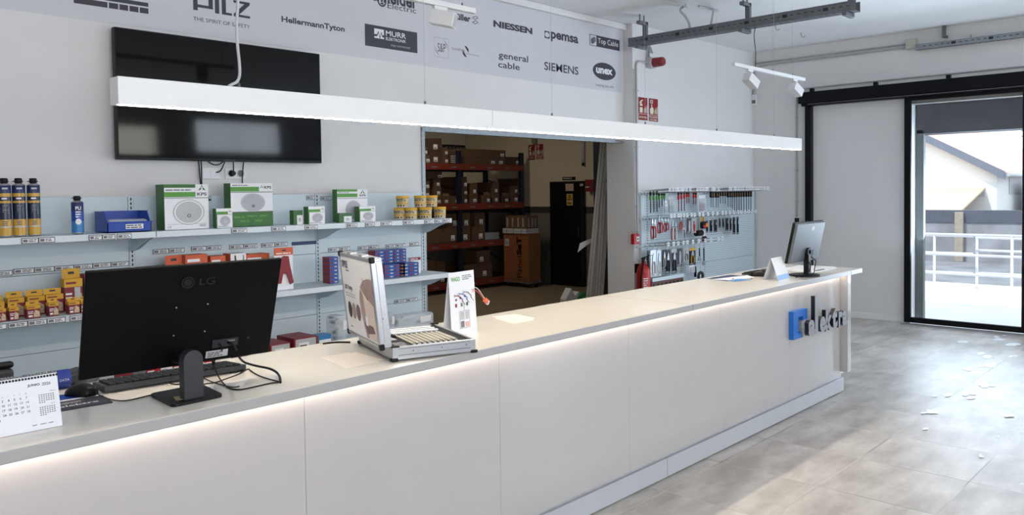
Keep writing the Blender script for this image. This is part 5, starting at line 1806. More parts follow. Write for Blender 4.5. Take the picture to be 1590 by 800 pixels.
pack(1066, 1073.5, 339, 363, INK, 'dark hang card with a pale knife on the second row', 'pack', 'knife', LGREY)
pack(1074.5, 1081, 340, 362, LGREY, 'hang card with a red knife next to the rubber mallet', 'pack', 'knife', RED)
a = at(1085, 338); b = at(1085, 366)
t = thing('rubber_mallet', 'black headed mallet hanging head down on the second row', 'mallet', (a.x, YH, b.z))
m = MB(); m.cyl((a.x, YH, a.z), (a.x, YH, b.z+.05), .009, LGREY, seg=12); m.build('shaft', t)
m = MB(); m.cyl((a.x-.06, YH, b.z+.03), (a.x+.06, YH, b.z+.03), .036, BLACK, seg=20); m.build('head', t)
a = at(1092.5, 338); b = at(1093, 356)
t = thing('tape_measure', 'black and red tape measure with an orange centre on a yellow card', 'tape measure', (a.x, YH, b.z))
m = MB(); m.obox((a.x, YH, (a.z+b.z)/2-.02), X_, Y_, Z_, (.105, .05, .085), BLACK, .018, 3); m.obox((a.x-.01, YH-.008, (a.z+b.z)/2-.035), X_, Y_, Z_, (.07, .04, .045), RED, .015); m.build('body', t)
m = MB(); m.cyl((a.x+.028, YH-.024, (a.z+b.z)/2-.018), (a.x+.028, YH-.031, (a.z+b.z)/2-.018), .026, pm('orange disc', (246, 136, 40), .4), seg=20); m.build('centre_disc', t)
m = MB(); m.box(a.x-.035, a.x+.035, YH+.012, YH+.015, (a.z+b.z)/2+.02, a.z+.01, YELLOW); m.build('card', t)
a = at(1093.5, 371)
t = thing('small_tape', 'small dark red tape reel below the larger tape measure', 'tape measure', (a.x, YH, a.z-.04))
m = MB(); m.cyl((a.x, YH-.018, a.z), (a.x, YH+.018, a.z), .034, CRIMSON, seg=20, capm=BLACK); m.build('body', t); hang(t, a.x, a.z+.1)
m = MB(); m.box(a.x-.02, a.x+.02, YH-.001, YH+.001, a.z+.02, a.z+.10, PAPERW); m.build('card', t)
G = 'dark tool sleeves on the second row'
for i, (px, w, yt, yb) in enumerate(((1098, 2.6, 343, 361), (1104, 4.5, 342, 361), (1110.8, 5.5, 341, 361), (1117.5, 2.2, 339, 354), (1122.7, 2.4, 339, 354), (1128.8, 4.8, 338.5, 359), (1134.5, 3.2, 338.5, 359), (1139.8, 4.5, 337.5, 364), (1145.4, 3.5, 337, 364))):
    pack(px-w/2, px+w/2, yt, yb, INK, 'dark narrow tool sleeve, %s from the left on the second row' % ORD[i], 'sleeve', 'knife', BLACK, G, name='tool_sleeve')
SILV = pm('silver clamshell', (206, 210, 214), .3, metal=.3)
pack(1005.3, 1008.5, 389, 430, BLACK, 'thin black hang card at the left end of the third row', 'pack', 'knife', DGREY)
pack(1010, 1019.5, 388.5, 430, SILV, 'large silver clamshell of pliers next to the thin black card', 'pack', 'pliers', LGREY)
pack(1019.8, 1027, 388.5, 429, SILV, 'large silver clamshell of pliers, second on the third row', 'pack', 'pliers', WPLAST)
pack(1028, 1034.5, 388, 417.5, DGREY, 'short grey hang card with white pliers on the third row', 'pack', 'pliers', LGREY)
pack(1033, 1041, 388, 425.5, DGREY, 'long grey hang card with white handled pliers', 'pack', 'pliers', BLACK)
pack(1042.5, 1051, 386.5, 425, DGREY, 'long grey hang card with a pale header in the middle of the third row', 'pack', 'pliers', BLACK, header=LGREY)
pack(1051.5, 1059, 386, 413.5, INK, 'dark hang card with a curved pale tool on the third row', 'pack', 'knife', LGREY)
pack(1061.5, 1069.5, 385, 406.5, LGREY, 'pale hang card with green gripped cutters on the third row', 'pack', 'pliers', DGREEN)
pack(1070, 1080, 385, 411.5, BLACK, 'yellow edged black hang card with cutters on the third row', 'pack', 'pliers', YELLOW, header=YELLOW)
pack(1070.5, 1078, 412, 424, PAPERW, 'small white card hanging below the yellow edged card', 'pack', 'bag', LGREY)
a = at(1079.5, 414); b = at(1079.5, 430)
t = thing('black_handle_tool', 'short black handled tool below the yellow edged card', 'tool', (a.x, YH, b.z))
m = MB(); m.cyl((a.x, YH, a.z), (a.x, YH, b.z), .012, BLACK, .016, seg=12); m.build('handle', t); hang(t, a.x, a.z)
for px, yt, yb, lab in ((1086, 384, 406, 'open ended wrench left of the other wrench on the third row'), (1092.7, 384, 413, 'longer open ended wrench at the right of the third row')):
    a = at(px, yt); b = at(px, yb)
    t = thing('wrench', lab, 'wrench', (a.x, YH, b.z))
    m = MB(); m.box(a.x-.011, a.x+.011, YH-.004, YH+.004, b.z+.05, a.z-.01, DGREY, .003); m.build('shank', t)
    m = MB()
    P = [(-.4, -.3), (-1, .3), (-1, 1), (-.45, 1.3), (-.3, .55), (.3, .55), (.45, 1.3), (1, 1), (1, .3), (.4, -.3)]
    m.prism([(a.x+.032*p, YH-.006, b.z+.05-.034*q_) for p, q_ in P], (0, .012, 0), ALU); m.build('jaw', t); hang(t, a.x, a.z)
p = at(1088, 429)
t = thing('cable_coil', 'small dark coil hanging low on the pegboard', 'coil', (p.x, YH, p.z-.05))
m = MB(); ring = [Vector((p.x+.05*math.cos(2*PI*i/20), YH, p.z+.045*math.sin(2*PI*i/20))) for i in range(20)]; m.tube(ring+[ring[0]], .017, DGREY, 10); m.build('coil', t); hang(t, p.x, p.z+.045)
# small dispensers along the bottom of the left half
m = MB()
xa = at(1011, 441).x; xb = at(1060, 434).x
zz = at(1034, 439).z
t = thing('dispenser_rack', 'narrow shelf of small dispensers low on the pegboard', 'rack', ((xa+xb)/2, 5.0, zz-.07))
m.box(xa, xb, YH-.02, YPEG, zz-.075, zz-.068, SHELFB); m.box(xa, xb, YH-.02, YH-.016, zz+.035, zz+.075, SHELFW); m.build('shelf_tray', t)
n = 8
for i in range(n):
    x = xa+(xb-xa)*(i+.5)/n
    d = thing('bit_dispenser', 'small dark red bit dispenser, %s from the left in the narrow shelf' % ORD[i], 'dispenser', (x, YH, zz-.068), 'bit dispensers low on the pegboard')
    m = MB(); m.box(x-.045, x+.045, YH-.01, YH+.06, zz-.0675, zz+.03, pm('dark red brown plastic', (98, 52, 50), .4), .006); m.build('body', d)
    m = MB(); m.cyl((x, YH-.011, zz-.01), (x, YH-.016, zz-.01), .02, BLACK, seg=14); m.build('dial', d)

# ------------------------------------------------------------------ fire equipment on the side wall
ex = thing('fire_extinguisher', 'red fire extinguisher on the wall beside the pegboard', 'fire extinguisher', (7.39, 4.99, 0.2))
ec = Vector((7.385, 4.985, 0))
zt = ony(996, 408, 4.985).z
m = MB(); m.lathe((ec.x, ec.y, zt-.56), [(.0, 0), (.07, 0), (.076, .02), (.076, .44), (.07, .49), (.045, .535), (.022, .555), (.022, .575)], RED, 28); m.build('cylinder', ex)
m = MB(); d = Vector((-.6, -.8, 0)); u = Vector((.8, -.6, 0))
for k in range(-4, 4):
    a0, a1 = .17*k, .17*(k+1)
    P = [ec+(d*math.cos(a)+u*math.sin(a))*.0768 for a in (a0, a1)]
    m.poly([Vector((P[0].x, P[0].y, zt-.33)), Vector((P[1].x, P[1].y, zt-.33)), Vector((P[1].x, P[1].y, zt-.13)), Vector((P[0].x, P[0].y, zt-.13))], pm('crimson label print', (198, 60, 62), .4))
    m.poly([Vector((P[0].x, P[0].y, zt-.46)), Vector((P[1].x, P[1].y, zt-.46)), Vector((P[1].x, P[1].y, zt-.41)), Vector((P[0].x, P[0].y, zt-.41))], LGREY)
m.scribble(ec+d*.0782-u*.03+Z_*(zt-.30), u, Z_, .06, .14, 6, PAPERW, 1, 3)
m.build('label', ex)
m = MB(); m.cyl((ec.x, ec.y, zt+.012), (ec.x, ec.y, zt+.05), .02, BLACK, seg=14)
m.obox((ec.x+.03, ec.y-.02, zt+.06), Vector((.8, -.5, .25)), Vector((.5, .86, 0)), Vector((-.25, .1, .95)), (.13, .022, .012), BLACK, .004); m.obox((ec.x+.035, ec.y-.02, zt+.035), Vector((.8, -.5, -.2)), Vector((.5, .86, 0)), Vector((.2, .1, .95)), (.10, .02, .01), BLACK, .004); m.build('valve_handle', ex)
m = MB(); m.cyl((ec.x-.02, ec.y-.02, zt+.03), (ec.x-.032, ec.y-.034, zt+.03), .015, GOLD, seg=14, capm=PAPERW); m.build('gauge', ex)
m = MB(); m.tube([(ec.x-.015, ec.y-.01, zt+.045), (ec.x-.05, ec.y-.05, zt+.06), (ec.x-.085, ec.y-.055, zt), (ec.x-.09, ec.y-.03, zt-.15), (ec.x-.085, ec.y-.02, zt-.30)], .010, BLACK, 10, 2); m.build('hose', ex)
m = MB(); m.box(ec.x-.02, ec.x+.02, ec.y+.05, YA, zt-.12, zt-.02, BLACK, .003); m.build('wall_hook', ex)
# call point
t = thing('alarm_call_point', 'small red fire alarm call point at the foot of the conduit', 'alarm button', (7.36, YA, 1.09))
a = ony(980.5, 364, 5.05); b = ony(992.5, 379, 5.05)
a.x = max(a.x, 7.30)
m = MB(); m.box(a.x, b.x, 5.045, YA, b.z, a.z, RED, .005); m.build('case', t)
w = b.x-a.x
m = MB(); m.box(a.x+w*.45, a.x+w*.92, 5.0425, 5.046, b.z+.03, a.z-.03, PAPERW, .001, 1); m.disc((a.x+w*.68, 5.042, (a.z+b.z)/2), X_, Z_, .012, .012, DGREY); m.build('press_plate', t)


def sign(px0, px1, yt, yb, words, label, kind, YY=YA, onxw=False):
    if not onxw:
        a = ony(px0, yt, YY-.004); b = ony(px1, yb, YY-.004); o = Vector((a.x, YY-.004, b.z)); w = b.x-a.x; h = a.z-b.z; u = X_; n = -Y_
    else:
        a = onx(px0, yt, YY-.004); b = onx(px1, yb, YY-.004); o = Vector((YY-.004, a.y, b.z)); w = a.y-b.y; h = a.z-b.z; u = -Y_; n = -X_
    f = lambda x, z, k=1: o+u*(w*x)+Z_*(h*z)+n*(.0008*k)
    t = thing('fire_sign', label, 'sign', o+u*(w/2), None)
    m = MB(); m.prism([f(0, 0, 0), f(1, 0, 0), f(1, 1, 0), f(0, 1, 0)], n*.0006, PAPERW)
    for c0, c1 in ((.015, .27), (.285, .985)):
        m.poly([f(.02, c0), f(.98, c0), f(.98, c1), f(.02, c1)], REDS)
    if kind == 'ext':
        m.poly([f(.16, .33, 2), f(.46, .33, 2), f(.46, .66, 2), f(.40, .72, 2), (f(.22, .72, 2)), f(.16, .66, 2)], CREAMS)
        m.poly([f(.16, .56, 3), f(.46, .56, 3), f(.46, .62, 3), f(.16, .62, 3)], REDS)
        m.poly([f(.25, .73, 2), f(.37, .73, 2), f(.37, .80, 2), f(.50, .86, 2), f(.48, .90, 2), f(.25, .84, 2), f(.12, .74, 2), f(.15, .72, 2)], CREAMS)
    else:
        m.poly([f(.18, .32, 2), f(.45, .32, 2), f(.52, .42, 2), f(.50, .58, 2), f(.36, .62, 2), f(.35, .75, 2), f(.27, .75, 2), f(.27, .60, 2), f(.14, .54, 2), f(.13, .42, 2)], CREAMS)
        m.poly([f(.18, .78, 2), f(.44, .78, 2), f(.44, .92, 2), f(.18, .92, 2)], CREAMS)
        m.disc(f(.31, .85, 3), u, Z_, w*.07, w*.07, REDS, 12)
    for dx in (0, .13, .25):
        m.poly([f(.60+dx, .33, 2), f(.66+dx, .33, 2), f(.70+dx, .48+dx*.5, 2), f(.68+dx, .60+dx*.4, 2), f(.62+dx, .46, 2)], CREAMS)
    if len(words) == 1:
        m.text(words[0], f(.10, .10, 2), u, Z_, w*.8, h*.085, CREAMS, .02)
    else:
        m.text(words[0], f(.08, .155, 2), u, Z_, w*.84, h*.08, CREAMS, .02); m.text(words[1], f(.14, .045, 2), u, Z_, w*.72, h*.08, CREAMS, .02)
    m.build('sign_plate', t)


sign(990.7, 1005.7, 149.8, 188, ['EXTINTOR'], 'red sign with an extinguisher pictogram on the white wall under the siren', 'ext')
sign(1007, 1022, 151.8, 190, ['PULSADOR', 'DE ALARMA'], 'red sign with a pushing hand pictogram on the white wall under the siren', 'push')
# siren
sc = ony(1012, 97.5, 5.05)
t = thing('alarm_siren', 'red alarm siren on a grey box high on the side wall', 'siren', (sc.x, YA, sc.z-.05))
m = MB(); m.box(sc.x-.065, sc.x+.045, 5.02, YA, sc.z-.06, sc.z+.055, LGREY, .008); m.build('junction_base', t)
m = MB(); m.lathe((sc.x+.0, 5.02, sc.z-.002), [(.052, 0), (.054, .01), (.05, .11), (.044, .125)], CRIMSON, 24, axis=(0, -1, 0)); m.lathe((sc.x, 5.02, sc.z-.002), [(.044, .125, CRIMSON), (.03, .118), (.0, .115)], CRIMSON, 24, axis=(0, -1, 0)); m.build('horn', t)


def conduit(pts, r, label, clips=(), name='conduit', round_=2):
    t = thing(name, label, 'conduit', pts[0])
    m = MB(); m.tube(pts, r, PIPE, 10, round_); m.build('pipe', t)
    for c, n in clips:
        c = vec(c); n = vec(n)
        k = MB(); k.cyl(c-Z_*0 - n.cross(Z_)*0, c, r*1.4, MGREY, seg=10) if False else k.obox(c, n.cross(Z_) if abs(n.z) < .5 else X_, n, Z_ if abs(n.z) < .5 else Y_, (r*3.6, r*3, r*1.6), LGREY, .002); k.build('clip', t)


yc = YA-.014
a = ony(1002, 98, yc); b = ony(988, 112, yc)
xc = b.x
conduit([Vector((sc.x-.06, yc, sc.z-.005)), Vector((xc+.10, yc, sc.z)), Vector((xc+.0, yc, sc.z-.01)), Vector((xc, yc, sc.z-.14)), Vector((xc, yc, 1.9)), Vector((xc, yc, 1.145))], .0105, 'grey conduit from the siren down to the red call point',
        [((xc, yc, z), (0, -1, 0)) for z in (2.72, 2.1, 1.45)])
xd = ony(984.5, 200, yc).x  # thin pipe stands in for the corner's shadow line and bright trim edge
conduit([Vector((xd, yc, 2.95)), Vector((xd, yc, 2)), Vector((xd, yc, 1.145))], .006, 'thin pale line along the wall corner beside the call point conduit', [((xd, yc, 2.72), (0, -1, 0))], round_=0)
conduit([Vector((sc.x-.01, yc, sc.z+.05)), Vector((sc.x-.01, yc, sc.z+.14)), Vector((sc.x-.02, yc-.01, sc.z+.2)), Vector((sc.x-.02, yc-.05, 3.15))], .010, 'short conduit from the siren up to the cable tray', [((sc.x-.01, yc, sc.z+.12), (0, -1, 0))])
xs_ = sc.x-.05
conduit([Vector((xs_, yc, sc.z+.05)), Vector((xs_, yc, sc.z+.17)), Vector((xs_, yc-.05, 3.15))], .006, 'thin conduit left of the short siren conduit', round_=1)

# ------------------------------------------------------------------ cable trays, conduits and track lights
def tray(name, p0, p1, w, h, mat, label, wall=False, slots=True):
    """perforated tray along Y, p0 -> p1 (x, y, z of the bottom)"""
    x, y0, z = p0; y1 = p1[1]
    t = thing(name, label, 'cable tray', (x, (y0+y1)/2, z))
    m = MB()
    ya, yb = min(y0, y1), max(y0, y1)
    m.box(x-w/2, x+w/2, ya, yb, z, z+.002, mat)
    for s in (-1, 1):
        m.box(x+s*w/2-.0012, x+s*w/2+.0012, ya, yb, z, z+h, mat)
        m.box(x+s*w/2-.006, x+s*w/2+.006, ya, yb, z+h-.003, z+h, mat)
        m.box(x+s*w/2-.006, x+s*w/2+.006, ya, yb, z-.001, z+.004, mat)
    if slots:
        y = ya+.05; i = 0
        while y < yb-.08:
            L = .045 if i % 6 == 3 else .03
            hh = .028 if i % 6 == 3 else .007
            m.rect((x-w/2-.0016, y+L, z+h*.55-hh/2), -Y_, Z_, L, hh, SLOT)
            m.rect((x-w/2+.02, y, z-.0008), Y_, X_, L, .009, SLOT); m.rect((x+.01, y, z-.0008), Y_, X_, L, .009, SLOT)
            y += .062; i += 1
    m.build('tray', t)
    return t


ty = tray('cable_tray', (7.09, 4.92, 3.135), (7.09, 2.58, 3.135), .10, .085, GALVD, 'perforated grey steel cable tray hanging under the ceiling')
for y in (4.78, 3.62, 2.66):
    m = MB()
    m.box(7.13, 7.17, y-.025, y+.025, 3.10, 3.385, GALVD, .006)
    m.box(7.02, 7.17, y-.025, y+.025, 3.35, 3.385, GALVD, .006)
    for bx_ in (7.05, 7.13):
        m.cyl((bx_, y, 3.385), (bx_, y, CZ), .008, GALV, seg=8)
    m.box(6.99, 7.17, y-.02, y+.02, 3.095, 3.13, GALVD, .004)
    m.build('hanger_bracket', ty)
zc = CZ-.012
a = onz(1058, 0, zc); b = onz(1065, 9, zc)
conduit([onz(1030, -6, zc), onz(1045, 2, zc), onz(1066, 8.5, zc), Vector((7.02, 4.30, zc-.02)), Vector((7.07, 4.22, zc-.12)), Vector((7.08, 4.20, 3.20))], .012, 'grey conduit along the ceiling bending down into the hanging tray', [(onz(1066, 8.5, zc), (0, 0, 1))])
conduit([onz(1085, 10, zc), onz(1118, 18, zc), onz(1108, 17, zc-.01), Vector((7.06, 3.93, zc-.06)), Vector((7.08, 3.98, 3.2))], .010, 'shorter ceiling conduit hooking down into the tray beside a hanger')
# wall tray and conduits on the right wall
xw = XR-.035
ty2 = tray('cable_tray', (xw-.02, 3.02, 3.215), (xw-.02, 0.5, 3.215), .06, .06, GALV, 'galvanised cable tray along the right wall above the entrance')
p = onx(1468, 45, xw)
m = MB(); m.box(xw-.06, XR, p.y-.02, p.y+.02, p.z-.10, p.z-.075, GALVD, .003); m.box(xw-.065, xw-.035, p.y-.02, p.y+.02, p.z-.10, p.z+.05, GALVD, .003); m.box(xw-.06, XR, p.y-.02, p.y+.02, p.z+.03, p.z+.05, GALVD, .003); m.build('hanger_bracket', ty2)
jb = onx(1415, 69, xw)
t = thing('junction_box', 'beige square junction box at the end of the wall tray', 'junction box', (XR, jb.y, jb.z-.05))
m = MB(); m.box(XR-.055, XR, jb.y-.062, jb.y+.062, jb.z-.055, jb.z+.06, pm('beige plastic', (196, 192, 182), .5), .008); m.build('box', t)
m = MB(); m.box(XR-.059, XR-.055, jb.y-.055, jb.y+.055, jb.z-.048, jb.z+.053, pm('beige plastic', (196, 192, 182), .5), .004); m.build('cover', t)
x_ = XR-.014
zc1 = jb.z+.012; zc2 = jb.z-.028
conduit([(x_, jb.y+.06, zc1), (x_, 4.2, zc1), (x_, 5.05, zc1)], .011, 'upper of the two grey conduits along the right wall under the ceiling', [((x_, y, zc1), (-1, 0, 0)) for y in (3.45, 4.0, 4.5)], round_=0)
th = onx(1170, 147, x_)
conduit([(x_, jb.y+.06, zc2), (x_, 4.75, zc2), (x_, th.y+.0, zc2-.005), (x_, th.y-.01, zc2-.12), (x_, th.y, th.z)], .011, 'lower grey conduit along the right wall turning down to the thermostat', [((x_, y, zc2), (-1, 0, 0)) for y in (3.45, 4.0, 4.5)]+[((x_, th.y, 2.98), (-1, 0, 0))])
t = thing('thermostat', 'small white thermostat box on the right wall near the corner', 'thermostat', (XR, th.y, 2.78))
m = MB(); m.box(XR-.03, XR, th.y-.05, th.y+.045, th.z-.15, th.z, WPLAST, .006); m.build('case', t)
m = MB(); m.box(XR-.032, XR-.03, th.y-.035, th.y+.02, th.z-.12, th.z-.075, MGREY, .001, 1); m.build('display', t)
q1 = onx(1262, 138, x_); q2 = onx(1590, 100.5, x_)
so_ = onx(1237, 340, x_)
zq = (q1.z+q2.z)/2
conduit([(x_, .6, zq), (x_, 3.0, zq), (x_, q1.y, zq), (x_, so_.y-.01, zq-.01), (x_, so_.y, zq-.16), (x_, so_.y, 2.0), (x_, so_.y, so_.z+.02)], .010, 'grey conduit above the entrance bending down to a wall socket', [((x_, y, zq), (-1, 0, 0)) for y in (2.6, 3.75)]+[((x_, so_.y, z), (-1, 0, 0)) for z in (2.55, 1.85, 1.45)])
t = thing('wall_socket', 'white surface socket with a black plug beside the entrance post', 'socket', (XR, so_.y, so_.z-.05))
m = MB(); m.box(XR-.045, XR, so_.y-.05, so_.y+.05, so_.z-.06, so_.z+.025, WPLAST, .005); m.build('case', t)
m = MB(); m.box(XR-.07, XR-.045, so_.y-.05, so_.y+.005, so_.z-.055, so_.z+.015, BLACK, .006); m.build('plug', t)
p = onx(1507, 62, XR-.02)
t = thing('wall_hook', 'small metal hook on the right wall below the tray', 'hook', (XR, p.y, p.z-.05))
m = MB(); m.tube([(XR-.004, p.y, p.z+.06), (XR-.02, p.y, p.z), (XR-.03, p.y, p.z-.05), (XR-.05, p.y-.04, p.z-.045)], .006, GALV, 8, 1); m.build('hook', t)
for i, (px, py, lab) in enumerate(((1204, 43, 'small wire hook in the ceiling near the tray'), (1244, 54, 'small wire hook in the ceiling nearest the right wall'))):
    p = onz(px, py, CZ-.02)
    m = MB(); m.tube([(p.x, p.y, CZ), (p.x, p.y, CZ-.03), (p.x+.02, p.y-.02, CZ-.055), (p.x+.04, p.y-.03, CZ-.03)], .004, GALV, 6, 1); m.cyl((p.x, p.y, CZ), (p.x, p.y, CZ-.008), .014, LGREY, seg=12)
    m.build('ceiling_hook', None, (p.x, p.y, CZ), lab, 'hook')


def track_light(xa, xb, y, z, heads, wires, label, cable=None, drop=.108):
    t = thing('track_light', label, 'track light', ((xa+xb)/2, y, z))
    m = MB(); m.box(xa, xb, y-.018, y+.018, z-.014, z+.018, WPLAST, .002); m.build('track', t)
    for x in wires:
        m = MB(); m.cyl((x, y, z+.018), (x, y, CZ), .0008, LGREY, seg=6); m.cyl((x, y, z+.018), (x, y, z+.036), .005, GALV, seg=8); m.build('suspension_wire', t)
    for (x, aim, nm) in heads:
        aim = Vector(aim).normalized()
        s = thing('spotlight', None, None, (0, 0, 0)); bpy.data.objects.remove(s)
        m = MB(); m.box(x-.05, x+.05, y-.013, y+.013, z-.035, z-.014, WPLAST, .003); m.cyl((x, y, z-.035), (x, y, z-drop+.043), .007, LGREY, seg=10); ad = m.build('adapter', t)
        u = aim.cross(Z_).normalized(); v = u.cross(aim)
        c = Vector((x, y, z-drop))+aim*.02
        m = MB(); m.obox(c, u, v, aim, (.085, .085, .15), WPLAST, .004); hd = m.build('spot_head', t)
        m = MB(); m.obox(c+aim*.0755, u, v, aim, (.07, .07, .003), LGREY, .001, 1); m.build('lens', hd)
    if cable:
        m = MB(); m.tube(cable, .004, DGREY, 6, 2); m.build('power_cable', t)
    return t


YT = 3.52; ZT = 2.745
track_light(6.66, 8.17, YT, ZT, ((6.98, (.85, -.15, -.5), 1), (7.95, (.85, -.15, -.5), 1)), (7.45, 7.90), 'white track light with two spotlights hanging near the entrance', [(7.09, YT, 3.133), (7.06, YT, 3.05), (7.10, YT, 2.92), (7.09, YT, ZT+.018)])
xa = ony(650, 0, 3.6).x; xb = ony(736, 16, 3.6).x; zt_ = ony(736, 18, 3.6).z
track_light(1.9, xb, 3.6, zt_, ((ony(683, 20, 3.6).x, (.50, -.80, -.22), 1),), (2.1, xb-.10), 'white track light with a square spotlight in front of the brand logos', None, .082)
# ------------------------------------------------------------------ storeroom seen through the opening
YR = 9.65; RD = 0.9
rk = thing('pallet_rack', 'blue and orange pallet rack full of cartons in the storeroom', 'rack', (9.0, YR+.45, 0))
upx = [ony(662, 300, YR).x-.55, ony(713, 320, YR).x, ony(810, 320, YR).x]
levels = [.115, .755, 1.385, 2.035]
for x in upx:
    for y in (YR, YR+RD):
        m = MB(); m.box(x-.04, x+.04, y-.03, y+.03, 0, 2.31, RACKB, .003); m.build('upright', rk)
    m = MB()
    for k in range(4):
        m.tube([(x, YR, .15+k*.5), (x, YR+RD, .55+k*.5 if k % 2 == 0 else .15+k*.5+.2)], .012, RACKB, 6)
    m.build('bracing', rk)
for z in levels:
    for y in (YR-.032, YR+RD+.032):
        for a, b in zip(upx, upx[1:]):
            m = MB(); m.box(a+.04 if y > YR else a, b-.04 if y > YR else b, y-.018, y+.018, z-.045, z+.055, ORANGE if y < YR+.3 else RACKB, .003)
            if y < YR:
                k = a+.2
                while k < b-.2:
                    m.rect((k, y-.0188, z-.012), X_, Z_, .12, .022, MGREY); k += .42
            m.build('beam', rk)
    m = MB(); m.box(upx[0], upx[-1], YR, YR+RD, z+.036, z+.05, pm('rack deck', (70, 62, 58), .7)); m.build('deck', rk)
m = MB(); m.box(upx[1]-.05, upx[1]+.12, YR+RD+.05, YR+RD+.09, 0, 2.3, RACKB)
for k in (.35, .95):
    x = upx[1]+k
    m.box(x-.05, x+.05, YR+RD+.05, YR+RD+.09, 1.4, 2.0, RACKB)
m.box(upx[1], upx[2], YR+RD+.05, YR+RD+.09, 1.70, 1.76, RACKB)
m.build('rear_frame', rk)

YC = YR+.03
def carton(px0, px1, yt, yb, z, label, mat=CARD, depth=.5, tagpos=None, left=None, group='cartons on the storeroom rack', open_=False, pattern=False, y=YC):
    a = ony(px0, (yt+yb)/2, y); b = ony(px1, (yt+yb)/2, y)
    h = (ony((px0+px1)/2, yt, y).z-ony((px0+px1)/2, yb, y).z)
    w = b.x-a.x
    t = thing('carton', label, 'carton', ((a.x+b.x)/2, y+depth/2, z), group)
    m = MB(); m.box(a.x, b.x, y, y+depth, z, z+h, mat, 0.0)
    if not open_:
        m.rect((a.x+w*.46, y-.001, z+h*.82), X_, Z_, w*.08, h*.18, CARDD)
    if pattern:
        m.scribble((a.x+w*.1, y-.0015, z+h*.08), X_, Z_, w*.8, h*.8, 4, LGREY, 1.1, 3)
    m.build('box', t)
    if tagpos is not None:
        s = min(w*.42, .085)
        m = MB(); m.rect((a.x+w*tagpos, y-.0018, z+h*.14), X_, Z_, s, min(h*.38, s), PAPERW); m.rect((a.x+w*tagpos+s*.15, y-.0022, z+h*.14+s*.1), X_, Z_, s*.6, s*.2, MGREY); m.build('label', t, label='white label')
    if open_:
        m = MB(); m.obox((a.x+w*.5, y+.01, z+h+.02), X_, Vector((0, .5, 1)), Vector((0, 1, -.5)), (w*.9, .06, .003), CARD); m.build('flap', t)
    return t


zt4 = levels[3]+.057; zt3 = levels[2]+.057; zt2 = levels[1]+.057; zt1 = levels[0]+.057
def stack(z, items):
    for it in items:
        t = carton(it[0], it[1], it[2], it[3], z, it[4], *it[5:])
        z += (ony((it[0]+it[1])/2, it[2], YC).z-ony((it[0]+it[1])/2, it[3], YC).z)+.002


TOP = 'on the top rack level'
stack(zt4, [(655, 667.5, 240, 253, 'small carton at the left end '+TOP, CARD, .5, .55), (655, 664, 228, 240, 'small carton stacked at the left end '+TOP, CARD, .5, .5)])
stack(zt4, [(669, 685.5, 234, 253.3, 'big carton with a white print, lower of two '+TOP, CARDD, .6, .25), (670.5, 685.7, 214, 233.7, 'big carton with a white print, topmost '+TOP, CARDD, .6, .15)])
stack(zt4, [(686.3, 696.2, 241, 253.5, 'small carton in the lower pair beside the big cartons', CARD, .5, .5), (686.3, 695.5, 228, 240.5, 'small carton on top of the pair beside the big cartons', CARD, .5, .5)])
stack(zt4, [(698.5, 711, 238.5, 254, 'carton with a bold white pattern '+TOP, CARDD, .5, None, None, 'cartons on the storeroom rack', False, True)])
stack(zt4, [(715, 766, 244, 255.5, 'very long carton, lower of two, '+TOP, CARD, .45, .93), ])
stack(zt4, [(767, 785, 244, 255.8, 'end carton under the upper long carton '+TOP, CARD, .45, .45), ])
t = carton(715, 785, 232, 243.6, zt4+(ony(740, 244, YC).z-ony(740, 255.5, YC).z)+.004, 'very long carton lying across two others '+TOP, CARD, .45, .88)
stack(zt4, [(786, 807, 243.5, 256.3, 'low carton at the right end '+TOP, CARDD, .5, .72)])
MID = 'on the middle rack level'
stack(zt3, [(656, 667, 304, 315, 'small carton at the bottom of the leftmost stack '+MID, CARD, .5, .5), (656, 667, 290.5, 303, 'small carton second up in the leftmost stack '+MID, CARD, .5, .5), (656, 667, 277, 290, 'small carton third up in the leftmost stack '+MID, CARD, .5, .5)])
stack(zt3, [(674.5, 685.5, 302.5, 315, 'carton at the bottom of the tall left stack '+MID, CARD, .5, .45), (674, 685, 288, 302, 'carton second up in the tall left stack '+MID, CARD, .5, .4), (674, 684, 275, 287.5, 'carton third up in the tall left stack '+MID, CARD, .5, .4), (664, 686, 262, 273.5, 'wide carton on top of the tall left stack '+MID, CARD, .5, .72)])
stack(zt3, [(687.5, 698.5, 303, 315, 'open topped carton right of the tall left stack', CARD, .4, .3, None, 'cartons on the storeroom rack', True)])
stack(zt3, [(702, 711, 303.5, 315.3, 'small carton left of the blue rack upright', CARD, .4, .6)])
stack(zt3, [(716, 725.3, 302.5, 315.3, 'carton at the bottom of the stack right of the blue upright', CARD, .5, .55), (716, 725.3, 291, 302.2, 'carton second up in the stack right of the blue upright', CARD, .5, .55), (715.5, 725, 273.5, 290.7, 'tall carton on top of the stack right of the blue upright', CARD, .5, .55)])
stack(zt3, [(730, 741.8, 302.5, 315.3, 'lower carton of the pair in mid right '+MID, CARD, .5, .4), (731.5, 741, 284, 302.2, 'upper carton of the pair in mid right '+MID, CARD, .5, .35)])
stack(zt3, [(751, 761.3, 303, 315.3, 'open flap carton standing alone '+MID, CARD, .4, .5, None, 'cartons on the storeroom rack', True)])
stack(zt3, [(766, 775, 302, 315.2, 'lower carton of the slim pair '+MID, CARD, .5, .3), (766, 774.5, 283.5, 301.7, 'upper carton of the slim pair '+MID, CARD, .5, .3)])
stack(zt3, [(780, 791, 304.5, 315.1, 'low open carton between slim pair and right end '+MID, CARDD, .4, .4, None, 'cartons on the storeroom rack', True)])
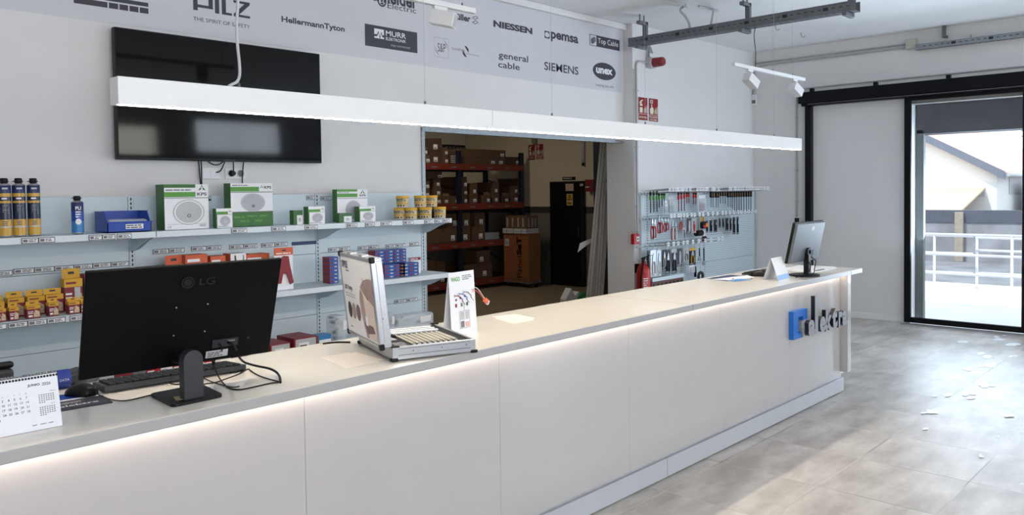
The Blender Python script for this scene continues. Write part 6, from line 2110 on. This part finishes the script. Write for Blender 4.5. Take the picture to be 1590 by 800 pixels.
stack(zt3, [(793, 803.8, 302, 315, 'lower carton of the pair near the right end '+MID, CARD, .5, .55), (795, 804, 290, 301.8, 'upper carton of the pair near the right end '+MID, CARD, .5, .5)])
stack(zt3, [(804.6, 811.5, 301.5, 314.8, 'bottom carton of the stack at the right end '+MID, CARD, .5, .4), (804.6, 811.5, 289.5, 301.2, 'middle carton of the stack at the right end '+MID, CARD, .5, .4), (804.6, 811.5, 278, 289.2, 'top carton of the stack at the right end '+MID, CARD, .5, .4)])
LOW = 'on the lower rack level'
stack(zt2, [(664, 710, 354, 377, 'wide carton with a white label '+LOW, CARD, .6, .78), (694, 710.5, 332, 353.5, 'tall carton on top of the wide one '+LOW, CARD, .5, .55)])
stack(zt2, [(715, 730, 354, 376, 'lower carton of the pair right of the dark upright '+LOW, CARD, .5, .3), (716, 730, 331.5, 353.7, 'upper carton of the pair right of the dark upright '+LOW, CARD, .5, .35)])
stack(zt2, [(734, 753, 353, 375, 'lower carton of the wider pair '+LOW, CARD, .5, .5), (737, 753, 332, 352.7, 'upper carton of the wider pair '+LOW, CARD, .5, .45)])
zq_ = zt2
for i in range(5):
    a = ony(754.5, 370, YC); b = ony(779, 370, YC)
    m = MB(); m.box(a.x+.01*(i % 2), b.x-.012*(i % 3), YC+.05, YC+.4, zq_, zq_+.022, LGREY, .003); m.build('flat_pack', None, ((a.x+b.x)/2, YC+.2, zq_), 'flat pale pack, %s up in the flat pile beside the tall carton' % ORD[i], 'pack', 'flat pale packs on the rack'); zq_ += .0235
BOT = 'on the bottom rack level'
stack(zt1, [(661, 677, 425, 440, 'small carton at the left '+BOT, CARD, .5, .5), (663, 676.5, 407, 424.5, 'open carton stacked at the left '+BOT, CARD, .4, None, None, 'cartons on the storeroom rack', True)])
stack(zt1, [(678, 691, 425, 439, 'second small carton from the left '+BOT, CARD, .5, .5), (677.5, 691.5, 410, 424.5, 'second open carton stacked at the left '+BOT, CARD, .4, None, None, 'cartons on the storeroom rack', True)])
stack(zt1, [(721, 764, 411, 434, 'wide carton with a white label '+BOT, CARD, .5, .66), (741, 760.5, 391, 410.5, 'carton on top of the wide one '+BOT, CARD, .4, .2)])

# the large upright carton on its dolly
dl = thing('wheeled_dolly', 'low wheeled dolly under the large orange brown carton', 'dolly', (10.13, 9.32, 0))
x0, x1, y0, y1 = 9.975, 10.285, 9.03, 9.60
m = MB(); m.box(x0-.01, x1+.01, y0-.01, y1+.01, .075, .10, GALV, .004); m.build('platform', dl)
for x in (x0+.05, x1-.05):
    for y in (y0+.06, y1-.06):
        m = MB(); m.box(x-.014, x+.014, y-.016, y+.016, .045, .075, GALV); c = m.build('caster', dl)
        m = MB(); m.cyl((x-.012, y, .03), (x+.012, y, .03), .03, BLACK, seg=18); m.build('wheel', c)
bx = thing('tall_carton', 'large orange brown upright carton with black lettering on a dolly', 'carton', (10.13, 9.32, .1005))
zt_ = .915
m = MB(); m.box(x0, x1, y0, y1, .1005, zt_, CARDO, .004, 1)
m.rect((x0-.0008, y0+.02, .13), Y_, Z_, .53, .01, CARDD)
m.build('box', bx)
m = MB()
m.text('Panel', Vector((x0-.0012, y0+.045, .17)), Z_, Y_, .34, -.11, BLACK, .0) if False else None
lx = Vector((x0-.0014, y0+.15, .165))
m.text('Panel', lx, Z_, Y_, .37, .115, BLACK, .0)
m.text('SeT', lx+Z_*.385, Z_, Y_, .31, .115, BLACK, .05)
m.build('lettering', bx)
# mirror the lettering so that it reads upwards on the side facing the counter
o = kids(bx)[-1]
for v in o.data.vertices:
    v.co.y = 2*(y0+.095-9.32)-v.co.y if False else v.co.y
m = MB(); m.rect((x0-.0012, y1-.03, .70), -Y_, Z_, .10, .12, LGREY); m.scribble((x0-.0016, y1-.04, .72), -Y_, Z_, .08, .08, 3, MGREY, 1, 2); m.build('label', bx, label='pale label')
m = MB(); m.box(x0-.03, x1-.02, y0+.02, y1-.01, zt_+.002, zt_+.085, LGREY, .004)
m.box(x0-.031, x1-.02, y0+.019, y1-.009, zt_+.04, zt_+.044, MGREY)
for k in (.12, .30, .46):
    m.rect((x0-.0315, y0+k, zt_+.004), Y_, Z_, .012, .078, MGREY)
m.build('panel_pack', None, (10.1, 9.3, zt_+.002), 'flat pale pack lying on the large upright carton', 'pack')
t = thing('printed_carton', 'brown carton with pale strip prints on top of the upright carton', 'carton', (10.1, 9.3, zt_+.087))
m = MB(); m.box(x0, x1-.02, y0+.03, y1-.05, zt_+.087, zt_+.30, CARD, .003, 1)
for k in (.06, .17, .30, .42):
    m.scribble((x0-.001, y0+k+.07, zt_+.11), -Y_, Z_, .05, .16, 7, LGREY, .9, int(k*100))
for k in (.03, .12, .2):
    m.scribble((x0+k, y0+.029, zt_+.11), X_, Z_, .06, .16, 7, LGREY, .9, int(k*200))
m.build('box', t)

# the black door and what hangs around it on the far wall of the storeroom
XS = 10.74
bd = thing('black_cabinet', 'black electrical cabinet door with a yellow warning sign in the storeroom', 'cabinet', (XS, 8.75, 0))
y0, y1, zh = 8.405, 9.112, 1.79
m = MB(); m.box(XS-.10, XS, y0, y1, 0, zh, BLACKM, .006); m.build('body', bd)
m = MB(); m.box(XS-.115, XS-.10, y0+.02, y1-.02, .03, zh-.02, BLACK, .004); m.build('door', bd)
m = MB(); m.box(XS-.13, XS-.115, y0+.05, y0+.075, .85, 1.02, DGREY, .004); m.build('handle', bd)
xf = XS-.1158
def xrect(m, pxa, pxb, yt, yb, mat, x=xf):
    a = onx(pxa, yt, x); b = onx(pxb, yb, x)
    m.poly([(x, a.y, b.z), (x, b.y, b.z), (x, b.y, a.z), (x, a.y, a.z)], mat)
    return a, b
m = MB(); xrect(m, 878, 890.5, 285.5, 296.5, pm('beige paper', (206, 184, 160), .6)); m.build('paper_note', bd, label='beige paper note')
m = MB(); xrect(m, 900, 905.5, 285.5, 289, LGREY); m.build('label', bd, label='small white label')
m = MB()
a, b = xrect(m, 879.8, 889.3, 301.3, 319, PAPERW)
w = a.y-b.y; h = a.z-b.z
f = lambda s, v, k=1: Vector((xf-.0006*k, a.y-w*s, b.z+h*v))
m.poly([f(.06, .40), f(.94, .40), f(.94, .97), f(.06, .97)], YELLOW)
m.poly([f(.10, .45, 2), f(.90, .45, 2), f(.5, .95, 2)], BLACK); m.poly([f(.22, .50, 3), f(.78, .50, 3), f(.5, .85, 3)], YELLOW)
m.poly([f(.52, .80, 4), f(.42, .64, 4), f(.50, .64, 4), f(.46, .52, 4), f(.58, .68, 4), f(.51, .68, 4)], BLACK)
m.poly([f(.06, .04), f(.94, .04), f(.94, .34), f(.06, .34)], YELLOW); m.scribble(f(.12, .08, 2), -Y_, Z_, w*.76, h*.2, 2, BLACK, 1, 2)
m.build('warning_sign', bd, label='yellow warning sign with a black triangle')
a = onx(873.5, 276, XS-.004); b = onx(893.5, 279.5, XS-.004)
m = MB(); m.box(XS-.008, XS, b.y, a.y, b.z, a.z+.01, BLACK, .001, 1); m.scribble((XS-.0086, a.y-.02, b.z+.008), -Y_, Z_, (a.y-b.y)*.85, (a.z-b.z), 1, LGREY, 1.1, 2)
m.build('door_plate', None, (XS, a.y, b.z), 'narrow black plate above the black cabinet', 'plate')
a = onx(908, 279, XS-.12); b = onx(917, 297.5, XS-.12)
t = thing('red_alarm_box', 'red box mounted beside the top of the black cabinet', 'box', (XS, (a.y+b.y)/2, b.z))
m = MB(); m.box(XS-.12, XS, b.y, min(a.y, 8.40), b.z, a.z, CRIMSON, .006); m.build('case', t)
m = MB(); m.rect((XS-.121, min(a.y, 8.4)-.01, b.z+.06), -Y_, Z_, .08, .03, LGREY); m.build('label', t)
sign(820, 831.3, 225, 248.5, ['EXTINTOR'], 'dim red extinguisher sign on the storeroom wall', 'ext', XS, True)
sign(832.3, 844, 223.8, 247.3, ['PULSADOR', 'DE ALARMA'], 'dim red alarm button sign on the storeroom wall', 'push', XS, True)
p = onx(830, 219, XS-.03)
m = MB(); m.box(XS-.06, XS, p.y-.05, p.y+.05, p.z-.05, p.z+.06, pm('olive grey plastic', (150, 142, 120), .5), .005)
m.build('sensor_box', None, (XS, p.y, p.z-.05), 'small grey box on the storeroom wall above the red signs', 'box')
p = onx(905, 220, XS-.04); q_ = onx(905, 248, XS-.04)
t = thing('wall_pipe', 'white vertical pipe with an end fitting on the storeroom wall', 'pipe', (XS, p.y, q_.z))
m = MB(); m.cyl((XS-.04, p.y, 3.0), (XS-.04, p.y, q_.z), .02, WPLAST, seg=14); m.build('pipe', t)
m = MB(); m.cyl((XS-.04, p.y, q_.z), (XS-.04, p.y, q_.z-.05), .024, LGREY, seg=14); m.cyl((XS-.04, p.y, q_.z-.05), (XS-.04, p.y, q_.z-.10), .014, BLACK, .03, seg=14); m.build('fitting', t)
# dark post, leaning profiles, poles, sheet and bag beside the opening
p = onx(929, 300, 9.8)
m = MB(); m.box(9.76, 9.84, p.y-.30, p.y+.06, 0, 3.3, RACKB, .004); m.build('rack_post', None, (9.8, p.y-.1, 0), 'dark blue steel post standing behind the leaning profiles', 'post')
def lean(pb, pt_, w, d, label, mat, z0=0.0):
    a = Vector(pb); b = Vector(pt_)
    ax = (b-a).normalized(); s = Vector((0.55, -.835, 0)); s = (s-ax*s.dot(ax)).normalized(); n = ax.cross(s)
    t = thing('cable_trunking', label, 'trunking', a, 'profiles leaning beside the opening')
    m = MB(); m.obox((a+b)/2, s, n, ax, (w, d, (b-a).length), mat, .003)
    for k in (-.25, .1):
        m.obox((a+b)/2+s*(w*k)+n*(d*.51), s, n, ax, (.006, .003, (b-a).length-.01), MGREY); m.obox((a+b)/2+s*(w*k)-n*(d*.51), s, n, ax, (.006, .003, (b-a).length-.01), MGREY)
    m.build('profile', t)
TRK = pm('grey pvc trunking', (186, 184, 176), .5, noise=.08, scale=30)
def sl(x, y, YY): return ony(x, y, YY)
b0 = sl(913, 455, 5.95); t0_ = sl(941, 200, 5.62)
lean((b0.x, b0.y, .02), (t0_.x+.02, t0_.y, 2.45), .11, .05, 'wide grey trunking profile leaning at the right side of the opening', TRK)
b1 = sl(927, 455, 5.80); t1_ = sl(942, 292, 5.60)
lean((b1.x, b1.y, .02), (t1_.x, t1_.y, 1.72), .10, .05, 'shorter speckled trunking profile leaning in front of the wide one', pm('speckled grey trunking', (170, 168, 158), .5, noise=.25, scale=60))
p = sl(905, 375, 6.05)
m = MB()
prof = [(-.02, .10), (-.01, .02), (.06, -.02), (.16, -.03)]
pts = [Vector((p.x-.06+.22*i/8, p.y-.10*i/8, p.z+.06*math.sin(PI*.5*i/8)-.02)) for i in range(9)]
m.add(pts+[q_+Z_*-.11*(1-i/12)+Vector((-.02, .02, 0)) for i, q_ in enumerate(pts)], [(i, i+1, 10+i, 9+i) for i in range(8)], PAPERW)
sh = m.build('plastic_sheet', None, p, 'white curved plastic sheet tucked behind the leaning profiles', 'sheet')
md = sh.modifiers.new('thickness', 'SOLIDIFY'); md.thickness = .004
p = onz(892, 468, 0)
t = thing('white_bag', 'white crumpled bag on the storeroom floor beside a green one', 'bag', (8.6, 7.0, 0))
c = ony(889, 466, 6.9)
m = MB(); m.prism([(c.x-.12, 6.9, 0), (c.x+.16, 6.9, 0), (c.x+.14, 6.9, c.z+.1), (c.x+.06, 6.9, c.z+.05), (c.x-.02, 6.9, c.z+.16), (c.x-.14, 6.9, c.z+.02)], (.02, .12, 0), PAPERW); m.build('bag', t)
c = ony(902, 463, 6.9)
t = thing('green_bag', 'green crumpled bag at the foot of the leaning profiles', 'bag', (c.x, 6.9, 0))
m = MB(); m.prism([(c.x-.14, 6.88, 0), (c.x+.12, 6.88, 0), (c.x+.12, 6.88, c.z+.06), (c.x+.0, 6.88, c.z+.07), (c.x-.12, 6.88, c.z-.02)], (.02, .2, 0), pm('green plastic bag', (30, 140, 66), .4)); m.build('bag', t)
for i, (x, lab) in enumerate(((842, 'thin pole leaning on the storeroom wall beside the carton, left one'), (845.5, 'thin pole leaning on the storeroom wall beside the carton, right one'))):
    a = onx(x, 437, XS-.16); b = onx(x+3, 378, XS-.02)
    m = MB(); m.cyl((a.x, a.y, .0), (b.x, b.y, b.z), .012, MGREY, seg=8); m.build('thin_pole', None, (a.x, a.y, 0), lab, 'pole')
# sign strip with white cells on the back wall of the storeroom
a = ony(688, 232, 11.3); b = ony(722, 234, 11.3)
m = MB(); m.box(a.x, b.x, 11.29, 11.33, b.z-.05, b.z+.10, BLACKM)
for i in range(6):
    m.rect((a.x+.05+i*(b.x-a.x)/6.2, 11.288, b.z+.02), X_, Z_, (b.x-a.x)/9, .045, MGREY)
m.build('wall_panel', None, (a.x, 11.3, b.z), 'black strip with pale cells on the back wall of the storeroom', 'panel')
# ------------------------------------------------------------------ outside the entrance
PAVE = pm('pale concrete paving', (214, 214, 212), 0.85, noise=0.08, scale=2)
ASPH = pm('pale grey asphalt', (112, 115, 120), 0.9, noise=0.3, scale=1.5)
m = MB(); m.box(10.48, 14.9, -12, 25, -.10, -.005, PAVE); m.build('ground_pavement', **STRUCT)
m = MB(); m.box(14.9, 60, -20, 60, -.14, -.03, ASPH); m.build('ground_road', **STRUCT)
RAIL = pm('galvanised handrail', (206, 210, 216), 0.4, metal=.3, noise=.05)


def railing(x, ys, posts, zs, label, x1=None):
    t = thing('handrail', label, 'railing', (x, (ys[0]+ys[1])/2, 0))
    x1 = x if x1 is None else x1
    X = lambda y: x+(x1-x)*(y-ys[0])/(ys[1]-ys[0])
    for z in zs:
        m = MB(); m.cyl((X(ys[0]), ys[0], z), (X(ys[1]), ys[1], z), .021, RAIL, seg=12); m.build('rail', t)
    for y in posts:
        m = MB(); m.cyl((X(y), y, -.005), (X(y), y, zs[0]), .019, RAIL, seg=12); m.cyl((X(y), y, -.005), (X(y), y, .004), .05, RAIL, seg=16); m.build('post', t)


railing(13.47, (-1.5, 4.6), (2.712, 4.5, .9, -.9), (.885, .58, .29), 'near galvanised ramp handrail outside the glass door')
railing(14.15, (3.38, 7.2), (3.93, 5.4, 6.9), (.83, .55, .24), 'far galvanised handrail turning left behind the near one', 13.95)
railing(14.30, (-1.5, 3.38), (3.36, 1.6, -.2), (.80, .60, .24), 'far galvanised handrail running right behind the near one')
XW = 19.5
WLOW = pm('weathered pale wall base', (136, 138, 144), 0.9, noise=.25, scale=2)
WBAND = pm('blue grey wall coping band', (80, 85, 97), 0.85, noise=.1, scale=3)
m = MB(); m.box(XW, XW+.2, -6, 14, -.1, .82, WLOW); m.box(XW-.02, XW+.22, -6, 14, .82, 1.09, WBAND); m.build('wall_outside', **STRUCT)
m = MB(); m.box(XW-.10, XW-.02, 4.83, 5.0, -.03, 1.05, pm('brownish concrete post', (150, 142, 132), .9, noise=.15, scale=8), .01)
m.build('concrete_post', None, (XW-.05, 4.9, 0), 'brownish concrete post against the low wall across the yard', 'post')
# white house with a tiled roof
HW = pm('white render', (226, 226, 224), 0.9, noise=.02)
TILER = pm('terracotta roof tiles', (212, 168, 158), 0.85, noise=.12, scale=6)
VERGE = pm('blue grey verge board', (104, 112, 128), 0.7)
hs = thing('white_house', 'white rendered house with a terracotta roof behind the low wall', 'house', (30, 9.5, 0))
X0, X1_, Ya, Yb, ze = 27.5, 40.0, 5.94, 14.5, 2.09
ym = (Ya+Yb)/2; zr_ = ze+(ym-Ya)*.56
m = MB()
m.prism([(X0, Ya, -.1), (X0, Yb, -.1), (X0, Yb, ze), (X0, ym, zr_), (X0, Ya, ze)], (X1_-X0, 0, 0), HW)
m.box(X0-.03, X0, Ya+.3, Yb, 1.30, 1.58, pm('pale grey string course', (206, 206, 210), .9))
m.build('walls', hs)
m = MB()
nrm = Vector((0, -.49, .87))
n = 60
for i in range(n):
    a = X0-.15+(X1_-X0+.3)*i/n; b = X0-.15+(X1_-X0+.3)*(i+.96)/n
    m.prism([(a, Ya-.25, ze-.14), ((a+b)/2, Ya-.25, ze-.05), (b, Ya-.25, ze-.14)], (0, ym-Ya+.25, (ym-Ya+.25)*.56), TILER)
m.prism([(X0-.15, Ya-.25, ze-.16), (X0-.15, ym, zr_+.0), (X0-.15, Yb+.25, ze-.16), (X0-.15, Yb+.25, ze-.10), (X0-.15, ym, zr_+.06), (X0-.15, Ya-.25, ze-.10)], (X1_-X0+.3, 0, 0), TILER)
m.build('roof', hs)
m = MB()
m.prism([(X0-.25, Ya-.25, ze-.30), (X0-.25, ym, zr_-.14), (X0-.25, ym, zr_+.09), (X0-.25, Ya-.25, ze-.06)], (.09, 0, 0), VERGE)
m.build('verge_board', hs)
m = MB(); m.cyl((X0-.1, Ya-.3, ze-.16), (X1_, Ya-.3, ze-.16), .06, LGREY, seg=8); m.build('gutter', hs)
m = MB(); m.box(29.0, 30.6, Ya-.03, Ya, 1.35, 1.85, LGREY); m.build('window', hs)
an = thing('lean_to', 'low beige lean-to roof in front of the white house', 'shed', (25.5, 8.0, 0))
BEI = pm('beige sheeting', (214, 186, 152), .8)
m = MB(); m.prism([(23.2, 6.0, .75), (27.45, 6.25, 1.5), (27.45, 12, 1.5), (23.2, 12, .75)], (0, 0, .05), BEI); m.build('roof', an)
m = MB(); m.box(23.3, 27.4, 6.35, 11.9, -.03, .74, BEI); m.build('body', an)
an = thing('annex', 'white flat annex to the right of the house corner', 'building', (30, 3, 0))
m = MB(); m.box(29.5, 40, -3, 5.55, -.05, 1.62, HW); m.build('walls', an)
m = MB(); m.box(29.4, 40.1, -3.1, 5.6, 1.62, 1.70, pm('pale grey string course', (206, 206, 210), .9)); m.build('roof_edge', an)
tr = thing('leafy_tree', 'green tree rising behind the tiled roof', 'tree', (48, 8.0, 0))
LEAF = pm('green leaves', (96, 136, 70), .7, noise=.3, scale=3)
m = MB(); m.cyl((48, 8.0, 0), (48, 8.0, 4.5), .22, pm('brown bark', (100, 80, 62), .9), .14, seg=10); m.build('trunk', tr)
m = MB(); rnd = random.Random(5)
for i in range(700):
    d = Vector((rnd.gauss(0, 1), rnd.gauss(0, 1), rnd.gauss(0, .8))).normalized()*(1.9*rnd.random()**.4)
    c = Vector((48, 8.0, 5.6))+d
    u = Vector((rnd.gauss(0, 1), rnd.gauss(0, 1), rnd.gauss(0, 1))).normalized(); v = u.orthogonal().normalized()
    m.poly([c-u*.16, c+v*.08, c+u*.16, c-v*.08], LEAF)
m.build('crown', tr)
